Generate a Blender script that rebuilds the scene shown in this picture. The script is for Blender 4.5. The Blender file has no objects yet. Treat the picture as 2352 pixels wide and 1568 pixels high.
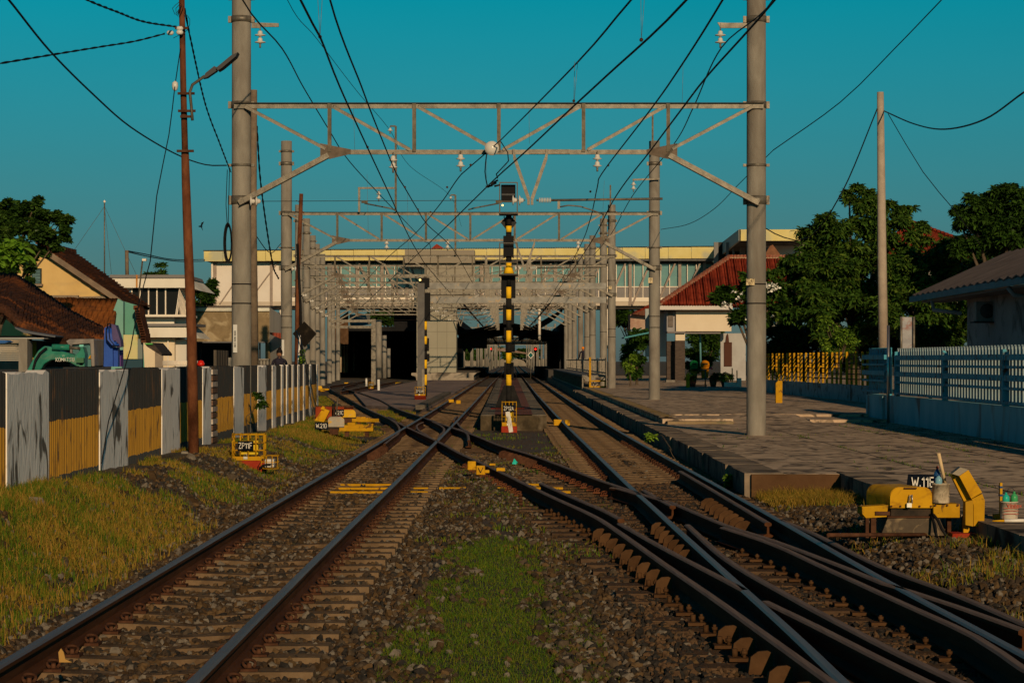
import bpy, bmesh, math, random
import numpy as np
from mathutils import Vector, Matrix, Quaternion
random.seed(7); RS = np.random.RandomState(11)
sc = bpy.context.scene
COL = sc.collection
R = math.radians
F = 5227.0; HX = 1176.0; HY = 827.0; CZ = 1.6     # focal length, horizon and eye height measured off the track gauge
def G(x, y, z=0.0):
    Y = F*(CZ-z)/(y-HY); return Vector(((x-HX)*Y/F, Y, z))
def PD(x, y, Y): return Vector(((x-HX)*Y/F, Y, CZ+(HY-y)*Y/F))
def XA(x, Y): return (x-HX)*Y/F
def ZA(y, Y): return CZ+(HY-y)*Y/F

# ------------------------------------------------------------------ materials
MATS = {}
def nd(nt, t, **k):
    n = nt.nodes.new(t)
    for a, b in k.items(): setattr(n, a, b)
    return n
def M(name, c=None, c2=None, scale=6.0, rough=.8, metal=0.0, bump=0.0, bscale=None, stretch=(1,1,1), lo=.35, hi=.65, emit=None, estr=0, alpha=None, c3=None, s3=1.2, l3=.52, h3=.66, spec=None, detail=6, trans=0):
    if name in MATS: return MATS[name]
    assert c is not None, name
    m = bpy.data.materials.new(name); MATS[name] = m; m.use_nodes = True
    nt = m.node_tree; b = nt.nodes['Principled BSDF']; L = nt.links
    b.inputs['Roughness'].default_value = rough; b.inputs['Metallic'].default_value = metal
    b.inputs['Specular IOR Level'].default_value = spec if spec is not None else (.5 if metal>.3 else .05 if rough>=.45 else .25)
    if trans: b.inputs['Transmission Weight'].default_value = trans
    b.inputs['Base Color'].default_value = (*c, 1)
    if c2 or bump:
        tc = nd(nt, 'ShaderNodeTexCoord'); mp = nd(nt, 'ShaderNodeMapping'); mp.inputs['Scale'].default_value = stretch
        L.new(tc.outputs['Object'], mp.inputs['Vector'])
    if c2:
        n = nd(nt, 'ShaderNodeTexNoise'); n.inputs['Scale'].default_value = scale; n.inputs['Detail'].default_value = detail; n.inputs['Roughness'].default_value = .62
        L.new(mp.outputs[0], n.inputs['Vector'])
        r = nd(nt, 'ShaderNodeValToRGB'); r.color_ramp.elements[0].position = lo; r.color_ramp.elements[1].position = hi
        r.color_ramp.elements[0].color = (*c, 1); r.color_ramp.elements[1].color = (*c2, 1)
        L.new(n.outputs['Fac'], r.inputs['Fac']); out = r.outputs['Color']
        if c3:
            n3 = nd(nt, 'ShaderNodeTexNoise'); n3.inputs['Scale'].default_value = s3; n3.inputs['Detail'].default_value = 7; n3.inputs['Distortion'].default_value = 1.2
            L.new(mp.outputs[0], n3.inputs['Vector'])
            r3 = nd(nt, 'ShaderNodeValToRGB'); r3.color_ramp.elements[0].position = l3; r3.color_ramp.elements[1].position = h3
            L.new(n3.outputs['Fac'], r3.inputs['Fac'])
            mx = nd(nt, 'ShaderNodeMixRGB'); L.new(r3.outputs['Color'], mx.inputs['Fac']); L.new(out, mx.inputs[1]); mx.inputs[2].default_value = (*c3, 1); out = mx.outputs[0]
        L.new(out, b.inputs['Base Color'])
    if bump:
        nb = nd(nt, 'ShaderNodeTexNoise'); nb.inputs['Scale'].default_value = bscale or scale*4; nb.inputs['Detail'].default_value = 5
        L.new(mp.outputs[0], nb.inputs['Vector']); bp = nd(nt, 'ShaderNodeBump'); bp.inputs['Strength'].default_value = bump; bp.inputs['Distance'].default_value = .03
        L.new(nb.outputs['Fac'], bp.inputs['Height']); L.new(bp.outputs[0], b.inputs['Normal'])
    if emit:
        b.inputs['Emission Color'].default_value = (*emit, 1); b.inputs['Emission Strength'].default_value = estr
    return m
concrete = M('concrete_pole', (.20,.183,.157), (.29,.268,.232), 3, .85, bump=.25, bscale=30, stretch=(1,1,.35), c3=(.15,.13,.11), s3=1.6, l3=.5, h3=.75)
galv = M('galvanised_steel', (.095,.084,.068), (.205,.182,.145), 7, .5, .35, bump=.1, bscale=40)
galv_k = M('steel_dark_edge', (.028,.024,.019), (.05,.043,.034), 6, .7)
galv_d = M('galvanised_steel_weathered', (.075,.065,.05), (.15,.13,.10), 6, .55, .3, bump=.1)
porcelain = M('porcelain', (.62,.60,.56), rough=.2)
copper = M('copper_clamp', (.35,.12,.05), rough=.45, metal=.7)
wire_m = M('black_cable', (.012,.012,.014), rough=.5)
wire_r = M('copper_wire_dark', (.05,.035,.025), rough=.5, metal=.3)
rust = M('rusty_steel', (.10,.035,.018), (.22,.085,.04), 5, .85, .2, bump=.5, stretch=(1,1,.5), c3=(.045,.02,.015), s3=1.1)
rust_d = M('dark_rust', (.045,.02,.012), (.11,.05,.028), 7, .85, bump=.4)
railside = M('rail_rust', (.055,.021,.009), (.10,.042,.018), 4, .75, .1, bump=.2, stretch=(2,.3,2))
railtop = M('rail_polished', (.13,.072,.042), (.20,.12,.075), 3, .40, .3, stretch=(8,.15,1))
railtop2 = M('rail_dull_top', (.155,.10,.072), (.225,.155,.115), 5, .6, .1, stretch=(6,.2,1))
sleeper_m = M('sleeper_concrete', (.11,.072,.042), (.20,.135,.078), 5, .9, bump=.5, bscale=25, c3=(.06,.038,.022), s3=2.5)
sleeper_w = M('sleeper_timber', (.06,.038,.024), (.12,.075,.045), 6, .9, bump=.7, stretch=(.4,4,1))
yel = M('yellow_paint', (.52,.27,.008), (.63,.34,.012), 3, .6, bump=.15, c3=(.34,.16,.01), s3=5, detail=9)
yel_o = M('yellow_paint_worn', (.42,.22,.008), (.54,.29,.012), 5, .7, bump=.2, c3=(.12,.06,.02), s3=7, l3=.58, h3=.66, detail=9)
blk = M('black_paint', (.008,.008,.009), (.02,.019,.018), 6, .75, spec=.1)
blk_m = M('black_metal', (.008,.008,.009), rough=.7, spec=.12)
redp = M('red_paint', (.26,.025,.012), (.34,.045,.02), 5, .75, bump=.2)
whitep = M('white_paint', (.72,.68,.62), (.80,.76,.70), 2, .6)
white_peel = M('white_paint_peeling', (.58,.57,.55), (.70,.68,.64), 3, .75, bump=.3, stretch=(1,1,.4), c3=(.20,.15,.10), s3=3)
letter = M('white_lettering', (.75,.72,.66), rough=.6)
letter_k = M('black_lettering', (.015,.015,.02), rough=.6)
glass_d = M('dark_glass', (.006,.007,.008), rough=.3, spec=.15)
leaf1 = M('leaf_green', (.022,.060,.009), (.05,.105,.014), 2.2, .5)
leaf2 = M('leaf_dark', (.014,.038,.007), (.032,.068,.011), 2.0, .45)
leaf3 = M('leaf_yellowgreen', (.10,.20,.02), (.18,.28,.03), 3, .5)
bark = M('bark', (.07,.05,.035), (.13,.10,.07), 5, .9, bump=.5)

# ------------------------------------------------------------------ mesh builder
class MB:
    def __init__(s): s.v = []; s.f = []; s.mi = []; s.sm = []
    def add(s, vs, fs, mi=0, smooth=False):
        o = len(s.v); s.v += [tuple(v) for v in vs]
        for f in fs: s.f.append(tuple(i+o for i in f)); s.mi.append(mi); s.sm.append(smooth)
        return s
    def box(s, c, d, rz=0, mi=0, rx=0, ry=0):
        m = Matrix.Rotation(rz,3,'Z') @ Matrix.Rotation(ry,3,'Y') @ Matrix.Rotation(rx,3,'X'); c = Vector(c)
        vs = [c + m @ Vector((x*d[0]/2, y*d[1]/2, z*d[2]/2)) for x in (-1,1) for y in (-1,1) for z in (-1,1)]
        return s.add(vs, [(0,1,3,2),(4,6,7,5),(0,4,5,1),(2,3,7,6),(0,2,6,4),(1,5,7,3)], mi)
    def bb(s, x0,x1,y0,y1,z0,z1, mi=0): return s.box(((x0+x1)/2,(y0+y1)/2,(z0+z1)/2),(x1-x0,y1-y0,z1-z0),mi=mi)
    def bar(s, p, q, w, h, mi=0, up=(0,0,1)):
        p = Vector(p); q = Vector(q); d = (q-p).normalized(); u = Vector(up)
        if abs(d.dot(u)) > .98: u = Vector((0,1,0))
        a = d.cross(u).normalized(); b = a.cross(d).normalized()
        vs = [e + a*sx*w/2 + b*sz*h/2 for e in (p,q) for sx in (-1,1) for sz in (-1,1)]
        return s.add(vs, [(0,2,3,1),(4,5,7,6),(0,1,5,4),(2,6,7,3),(0,4,6,2),(1,3,7,5)], mi)
    def tube(s, pts, r, n=8, mi=0, cap=True, smooth=True):
        pts = [Vector(p) for p in pts]; rs = r if isinstance(r,(list,tuple)) else [r]*len(pts)
        vs = []; u = None
        for i, p in enumerate(pts):
            d = (pts[min(i+1,len(pts)-1)] - pts[max(i-1,0)])
            d = d.normalized() if d.length > 1e-9 else Vector((0,0,1))
            if u is None: u = d.orthogonal().normalized()
            u = (u - d*u.dot(d)); u = u.normalized() if u.length > 1e-6 else d.orthogonal().normalized()
            w = d.cross(u)
            for k in range(n):
                a = 2*math.pi*k/n; vs.append(p + (u*math.cos(a) + w*math.sin(a))*rs[i])
        fs = [(i*n+k, i*n+(k+1)%n, (i+1)*n+(k+1)%n, (i+1)*n+k) for i in range(len(pts)-1) for k in range(n)]
        s.add(vs, fs, mi, smooth)
        if cap:
            o = len(s.v)-len(vs); s.f.append(tuple(o+k for k in reversed(range(n)))); s.mi.append(mi); s.sm.append(False)
            o2 = o+(len(pts)-1)*n; s.f.append(tuple(o2+k for k in range(n))); s.mi.append(mi); s.sm.append(False)
        return s
    def cyl(s, p, q, r0, r1=None, n=12, mi=0): return s.tube([p,q],[r0, r0 if r1 is None else r1],n,mi)
    def lathe(s, c, prof, n=14, axis='Z', mi=0):
        c = Vector(c); A = {'Z':(Vector((1,0,0)),Vector((0,1,0)),Vector((0,0,1))),'X':(Vector((0,1,0)),Vector((0,0,1)),Vector((1,0,0))),'Y':(Vector((1,0,0)),Vector((0,0,1)),Vector((0,1,0)))}[axis] if isinstance(axis,str) else axis
        vs = [c + A[2]*h + (A[0]*math.cos(2*math.pi*k/n)+A[1]*math.sin(2*math.pi*k/n))*r for r,h in prof for k in range(n)]
        fs = [(i*n+k, i*n+(k+1)%n, (i+1)*n+(k+1)%n, (i+1)*n+k) for i in range(len(prof)-1) for k in range(n)]
        fs += [tuple(reversed(range(n))), tuple((len(prof)-1)*n+k for k in range(n))]
        return s.add(vs, fs, mi, True)
    def prism(s, pts, off, mi=0):
        n = len(pts); off = Vector(off); vs = [Vector(p) for p in pts] + [Vector(p)+off for p in pts]
        return s.add(vs, [tuple(range(n)), tuple(reversed(range(n,2*n)))] + [(i,i+n,(i+1)%n+n,(i+1)%n) for i in range(n)], mi)
    def poly(s, dpts, Y, t, mi=0):     # outline given as directions, standing at distance Y, real thickness t
        return s.prism([PD(x,y,Y) for x,y in dpts], (0,t,0), mi)
    def build(s, name, mats, parent=None, origin=None, fix=False):
        if not isinstance(mats,(list,tuple)): mats = [mats]
        me = bpy.data.meshes.new(name)
        if parent is not None:
            o = Vector((0,0,0)); q = parent
            while q is not None: o += q.location; q = q.parent
        else: o = Vector(origin) if origin is not None else Vector(s.v[0]) if s.v else Vector()
        me.from_pydata([(a-o.x,b-o.y,c-o.z) for a,b,c in s.v], [], s.f)
        me.polygons.foreach_set('material_index', s.mi); me.polygons.foreach_set('use_smooth', s.sm)
        for m in mats: me.materials.append(m)
        bm = bmesh.new(); bm.from_mesh(me); bmesh.ops.recalc_face_normals(bm, faces=bm.faces); bm.to_mesh(me); bm.free()
        ob = bpy.data.objects.new(name, me); COL.objects.link(ob)
        if parent is not None: ob.parent = parent
        else: ob.location = o
        return ob
def tag(o, label=None, cat=None, group=None, kind=None):
    if label: o['label'] = label
    if cat: o['category'] = cat
    if group: o['group'] = group
    if kind: o['kind'] = kind
    return o
def thing(name, loc, label, cat, group=None):
    o = bpy.data.objects.new(name, None); COL.objects.link(o); o.location = loc; o.empty_display_size = .2
    return tag(o, label, cat, group)
def one(mb, name, mats, label, cat, group=None, origin=None): return tag(mb.build(name, mats, origin=origin), label, cat, group)
def struct(mb, name, mats): return tag(mb.build(name, mats, origin=(0,0,0)), kind='structure')
def bevel(o, w=.01, seg=2):
    m = o.modifiers.new('bevel','BEVEL'); m.width = w; m.segments = seg; m.limit_method = 'ANGLE'; return o
def copy_thing(root, loc, label=None, group=None):
    r = root.copy(); COL.objects.link(r); r.location = loc
    if label: r['label'] = label
    if group: r['group'] = group
    for ch in list(root.children):
        c = ch.copy(); COL.objects.link(c); c.parent = r
        for g in list(ch.children):
            d = g.copy(); COL.objects.link(d); d.parent = c
    return r
def text(s, parent, name, size, loc, mat, rot=(math.pi/2,0,0), sx=1.0, ext=.002, align='CENTER', bold=.0):
    cu = bpy.data.curves.new(name,'FONT'); cu.body = s; cu.size = size; cu.extrude = ext; cu.align_x = align; cu.align_y = 'CENTER'; cu.offset = bold
    tmp = bpy.data.objects.new(name, cu); COL.objects.link(tmp); bpy.context.view_layer.update()
    me = bpy.data.meshes.new_from_object(tmp.evaluated_get(bpy.context.evaluated_depsgraph_get())); me.materials.clear(); me.materials.append(mat)
    COL.objects.unlink(tmp); bpy.data.objects.remove(tmp); o = bpy.data.objects.new(name, me); COL.objects.link(o)
    if parent is not None:
        q = parent; off = Vector((0,0,0))
        while q is not None: off += q.location; q = q.parent
        o.parent = parent; o.location = Vector(loc)-off
    else: o.location = loc
    o.rotation_euler = rot; o.scale = (sx,1,1); return o
GL = {'W':[[(0,1),(.22,0),(.45,.8),(.68,0),(.9,1)]],'.':[[(.08,.02),(.08,.14)]],'1':[[(.08,.78),(.32,.98),(.32,0)]],'E':[[(.62,1),(.06,1),(.06,0),(.64,0)],[(.06,.52),(.55,.52)]],'F':[[(.62,1),(.06,1),(.06,0)],[(.06,.52),(.52,.52)]],
 'Z':[[(.04,1),(.64,1),(.04,0),(.66,0)]],'P':[[(.06,0),(.06,1),(.45,1),(.62,.88),(.62,.62),(.45,.48),(.06,.48)]],'2':[[(.04,.8),(.16,.97),(.42,1),(.6,.84),(.56,.62),(.05,0),(.64,0)]],'A':[[(0,0),(.34,1),(.68,0)],[(.14,.3),(.54,.3)]],
 'D':[[(.06,0),(.06,1),(.4,1),(.62,.8),(.64,.25),(.44,0),(.06,0)]],'C':[[(.62,.8),(.46,1),(.2,1),(.04,.78),(.04,.22),(.2,0),(.46,0),(.62,.2)]],'4':[[(.5,0),(.5,1),(.02,.3),(.66,.3)]],'7':[[(.03,1),(.62,1),(.25,0)]],'0':[[(.2,0),(.05,.2),(.05,.8),(.2,1),(.45,1),(.6,.8),(.6,.2),(.45,0),(.2,0)]],
 'K':[[(.06,0),(.06,1)],[(.6,1),(.08,.45),(.64,0)]],'O':[[(.2,0),(.04,.2),(.04,.8),(.2,1),(.5,1),(.66,.8),(.66,.2),(.5,0),(.2,0)]],'M':[[(.04,0),(.06,1),(.4,.3),(.74,1),(.76,0)]],'T':[[(0,1),(.66,1)],[(.33,1),(.33,0)]],'S':[[(.58,.86),(.42,1),(.16,1),(.04,.8),(.16,.58),(.46,.46),(.58,.22),(.44,0),(.16,0),(.02,.14)]],
 'G':[[(.62,.8),(.46,1),(.2,1),(.04,.78),(.04,.22),(.2,0),(.46,0),(.62,.2),(.62,.45),(.38,.45)]],'U':[[(.05,1),(.05,.2),(.2,0),(.46,0),(.6,.2),(.6,1)]],'J':[[(.45,1),(.45,.15),(.3,0),(.12,0),(.02,.15)]],'-':[[(.05,.48),(.38,.48)]],'5':[[(.58,1),(.1,1),(.07,.56),(.4,.6),(.6,.42),(.58,.15),(.42,0),(.04,.05)]],'3':[[(.04,.9),(.4,1),(.58,.8),(.3,.53),(.6,.3),(.4,0),(.03,.1)]],' ':[]}
GW = {'W':1.08,'.':.30,'1':.56,'M':.90,'-':.5,' ':.4}
def signtext(s, parent, size, c, mat, sx=.8, wt=.14, name='lettering'):
    mb = MB(); c = Vector(c); W_ = sum(GW.get(k,.86) for k in s)-.1; x = -W_/2
    for k in s:
        for st in GL.get(k,[]):
            for p,q in zip(st[:-1],st[1:]):
                a = Vector((c.x+(x+p[0])*size*sx,c.y,c.z+(p[1]-.5)*size)); b = Vector((c.x+(x+q[0])*size*sx,c.y,c.z+(q[1]-.5)*size)); d = (b-a)
                if d.length<1e-6: continue
                d.normalize(); e = wt*size*.28; mb.bar(a-d*e,b+d*e,.004,wt*size,up=(0,0,1)) if abs(d.z)<.9 else mb.add([a-d*e+Vector((sgx*wt*size*sx*.5,yy,0)) if ee==0 else b+d*e+Vector((sgx*wt*size*sx*.5,yy,0)) for ee in (0,1) for sgx in (-1,1) for yy in (-.002,.002)],[(0,1,3,2),(4,6,7,5),(0,4,5,1),(2,3,7,6),(0,2,6,4),(1,5,7,3)])
        x += GW.get(k,.86)
    return mb.build(name,mat,parent)
def crom(pts, step):
    P = [Vector(p) for p in pts]; P = [P[0]*2-P[1]] + P + [P[-1]*2-P[-2]]; out = []
    for i in range(1,len(P)-2):
        a,b,c,d = P[i-1],P[i],P[i+1],P[i+2]; n = max(1,int((c-b).length/step))
        for k in range(n):
            t = k/n; out.append(.5*((2*b)+(c-a)*t+(2*a-5*b+4*c-d)*t*t+(3*b-a-3*c+d)*t**3))
    out.append(P[-2]); return out
def sag(p, q, s, n=14):
    p = Vector(p); q = Vector(q)
    return [p.lerp(q,i/n) - Vector((0,0,s*4*(i/n)*(1-i/n))) for i in range(n+1)]
def twist(pts, rad, r, pitch, mb, n=5, mi=0, strands=2):
    pts = crom(pts, .12)
    for sidx in range(strands):
        o = []; L = 0
        for i,p in enumerate(pts):
            if i: L += (p-pts[i-1]).length
            d = (pts[min(i+1,len(pts)-1)]-pts[max(i-1,0)]).normalized(); u = d.cross(Vector((0,0,1))); u = u.normalized() if u.length>.1 else Vector((1,0,0)); w = u.cross(d)
            a = 2*math.pi*(L/pitch + sidx/strands); o.append(p+(u*math.cos(a)+w*math.sin(a))*rad)
        mb.tube(o, r, n, mi)
    return mb

# ------------------------------------------------------------------ camera, sun, sky
cam = bpy.data.cameras.new('camera'); co = bpy.data.objects.new('camera', cam); COL.objects.link(co); sc.camera = co
co.location = (0,0,CZ); co.rotation_euler = (math.pi/2,0,0)
cam.sensor_width = 36; cam.lens = 36*F/2352; cam.shift_y = (HY-784)/2352; cam.clip_end = 6000; cam.clip_start = .1
EL, AZ = 17.0, 11.3
ts = Vector((math.sin(R(AZ))*math.cos(R(EL)), -math.cos(R(AZ))*math.cos(R(EL)), math.sin(R(EL))))
sl = bpy.data.lights.new('sun','SUN'); so = bpy.data.objects.new('sun', sl); COL.objects.link(so)
so.rotation_euler = (-ts).to_track_quat('-Z','Y').to_euler(); sl.energy = 3.15; sl.angle = R(.55); sl.color = (1,.70,.40)
w = bpy.data.worlds.new('World'); sc.world = w; w.use_nodes = True; nt = w.node_tree; bg = nt.nodes['Background']
sky = nd(nt,'ShaderNodeTexSky'); sky.sky_type = 'NISHITA'; sky.sun_disc = False; sky.sun_elevation = R(EL); sky.sun_rotation = R(180-AZ)
sky.air_density = 1.0; sky.dust_density = .6; sky.ozone_density = 2.0
tc = nd(nt,'ShaderNodeTexCoord'); sx = nd(nt,'ShaderNodeSeparateXYZ'); nt.links.new(tc.outputs['Generated'], sx.inputs[0])
rp = nd(nt,'ShaderNodeValToRGB'); nt.links.new(sx.outputs['Z'], rp.inputs['Fac'])
SKYT = [(0.0,(.21,.32,.45)),(.05,(.14,.37,.48)),(.165,(.0,.70,.70)),(.35,(.01,.28,.38)),(1.0,(.01,.11,.20))]
el = rp.color_ramp.elements; el[0].position = SKYT[0][0]; el[0].color = (*SKYT[0][1],1); el[1].position = SKYT[-1][0]; el[1].color = (*SKYT[-1][1],1)
for p_,c_ in SKYT[1:-1]:
    e = el.new(p_); e.color = (*c_,1)
mxs = nd(nt,'ShaderNodeMixRGB'); mxs.blend_type = 'MULTIPLY'; mxs.inputs['Fac'].default_value = 1
nt.links.new(sky.outputs[0], mxs.inputs[1]); nt.links.new(rp.outputs[0], mxs.inputs[2]); 
sn = nd(nt,'ShaderNodeTexNoise'); sn.inputs['Scale'].default_value = 3.5; sn.inputs['Detail'].default_value = 8; sm_ = nd(nt,'ShaderNodeMapping'); sm_.inputs['Scale'].default_value = (1,1,4); nt.links.new(tc.outputs['Generated'],sm_.inputs[0]); nt.links.new(sm_.outputs[0],sn.inputs['Vector'])
sr = nd(nt,'ShaderNodeMapRange'); sr.inputs[3].default_value = .90; sr.inputs[4].default_value = 1.10; nt.links.new(sn.outputs['Fac'],sr.inputs[0])
mx2 = nd(nt,'ShaderNodeMixRGB'); mx2.blend_type = 'MULTIPLY'; mx2.inputs['Fac'].default_value = 1; nt.links.new(mxs.outputs[0],mx2.inputs[1]); nt.links.new(sr.outputs[0],mx2.inputs[2]); nt.links.new(mx2.outputs[0], bg.inputs[0])
bg.inputs['Strength'].default_value = .07
sc.view_settings.view_transform = 'Standard'; sc.view_settings.look = 'None'; sc.view_settings.exposure = 0; sc.view_settings.gamma = 1
try:
    sc.cycles.use_denoising = True; sc.cycles.max_bounces = 5; sc.cycles.transparent_max_bounces = 8; sc.cycles.caustics_reflective = False; sc.cycles.caustics_refractive = False
except Exception: pass
# ------------------------------------------------------------------ ground
def sm(a,b,x):
    t = np.clip((x-a)/(b-a),0,1); return t*t*(3-2*t)
def vnoise(x, y, s, seed):
    rs = np.random.RandomState(seed); g = rs.rand(64,64); x = np.asarray(x,float)/s; y = np.asarray(y,float)/s
    xi = np.floor(x).astype(int); yi = np.floor(y).astype(int); fx = x-xi; fy = y-yi; fx = fx*fx*(3-2*fx); fy = fy*fy*(3-2*fy)
    a = g[xi%64,yi%64]; b = g[(xi+1)%64,yi%64]; c = g[xi%64,(yi+1)%64]; d = g[(xi+1)%64,(yi+1)%64]
    return (a*(1-fx)+b*fx)*(1-fy)+(c*(1-fx)+d*fx)*fy
def gz(x, y):
    x = np.asarray(x,float); y = np.asarray(y,float)
    bank = np.interp(y,[10,22,48,80,120],[.36,.30,.13,-.02,-.18])
    xb = np.interp(y,[50,62,74,89,118,160],[-3.2,-4.0,-5.3,-6.9,-9.9,-14]); t_x = np.clip((x-(xb-1.5))/1.5,0,1); z = -.215 + (bank+.215)*(1-t_x*t_x*(3-2*t_x))
    z = z + .035*sm(3.0,4.0,x)*(1-sm(28,32,y)) + .11*sm(3.1,3.6,x)*sm(15,18,y)*(1-sm(24,28,y))*(1-sm(5,6,x))
    amp = np.where((x<-3.2),.026,.018)*(1-sm(60,120,y))
    z = z + amp*(vnoise(x,y,.9,1)-.5)*2 + .5*amp*(vnoise(x,y,.3,2)-.5)*2
    z = z + .075*sm(-3.35,-3.15,x)*(1-sm(-2.86,-2.74,x))*(1-sm(38,50,y))+ .02*sm(-2.7,-2.6,x)*(1-sm(-1.2,-1.1,x))
    mid = np.exp(-((x+.35)/.5)**2)*(1-sm(30,50,y))*.05
    return z+mid
xs = np.concatenate([[-900,-300,-120,-60,-35,-22,-15,-11],np.arange(-9,6,.11),[6.5,7.5,9,11,14,20,30,50,100,300,900]])
ys = np.concatenate([[-300,-60,-20,0,4,7],np.arange(9,40,.14),np.arange(40,75,.3),np.arange(76,130,1.5),[140,160,190,230,300,400,600,900,1500,3000]])
X_,Y_ = np.meshgrid(xs,ys); Z_ = gz(X_,Y_)
vv = np.stack([X_.ravel(),Y_.ravel(),Z_.ravel()],1); nx = len(xs); ny = len(ys)
ii = (np.arange(ny-1)[:,None]*nx+np.arange(nx-1)[None,:]).ravel(); ff = np.stack([ii,ii+1,ii+nx+1,ii+nx],1)
def npmesh(name, verts, faces, mats, midx=None, smooth=False, loc=(0,0,0)):
    me = bpy.data.meshes.new(name); n = len(verts); k = faces.shape[1]; m = len(faces)
    me.vertices.add(n); me.vertices.foreach_set('co', np.ascontiguousarray(verts,dtype=np.float32).ravel())
    me.loops.add(m*k); me.loops.foreach_set('vertex_index', np.ascontiguousarray(faces,dtype=np.int32).ravel())
    me.polygons.add(m); me.polygons.foreach_set('loop_start', np.arange(m,dtype=np.int32)*k)
    for q in (mats if isinstance(mats,(list,tuple)) else [mats]): me.materials.append(q)
    if midx is not None: me.polygons.foreach_set('material_index', np.asarray(midx,dtype=np.int32))
    me.polygons.foreach_set('use_smooth', np.full(m,smooth)); me.update(calc_edges=True); me.validate()
    o = bpy.data.objects.new(name, me); COL.objects.link(o); o.location = loc; return o
def ground_mat():
    m = bpy.data.materials.new('ballast_soil'); m.use_nodes = True; nt = m.node_tree; b = nt.nodes['Principled BSDF']; L = nt.links
    b.inputs['Roughness'].default_value = .95; tc = nd(nt,'ShaderNodeTexCoord')
    def noise(s, d=6, r=.6):
        n = nd(nt,'ShaderNodeTexNoise'); n.inputs['Scale'].default_value = s; n.inputs['Detail'].default_value = d; n.inputs['Roughness'].default_value = r; L.new(tc.outputs['Object'], n.inputs['Vector']); return n.outputs['Fac']
    def ramp(src, a, b_, c0, c1):
        r = nd(nt,'ShaderNodeValToRGB'); r.color_ramp.elements[0].position = a; r.color_ramp.elements[1].position = b_; r.color_ramp.elements[0].color = (*c0,1); r.color_ramp.elements[1].color = (*c1,1); L.new(src, r.inputs['Fac']); return r.outputs['Color']
    def mix(f, a, b_, t='MIX'):
        x = nd(nt,'ShaderNodeMixRGB'); x.blend_type = t
        if isinstance(f,float): x.inputs[0].default_value = f
        else: L.new(f, x.inputs[0])
        L.new(a, x.inputs[1]); L.new(b_, x.inputs[2]); return x.outputs[0]
    v = nd(nt,'ShaderNodeTexVoronoi'); v.inputs['Scale'].default_value = 19; L.new(tc.outputs['Object'], v.inputs['Vector'])
    st = ramp(v.outputs['Color'], .2,.9,(.028,.019,.012),(.09,.064,.042))
    so_ = ramp(noise(2.2), .3,.7,(.04,.023,.012),(.09,.052,.026))
    g_ = ramp(noise(9), .3,.7,(.035,.05,.008),(.10,.085,.02))
    c = mix(ramp(noise(.9), .42,.58,(0,0,0),(1,1,1)), st, so_)
    c = mix(ramp(noise(.55,4), .55,.66,(0,0,0),(.8,.8,.8)), c, g_)
    L.new(c, b.inputs['Base Color'])
    bp = nd(nt,'ShaderNodeBump'); bp.inputs['Strength'].default_value = 1; bp.inputs['Distance'].default_value = .04
    L.new(v.outputs['Distance'], bp.inputs['Height']); L.new(bp.outputs[0], b.inputs['Normal']); return m
gmat = ground_mat()
g = npmesh('ground', vv, ff, gmat, smooth=True); tag(g, kind='structure')

# ------------------------------------------------------------------ ballast stones, grass
t_ = (1+5**.5)/2
ICO = np.array([(-1,t_,0),(1,t_,0),(-1,-t_,0),(1,-t_,0),(0,-1,t_),(0,1,t_),(0,-1,-t_),(0,1,-t_),(t_,0,-1),(t_,0,1),(-t_,0,-1),(-t_,0,1)])/1.9
ICF = np.array([(0,11,5),(0,5,1),(0,1,7),(0,7,10),(0,10,11),(1,5,9),(5,11,4),(11,10,2),(10,7,6),(7,1,8),(3,9,4),(3,4,2),(3,2,6),(3,6,8),(3,8,9),(4,9,5),(2,4,11),(6,2,10),(8,6,7),(9,8,1)])
def stones(name, px, py, pz, s, mats, label):
    n = len(px); q = RS.randn(n,4); q /= np.linalg.norm(q,axis=1)[:,None]; w,x,y,z = q.T
    Rm = np.stack([1-2*(y*y+z*z),2*(x*y-z*w),2*(x*z+y*w),2*(x*y+z*w),1-2*(x*x+z*z),2*(y*z-x*w),2*(x*z-y*w),2*(y*z+x*w),1-2*(x*x+y*y)],1).reshape(n,3,3)
    base = ICO[None]*(1+.32*RS.randn(n,12,3)*.6); base = base*(np.array([1,.8,.65])[None,None])
    v = np.einsum('nij,nkj->nki',Rm,base)*s[:,None,None]; v += np.stack([px,py,pz],1)[:,None,:]
    f = (ICF[None]+(np.arange(n)*12)[:,None,None]).reshape(-1,3)
    o = npmesh(name, v.reshape(-1,3), f, mats, midx=np.repeat(RS.randint(0,len(mats),n),20)); tag(o, label, kind='stuff'); return o
stone_m = [M('ballast_a',(0.056,0.041,0.028),(0.096,0.074,0.052),30,.9), M('ballast_b',(0.033,0.024,0.018),(0.065,0.048,0.034),30,.9), M('ballast_c',(0.081,0.050,0.024),(0.126,0.081,0.041),30,.9),
           M('ballast_f',(0.126,0.107,0.085),(0.178,0.155,0.126),30,.9), M('ballast_d',(0.018,0.017,0.016),(0.037,0.033,0.030),30,.9), M('ballast_e',(0.044,0.028,0.015),(0.074,0.046,0.024),30,.9)]
def sample(n, x0,x1,y0,y1, p=1.6):
    u = RS.rand(n); y = y0*(y1/y0)**(u**(1/1.0)) ; x = x0+(x1-x0)*RS.rand(n); return x,y
grassmask = lambda x,y: vnoise(x,y,1.1,5)*.6+vnoise(x,y,.45,6)*.4
sx_,sy_ = sample(95000,-4.6,4.6,10.4,44)
gm = grassmask(sx_,sy_); bankw = sm(-3.2,-3.9,-(-sx_)) if False else (1-sm(-3.9,-3.2,sx_))
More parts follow.
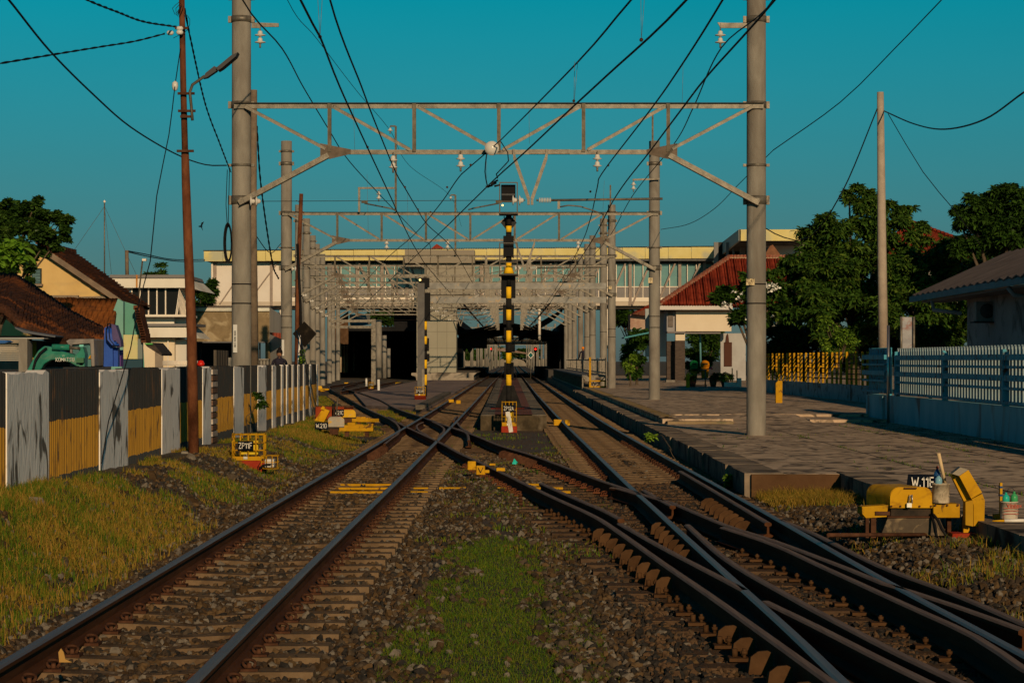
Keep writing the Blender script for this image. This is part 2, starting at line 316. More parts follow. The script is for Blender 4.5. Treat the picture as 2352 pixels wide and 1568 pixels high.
keep = (RS.rand(len(sx_)) > bankw*.45) & ~((np.abs(sx_+.13+.12*np.sin(sy_*1.3))<.46-.012*sy_+.12*(gm-.5)*2)&(sy_<26)&(RS.rand(len(sx_))<.93)) & ~((np.abs(sx_+.25)<.5)&(gm>.42)&(sy_<22)&(RS.rand(len(sx_))<.85)) & ~((sx_>3.05)&(sy_>29.5)) & ~((sx_>4.3))
sx_,sy_ = sx_[keep],sy_[keep]
ssz = (.014+.018*RS.rand(len(sx_))**2)*(1+.35*(RS.rand(len(sx_))>.93))*1.25
inL = (sx_>-3.12)&(sx_<-1.06)
szz = gz(sx_,sy_)+ssz*.35 + np.where(inL,-.005,.0)
stones('ballast_stones', sx_,sy_,szz,ssz,stone_m,'grey brown crushed ballast stones lying around the tracks')
def blades(name, px, py, pz, h, wd, mats, label, lean=.45, seg=2, midx=None):
    n = len(px); a = RS.rand(n)*2*np.pi; la = RS.rand(n)*2*np.pi; ln = h*lean*RS.rand(n)*1.4
    ca,sa = np.cos(a)*wd/2, np.sin(a)*wd/2; dx,dy = np.cos(la)*ln, np.sin(la)*ln
    v = np.zeros((n,5,3)); P = np.stack([px,py,pz-.01],1)
    v[:,0] = P+np.stack([-ca,-sa,0*h],1); v[:,1] = P+np.stack([ca,sa,0*h],1)
    v[:,2] = P+np.stack([-ca*.7+dx*.35,-sa*.7+dy*.35,h*.6],1); v[:,3] = P+np.stack([ca*.7+dx*.35,sa*.7+dy*.35,h*.6],1)
    v[:,4] = P+np.stack([dx,dy,h*(1-.3*RS.rand(n))],1)
    f = np.array([(0,1,3),(0,3,2),(2,3,4)])[None]+(np.arange(n)*5)[:,None,None]
    o = npmesh(name, v.reshape(-1,3), f.reshape(-1,3), mats, midx=np.repeat(midx if midx is not None else RS.randint(0,len(mats),n),3)); tag(o,label,kind='stuff'); return o
gr_g = [M('grass_a',(.045,.10,.008),rough=.6), M('grass_b',(.075,.125,.010),rough=.6), M('grass_c',(.12,.135,.012),rough=.6)]
gr_d = [M('dry_a',(.23,.14,.02),rough=.7), M('dry_b',(.29,.185,.035),rough=.7), M('dry_c',(.15,.125,.015),rough=.7)]
x,y = sample(270000,-5.0,-3.05,10.5,62); q = vnoise(x,y,1.3,9)*.55+vnoise(x,y,.5,10)*.45; k = (q+.24*(1-sm(18,26,y))>.43+.12*sm(-3.8,-3.1,x)+.14*sm(21,25,y)*(1-sm(38,46,y))*(1-sm(-4.2,-3.8,x)))&(RS.rand(len(x))<1-.8*sm(-3.9,-3.1,x)); x,y,q = x[k],y[k],q[k]
near = sm(20,30,y)
mi = np.where(RS.rand(len(x))<.18+.5*sm(.52,.62,vnoise(x,y,.9,21)), RS.randint(0,3,len(x)), 3+RS.randint(0,3,len(x)))
blades('bank_grass', x,y,gz(x,y), (.04+.13*RS.rand(len(x))**2)*(1-.35*near), .004+.003*RS.rand(len(x))+y*.00008, gr_g+gr_d,'yellow dry and green grass on the bank below the painted wall', midx=mi)
x,y = sample(150000,-.95,.6,10.6,34); q = grassmask(x,y); k = (q+.30*(1-sm(14.5,17,y))+.14*(1-sm(17,22,y))>.20+1.1*np.abs(x+.13)**1.8+.25*sm(17,26,y))&(RS.rand(len(x))<.95); x,y = x[k],y[k]
blades('centre_grass', x,y,gz(x,y), .014+.045*RS.rand(len(x))**1.8, .0032+y*.0001, gr_g,'low green grass growing in the ballast between the two tracks', lean=.9)
x,y = sample(14000,-1.3,1.2,20,60); k = (vnoise(x,y,.8,14)>.66); x,y = x[k],y[k]
k2 = (x>-.95)|(y>35); x,y=x[k2],y[k2]
blades('weeds', x,y,gz(x,y), .04+.07*RS.rand(len(x)), .009+y*.0001, gr_g+gr_d[2:],'scattered weeds sprouting from the ballast', lean=.7)
x,y = sample(9000,3.15,4.3,13,29.6); k = (vnoise(x,y,.7,17)+.35*sm(24,28.5,y)>.72); x,y = x[k],y[k]
blades('verge_grass', x,y,gz(x,y), .05+.12*RS.rand(len(x)), .006+y*.0001, gr_d+gr_g[1:],'straw coloured grass beside the platform corner', lean=.8)
x,y = sample(9000,3.15,4.35,27.6,29.7); k = vnoise(x,y,.4,19)>.35; x,y = x[k],y[k]
blades('corner_straw', x,y,gz(x,y), .06+.16*RS.rand(len(x)), .007+0*x, gr_d,'dry straw tufts against the low platform corner', lean=.9)
x,y = sample(30000,0,3.2,58,112); x = np.interp(y,[50,62,74,89,118],[-3.2,-4.0,-5.3,-6.9,-9.9])-x+.1; k = vnoise(x,y,1.2,25)>.35; x,y = x[k],y[k]
x2,y2 = sample(9000,0,1,64,80); x2 = -3.25-(np.interp(y2,[64,75,80],[.1,1.2,1.5]))*x2; k = vnoise(x2,y2,.8,26)>.45; x = np.concatenate([x,x2[k]]); y = np.concatenate([y,y2[k]])
blades('far_grass', x,y,gz(x,y), .06+.08*RS.rand(len(x)), .02+0*x, gr_d+gr_g,'dry grass along the far siding', lean=.6)

# ------------------------------------------------------------------ rails
def rail_mesh(pts, tops=railtop, wide=.07, h=.15, z=0.0, foot=.13):
    prof = [(-foot/2,-h),(-foot/2,-h+.012),(-.012,-h+.035),(-.010,-.045),(-wide/2,-.034),(-wide/2,-.013),(-wide/2+.014,-.002),(wide/2-.014,-.002),(wide/2,-.013),(wide/2,-.034),(.010,-.045),(.012,-h+.035),(foot/2,-h+.012),(foot/2,-h)]
    mb = MB(); n = len(prof); vs = []
    for i,p in enumerate(pts):
        d = (pts[min(i+1,len(pts)-1)]-pts[max(i-1,0)]); d.z = 0; d.normalize(); s_ = Vector((d.y,-d.x,0))
        for a,b in prof: vs.append(p + s_*a + Vector((0,0,b+z)))
    fs = []; mi = []
    for i in range(len(pts)-1):
        for k in range(n):
            fs.append((i*n+k,i*n+(k+1)%n,(i+1)*n+(k+1)%n,(i+1)*n+k)); mi.append(1 if k in (5,6,7) else 0)
    o = len(mb.v); mb.v += [tuple(v) for v in vs]; mb.f += fs; mb.mi += mi; mb.sm += [False]*len(fs)
    mb.f += [tuple(reversed(range(n))), tuple((len(pts)-1)*n+k for k in range(n))]; mb.mi += [0,0]; mb.sm += [False,False]
    return mb
def D2(pts): return [G(x,y,0) for x,y in pts]
RAIL = {}
def rail(key, pts, parent, top=railtop, name='rail', label=None, step=.5, smooth=True, **k):
    P = crom(pts, step) if smooth else pts
    RAIL[key] = (np.array([p.y for p in P]), np.array([p.x for p in P]))
    o = rail_mesh(P, top, **k).build(name, [railside, top], parent)
    if label: o['label'] = label
    return o
def rx(key, y):
    Y,X = RAIL[key]; i = np.argsort(Y); return float(np.interp(y, Y[i], X[i]))
tL = thing('railway_track', (-2.1,20,-.2), 'straight left hand track with concrete sleepers running from the lower left corner under the gantries', 'railway track')
tR = thing('railway_track', (1.8,40,-.2), 'right hand track with dark unlit rail sides curving in beside the stepped platform', 'railway track')
tC = thing('railway_track', (0,30,-.2), 'crossover track cutting diagonally from the lower right to the slip crossing at centre', 'railway track')
tS = thing('railway_track', (-6,90,-.2), 'siding that bends sharply left behind the yellow point machines', 'railway track')
rail('L1', [Vector((-2.72,8,0)),Vector((-2.71,11.3,0)),Vector((-2.70,15.1,0)),Vector((-2.68,21.5,0)),Vector((-2.60,40.6,0)),Vector((-2.57,53.6,0)),Vector((-2.54,63.5,0)),Vector((-2.52,89,0)),Vector((-2.5,178,0)),Vector((-2.3,330,0)),Vector((-2.2,700,0))], tL, railtop)
rail('L2', [Vector((-1.61,8,0)),Vector((-1.60,11.3,0)),Vector((-1.585,19.2,0)),Vector((-1.53,31.3,0)),Vector((-1.50,43.8,0)),Vector((-1.47,55.8,0)),Vector((-1.45,72,0)),Vector((-1.43,105,0)),Vector((-1.4,178,0)),Vector((-1.2,330,0)),Vector((-1.1,700,0))], tL, railtop)
rail('R1', [Vector((1.66,8,0)),Vector((1.66,11.3,0)),Vector((1.655,13.5,0)),Vector((1.63,16,0)),Vector((1.58,21,0)),Vector((1.545,25,0)),Vector((1.50,30,0)),Vector((1.43,41.7,0)),Vector((1.33,58.9,0)),Vector((1.24,85,0)),Vector((1.16,115,0)),Vector((1.1,178,0)),Vector((.9,330,0)),Vector((.9,700,0))], tR, railtop)
rail('R2', [Vector((2.82,8,0)),Vector((2.80,12.4,0)),Vector((2.73,16.6,0)),Vector((2.69,22.8,0)),Vector((2.63,30.1,0)),Vector((2.51,41.7,0)),Vector((2.38,58.9,0)),Vector((2.30,85,0)),Vector((2.24,115,0)),Vector((2.16,178,0)),Vector((1.95,330,0)),Vector((1.95,700,0))], tR, railtop)
rail('C1', D2([(1990,1620),(1919,1568),(1728,1432),(1632,1364),(1523,1290),(1412,1212),(1357,1179),(1258,1134),(1148,1081),(1105,1061),(1056,1039),(1008,1013.5),(942,983),(898,962),(848,940),(811,921),(768,898)]), tC, railtop2)
rail('C2', D2([(2352,1443.4),(2195,1388),(2095,1355.5),(2031,1337),(1948,1303),(1777,1239),(1665,1203),(1544,1153),(1500,1141),(1441,1122),(1368,1097.5),(1295,1070),(1222,1043.5),(1148,1021.5),(1093,999.5),(1030,978),(974,958.5),(910,936.6),(872,917),(823,900)]), tC, railtop2)
rail('Ca', D2([(2420,1455),(2352,1428.7),(2193,1361),(2022,1297),(1870,1223),(1793,1192)]), tC, railtop2, label='outer rust topped rail on the far right')
rail('Cd', D2([(2440,1580),(2352,1531),(2241,1458),(2070,1380),(1900,1303),(1778,1248),(1660,1209)]), tC, railtop2)
rail('Cf', D2([(2300,1612),(2217,1568),(2080,1504),(1948,1437),(1816,1367),(1670,1282),(1579,1203)]), tC, railtop2, name='guard_rail')
rail('Cg', D2([(2240,1612),(2144,1568),(2007,1501),(1875,1434),(1758,1378)]), tC, railtop2)
rail('Cj', D2([(1712,1353),(1670,1331),(1523,1255),(1424,1200)]), tC, railtop2, name='guard_rail')
rail('k1', [Vector((rx('C1',y)+.16,y,0)) for y in (22.6,24,26,28,29.2)], tC, railtop2, name='guard_rail', label='short blue black guard rail with a pale cut end', z=.03)
rail('k2', [Vector((rx('R2',y)-.16,y,0)) for y in (22.5,25,28,31,33)], tR, railtop2, name='guard_rail')
for pts in ([(1475,1136),(1420,1120),(1405,1118)],[(1545,1160),(1510,1142),(1480,1124)]):
    rail('w', D2(pts), tC, railtop2, name='wing_rail')
# slip curves in the middle crossing (point blades)
ZX = lambda x,y: (861.3+x/8.192, 907.3+y/8.192)
for pts in ([(300,450),(400,520),(455,600),(455,660),(410,730),(320,790),(180,900)],[(905,495),(800,545),(790,600),(850,665),(940,715),(1050,790)],
            [(1085,490),(1200,540),(1290,600),(1290,670),(1220,740),(1195,845)],[(1470,600),(1620,640),(1730,710),(1758,780),(1762,840)],[(1530,470),(1570,540),(1650,620),(1780,690),(1900,755)],
            [(250,395),(330,425),(395,460)],[(480,510),(540,555),(610,595)],[(1550,385),(1500,430),(1480,470)]):
    rail('s', D2([ZX(*p) for p in pts]), tC, railtop2, name='point_blade', step=.3, wide=.055, z=-.004)
rail('S1', D2([(811,921),(768.4,898),(757,890),(760,885.5),(793,880.6),(821,877),(860,872)]), tS, railtop2, step=1.5)
rail('S2', D2([(872,917),(823,900),(795,892.8),(789,889),(794,885.3),(821,879)]), tS, railtop2, step=1.5)
rail('S3', D2([(783,897.7),(823,890.4),(872,881.8),(912,874.4)]), tS, railtop2, step=2)
rail('S4', D2([(817,899),(848,894),(880,888),(925,877)]), tS, railtop2, step=2)

# sleepers with clips
def sleeper(L=2.06, w=.24, mid=.20, h=.19, top=-.152):
    mb = MB(); n = 9
    for i in range(n-1):
        a,b = -L/2+L*i/(n-1), -L/2+L*(i+1)/(n-1)
        za = top-.025*math.exp(-(a/.28)**2); zb = top-.025*math.exp(-(b/.28)**2); wa = mid+(w-mid)*min(1,abs(a)/.4); wb = mid+(w-mid)*min(1,abs(b)/.4)
        vs = [(a,-wa/2-.02,top-h),(a,-wa/2+.02,za),(a,wa/2-.02,za),(a,wa/2+.02,top-h),(b,-wb/2-.02,top-h),(b,-wb/2+.02,zb),(b,wb/2-.02,zb),(b,wb/2+.02,top-h)]
        fs = [(0,4,5,1),(1,5,6,2),(2,6,7,3)]
        if i==0: fs.append((0,1,2,3))
        if i==n-2: fs.append((7,6,5,4))
        mb.add(vs, fs)
    return mb
def clip_mb(sgn):
    pts = []
    for k in range(11):
        a = math.pi*1.55*k/10 - .5; pts.append((sgn*(.105+.035*math.cos(a)), .05*math.sin(a)*1.1, -.128+.028*math.sin(k/10*math.pi)))
    mb = MB().tube(pts, .0095, 6); mb.cyl((sgn*.105,0,-.16),(sgn*.105,0,-.112),.016,.014,8); mb.box((sgn*.11,0,-.148),(.10,.13,.018)); return mb
smesh = None
def track_sleepers(t, ya, yb, ka, kb, n_clip, mat, L=2.06, off=0.0, cl=True):
    base = sleeper(L).build('sleeper', mat, origin=(0,0,0)); me = base.data; COL.objects.unlink(base); bpy.data.objects.remove(base)
    cms = []
    for sg in (-1,1):
        b = clip_mb(sg).build('rail_clip', rust_d, origin=(0,0,0)); cms.append(b.data); COL.objects.unlink(b); bpy.data.objects.remove(b)
    y = ya; i = 0; far = MB(); yellow = []
    while y < yb:
        xa, xb = rx(ka,y), rx(kb,y); xc = (xa+xb)/2
        rz = math.atan2(rx(ka,y+1)-rx(ka,y-1),-2)+math.pi; rz = (rz+math.pi/2)%math.pi-math.pi/2
        if i < 96:
            s = bpy.data.objects.new('sleeper', me); COL.objects.link(s); s.parent = t; s.location = Vector((xc+random.uniform(-.012,.012),y,random.uniform(-.006,.004)))-t.location; s.rotation_euler = (0,0,-rz*0.0+random.uniform(-.008,.008))
            if cl and i < n_clip:
                for xr in (xa,xb):
                    for c_ in cms:
                        c = bpy.data.objects.new('rail_clip', c_); COL.objects.link(c); c.parent = s; c.location = (xr-xc,0,.0)
        else: far.bb(xc-L/2,xc+L/2,y-.11,y+.11,-.34,-.155)
        i += 1; y += .6
    if far.v: tag(far.build('sleepers', mat, t), kind='stuff')
track_sleepers(tL, 9.3, 150, 'L1','L2', 42, sleeper_m)
track_sleepers(tR, 33.2, 170, 'R1','R2', 26, sleeper_m)
# long timbers under the turnout
y = 10.2; i = 0
while y < 32.6:
    x0 = rx('C1',y)-.45; x1 = max(rx('R2',y),2.6)+.42
    MB().box(((x0+x1)/2,y,-.26),(x1-x0,.24,.18),rz=random.uniform(-.01,.01)).build('sleeper', sleeper_w, tC); y += .6; i += 1
y = 33.2
while y < 66:
    x0 = min(rx('C1',y) if y<60 else rx('C1',60), 9)-.42; x1 = rx('C2',min(y,100))+.42
    if x1-x0 < 2.6: MB().box(((x0+x1)/2,y+.3,-.262),(x1-x0,.22,.18)).build('sleeper', sleeper_m if y<43 else sleeper_w, tC)
    y += .6
y = 66
while y < 118:
    xa = rx('C1',min(y,118)); xb = rx('C2',min(y,118)); MB().box(((xa+xb)/2,y,-.26),(1.95,.22,.18)).build('sleeper', sleeper_m, tS) ; y += 1.2
# yellow painted strips on sleepers by the wheel sensor
for t,yy,x0,x1 in ((tL,30.35,-2.42,-1.70),(tL,32.15,-2.42,-1.70),(tL,31.25,-2.42,-1.70),(tL,30.35,-1.35,-1.12),(tL,31.25,-1.35,-1.15),(tC,30.4,.0,.78),(tC,31.3,-.2,.7),(tC,32.2,-.25,.45),(tC,31.3,-1.0,-.55)):
    b = MB().box(((x0+x1)/2,yy,-.158),(x1-x0,.13,.03)); b.build('painted_strip', yel_o, t)
for i in range(11): MB().tube([(rx('C1',31.5)+.11*s+.2*0,33.6-i*.62,-.13) for s in (1.0,1.4)],.02,6).build('rail_clip',rust_d,tC)
for i in range(14):      # loop clips along the crossover rails
    for k_,sg in (('C2',1),('C2',-1),('C1',-1)):
        y = 29.5+i*.6
        if k_=='C2' and sg==1 and i<3: continue
        c = clip_mb(sg); c.v = [(a+rx(k_,y),b+y,z_) for a,b,z_ in c.v]; c.build('rail_clip', rust, tC)
# cast iron braces leaning on the rails
def brace(x, y, sg, s=1.0, rz=0):
    pr = [(0,-.175),(0,-.055),(.03,-.04),(.085,-.045),(.125,-.075),(.14,-.175)]
    mb = MB(); c,s_ = math.cos(rz),math.sin(rz)
    P = [Vector((x+sg*(a+.03)*s*c, y+sg*(a+.03)*s*s_, b*s)) for a,b in pr]; mb.prism(P, (-.02*s_,.025,0)); 
    Q = [Vector((x+sg*(a+.03)*s, y+.0, b*s-.0)) for a,b in pr[1:]]
    for a_,b_ in zip(Q[:-1],Q[1:]): mb.add([a_,b_,b_+Vector((0,.12,-.02)),a_+Vector((0,.12,-.02))],[(0,1,2,3)])
    return mb
brown = M('cast_iron_brown',(.055,.028,.013),(.095,.05,.023),5,.85,bump=.3)
for i in range(9): brace(rx('C1',22.2-i*.62)-.01,22.2-i*.62,-1,.95).build('rail_brace', brown, tC)
for i in range(6): brace(rx('C1',14.1-i*.62)-.01,14.1-i*.62,-1,1.0).build('rail_brace', brown, tC)
for i in range(7): brace(rx('R1',23-i*.55)-.01,23-i*.55,-1,.9).build('rail_brace', brown, tR)
for i in range(8): brace(rx('R2',27.3-i*.55)-.19,27.3-i*.55,-1,1.25).build('rail_brace', brown, tR)
for i in range(9): brace(rx('C2',41.5-i*.5)-.02,41.5-i*.5,-1,1.1).build('rail_brace', rust_d, tC)
for i in range(9): brace(rx('L1',44-i*.5)+.02,44-i*.5,1,1.1).build('rail_brace', rust_d, tL)
for i in range(22):      # chair bolts
    y = 26-i*.6; x = rx('C1',y)
    mb = MB(); mb.box((x-.13,y,-.155),(.16,.14,.02)); mb.cyl((x-.12,y-.03,-.15),(x-.12,y-.03,-.09),.011,.011,6); mb.cyl((x-.12,y-.03,-.125),(x-.12,y-.03,-.105),.020,.020,6); mb.cyl((x-.17,y+.03,-.15),(x-.17,y+.03,-.10),.018,.018,6); mb.build('bolt', brown, tC)
    for k_,o_ in (('Cd',-.12),('Cf',.13),('R1',.12)):
        if y < 21:
            x2 = rx(k_,y); mb = MB(); mb.box((x2+o_,y,-.155),(.14,.12,.02)); mb.cyl((x2+o_,y,-.15),(x2+o_,y,-.10),.011,.011,6); mb.cyl((x2+o_,y,-.13),(x2+o_,y,-.11),.020,.020,6); mb.build('bolt', brown, tC)
# dusty ballast between the turnout rails
x,y = sample(14000,.8,2.9,10.4,33); z = gz(x,y)+.03; ssz = .016+.02*RS.rand(len(x))**2
stones('turnout_stones', x,y,z,ssz,[M('dusty_stone',(.075,.045,.027),(.12,.075,.042),30,.95),stone_m[-2]],'rust dusted stones between the turnout rails')
# ------------------------------------------------------------------ platforms (setting)
plat_m = M('platform_concrete',(.40,.30,.21),(.58,.44,.31),2.0,.9,bump=.35,stretch=(1,.8,1),c3=(.10,.08,.062),s3=2.6,l3=.49,h3=.62,detail=11,lo=.38,hi=.62)
edge_m = M('platform_edge',(.16,.13,.10),(.30,.23,.165),2.5,.9,bump=.4,c3=(.04,.033,.028),s3=1.6)
earth_m = M('earth_face',(.075,.038,.018),(.115,.062,.03),2,.95,bump=.6)
joint_m = M('joint_dark',(.04,.035,.03),rough=.95)
pav_g = M('grey_paver',(.10,.085,.068),(.165,.14,.11),6,.9,bump=.3); pav_r = M('red_paver',(.15,.06,.045),(.21,.10,.075),5,.9,bump=.3)
mb = MB(); mb.bb(3.10,3.55,29.8,200,-.4,.112,1)
y = 29.8
while y < 120:
    d = random.uniform(.7,1.1); e_ = random.uniform(-.012,.012); mb.bb(3.05+e_+(random.random()<.12)*.04,3.56,y,y+d-.012,-.38,.118+random.uniform(-.006,.006),1); y += d
y = 8.0
while y < 29.6:
    d = random.uniform(.6,1.3); mb.bb(4.29+random.uniform(-.01,.015),4.78,y,y+d-.01,-.38,.126+random.uniform(-.006,.005),1); y += d
mb.bb(3.55,4.33,29.8,57,-.4,.114,0); mb.bb(4.33,9.4,6,57,-.4,.118,0); mb.bb(4.34,4.75,6,29.8,-.4,.116,1)
mb.bb(3.13,4.33,29.72,29.8,-.4,.11,2)
struct(mb,'platform_lower',[plat_m,edge_m,earth_m])
mb = MB()
for i in range(14): mb.bb(3.6,9.2,31+i*2.0,31.015+i*2.0,.118,.121) if i%2 else None
for xx in (5.6,7.4): mb.bb(xx,xx+.02,8,53,.118,.1212)
struct(mb,'platform_joints',joint_m)
mb = MB(); mb.bb(3.54,40,57,200,-.3,.25,0); mb.bb(3.54,5.2,53.5,57,-.3,.22,0); mb.bb(3.5,3.9,54.2,200,.25,.262,1)
mb.prism([(5.2,57.2,.25),(5.2,53.2,.12),(5.2,57.2,.12)],(1.9,0,0),0); mb.bb(7.1,9.3,54.2,57,.1,.185,0); mb.bb(3.62,5.15,52.9,53.5,.1,.175,3)
struct(mb,'platform_upper',[plat_m,edge_m,earth_m,M('step_edge',(.22,.16,.09),(.30,.22,.13),2,.9,bump=.3,c3=(.09,.10,.06),s3=1)])
mb = MB()
for i in range(46):
    y = 54.3+i*1.3; mb.bb(3.56,3.84,y,y+.55,.262,.266)
struct(mb,'platform_edge_paint',M('yellow_edge_paint',(.34,.21,.04),(.22,.17,.09),7,.85))
# island between the tracks
mb = MB(); 
def xi(y): return -.80-.28*(y-58.6)/121, .88-.15*(y-58.6)/121
y = 58.6; i = 0
while y < 178:
    a,b = xi(y); d = .42
    mb.box((a+.18,y+d/2,-.05+random.uniform(-.004,.004)),(.36,d-.03,.5),mi=0); mb.box((b-.18,y+d/2,-.05+random.uniform(-.004,.004)),(.36,d-.03,.5),mi=0); y += d
a,b = xi(58.6); mb.bb(a-.01,b+.01,58.55,59.0,-.4,.17,2); mb.add([(-.45,58.7,.205),(.54,58.7,.205),(.40,178,.205),(-.74,178,.205)],[(0,1,2,3)],1); mb.bb(a+.02,b-.02,58.62,59.3,-.4,.18,2)
struct(mb,'platform_island',[pav_g,pav_r,M('mossy_concrete',(.045,.035,.022),(.09,.068,.04),4,.95,bump=.6,c3=(.14,.11,.075),s3=2)])
# low paved slab left of the main track
mb = MB(); mb.prism([(-5.4,84,-.06),(-2.95,78,-.06),(-2.95,190,-.06),(-7.5,190,-.06),(-8.2,118,-.06)],(0,0,-.3),0)
for i in range(22): mb.box((-3.15,79+i*1.5,-.02),(.34,1.42,.16),mi=1)
struct(mb,'platform_slab',[M('slab_pink',(.22,.16,.135),(.33,.25,.21),2,.9,bump=.3),pav_g])

# ------------------------------------------------------------------ striped boundary wall on the left
def xw(y): return float(np.interp(y,[10,22,48,70],[-4.78,-4.95,-5.22,-5.45]))
def yw(xd):
    lo,hi = 12,200.0
    for _ in range(50):
        m_ = (lo+hi)/2; xx = HX+xw(m_)*F/m_
        if xx < xd: lo = m_
        else: hi = m_
    return lo
def bandmat():
    m = bpy.data.materials.new('striped_wall_paint'); m.use_nodes = True; nt = m.node_tree; b = nt.nodes['Principled BSDF']; L = nt.links
    tc = nd(nt,'ShaderNodeTexCoord'); sp = nd(nt,'ShaderNodeSeparateXYZ'); L.new(tc.outputs['Object'],sp.inputs[0])
    n = nd(nt,'ShaderNodeTexNoise'); n.inputs['Scale'].default_value = 5; n.inputs['Detail'].default_value = 5; L.new(tc.outputs['Object'],n.inputs['Vector'])
    a = nd(nt,'ShaderNodeMath',operation='MULTIPLY_ADD'); L.new(n.outputs['Fac'],a.inputs[0]); a.inputs[1].default_value = .07; L.new(sp.outputs['Z'],a.inputs[2])
    r = nd(nt,'ShaderNodeValToRGB'); r.color_ramp.interpolation = 'CONSTANT'; e = r.color_ramp.elements
    e[0].position = 0; e[0].color = (.022,.026,.03,1); e[1].position = .375; e[1].color = (.34,.175,.008,1); x_ = e.new(.98); x_.color = (.012,.013,.014,1)
    L.new(a.outputs[0],r.inputs['Fac'])
    n2 = nd(nt,'ShaderNodeTexNoise'); n2.inputs['Scale'].default_value = 14; n2.inputs['Detail'].default_value = 7
    mp = nd(nt,'ShaderNodeMapping'); mp.inputs['Scale'].default_value = (1,1.5,.22); L.new(tc.outputs['Object'],mp.inputs[0]); L.new(mp.outputs[0],n2.inputs['Vector'])
    r2 = nd(nt,'ShaderNodeValToRGB'); r2.color_ramp.elements[0].position = .56; r2.color_ramp.elements[1].position = .72; L.new(n2.outputs['Fac'],r2.inputs['Fac'])
    mx = nd(nt,'ShaderNodeMixRGB'); L.new(r2.outputs[0],mx.inputs[0]); L.new(r.outputs[0],mx.inputs[1]); mx.inputs[2].default_value = (.06,.03,.012,1)
    L.new(mx.outputs[0],b.inputs['Base Color']); b.inputs['Roughness'].default_value = .8; return m
band = bandmat()
pier_w = M('peeling_whitewash',(.82,.78,.74),(.93,.89,.84),3,.85,bump=.35,bscale=12,stretch=(1,1,.5),c3=(.16,.14,.12),s3=2.6,l3=.57,h3=.64,detail=9)
wall = thing('boundary_wall',(-5,30,0),'low boundary wall of white piers and fluted black and yellow panels along the left bank','wall')
segs = [(-60,-30,'s'),(-30,8,'s'),(8,105,'w'),(105,223,'s'),(223,288,'w'),(288,367,'s'),(367,408,'w'),(408,461.5,'s'),(461.5,480.5,'w'),(480.5,491,'b'),(491,533.5,'s'),(533.5,556,'w'),(556,589,'s'),(589,608,'w'),(608,622,'s'),(622,630.5,'w'),(630.5,643,'s'),(643,647.5,'w'),(647.5,655,'s'),(655,659,'w'),(659,668,'s'),(668,672,'w'),(672,681,'s'),(681,685,'w'),(685,694,'s'),(694,698,'w'),(698,708,'s'),(708,712,'w'),(712,725,'s'),(725,728,'w')]
for a,b,t in segs:
    ya,yb = yw(a),yw(b); mb = MB(); top = 1.485
    if t=='s':
        n = max(4,int((yb-ya)/.022)); n = min(n,260); pts = []
        for i in range(n+1):
            y = ya+(yb-ya)*i/n; ph = y/.105; d = .022 if (ph%1)<.62 else -.012
            pts.append((xw(y)+d,y))
        gzv = -.4
        vs = [(x,y,gzv) for x,y in pts]+[(x,y,top+.012*math.sin(y*9)+random.uniform(-.006,.006)) for x,y in pts]; m_ = len(pts)
        fs = [(i,i+1,i+1+m_,i+m_) for i in range(m_-1)]; mb.add(vs,fs)
        bx = [(x-.12,y,z) for x,y,z in vs]; mb.add(bx,[(i+m_,i+1+m_,i+1,i) for i in range(m_-1)]); o_ = len(mb.v)-4*m_
        k = 2*m_
        mb.f += [(i+m_,i+1+m_,k+i+1+m_,k+i+m_) for i in range(m_-1)]; mb.mi += [0]*(m_-1); mb.sm += [False]*(m_-1)
        mb.f += [(0,m_,k+m_,k),(m_-1,k+m_-1,k+2*m_-1,2*m_-1)]; mb.mi += [0,0]; mb.sm += [False]*2
        o = mb.build('panel', band, wall)
        # bands keyed to height: shift mesh so object z is world z
        dz = o.matrix_world.translation.z
    elif t=='b':
        for k in range(13):
            mb.box((xw(ya)-.02,(ya+yb)/2,.14+k*.105),(.16,(yb-ya)*.98,.085),mi=k%2)
        mb.bb(xw(ya)-.14,xw(ya)+.0,ya,yb,-.3,1.46,1)
        mb.build('pier',[M('old_brick_white',(.55,.5,.45),(.3,.2,.14),9,.9),M('old_brick_dark',(.12,.07,.05),(.2,.12,.08),9,.9)],wall)
    else:
        n = 12; zt = [top+random.uniform(-.035,.01) for _ in range(n+1)]
        P = [(xw(ya+(yb-ya)*i/n)+.035,ya+(yb-ya)*i/n,zt[i]) for i in range(n+1)]
        vs = P+[(x,y,-.4) for x,y,z in P]+[(x-.2,y,z) for x,y,z in P]+[(x-.2,y,-.4) for x,y,z in P]; m_ = n+1
        fs = []
        for i in range(n): fs += [(i,i+1,m_+i+1,m_+i),(i,2*m_+i,2*m_+i+1,i+1),(2*m_+i,3*m_+i,3*m_+i+1,2*m_+i+1)]
        fs += [(0,m_,3*m_,2*m_),(n,2*m_+n,3*m_+n,m_+n)]
        mb.add(vs,fs).build('pier',pier_w,wall)
wall.location.z = 0
mb = MB()
for i in range(5): mb.bar((xw(41)-.13+i*.0,40.6+i*.35,.3),(xw(41)-.13,40.6+i*.35,1.78),.05,.30)
one(mb,'timber_post',M('dark_timber',(.06,.05,.04),(.12,.10,.08),5,.9,bump=.5,stretch=(3,3,.3)),'dark grooved timber post standing up behind the striped wall beside the big concrete column','post')

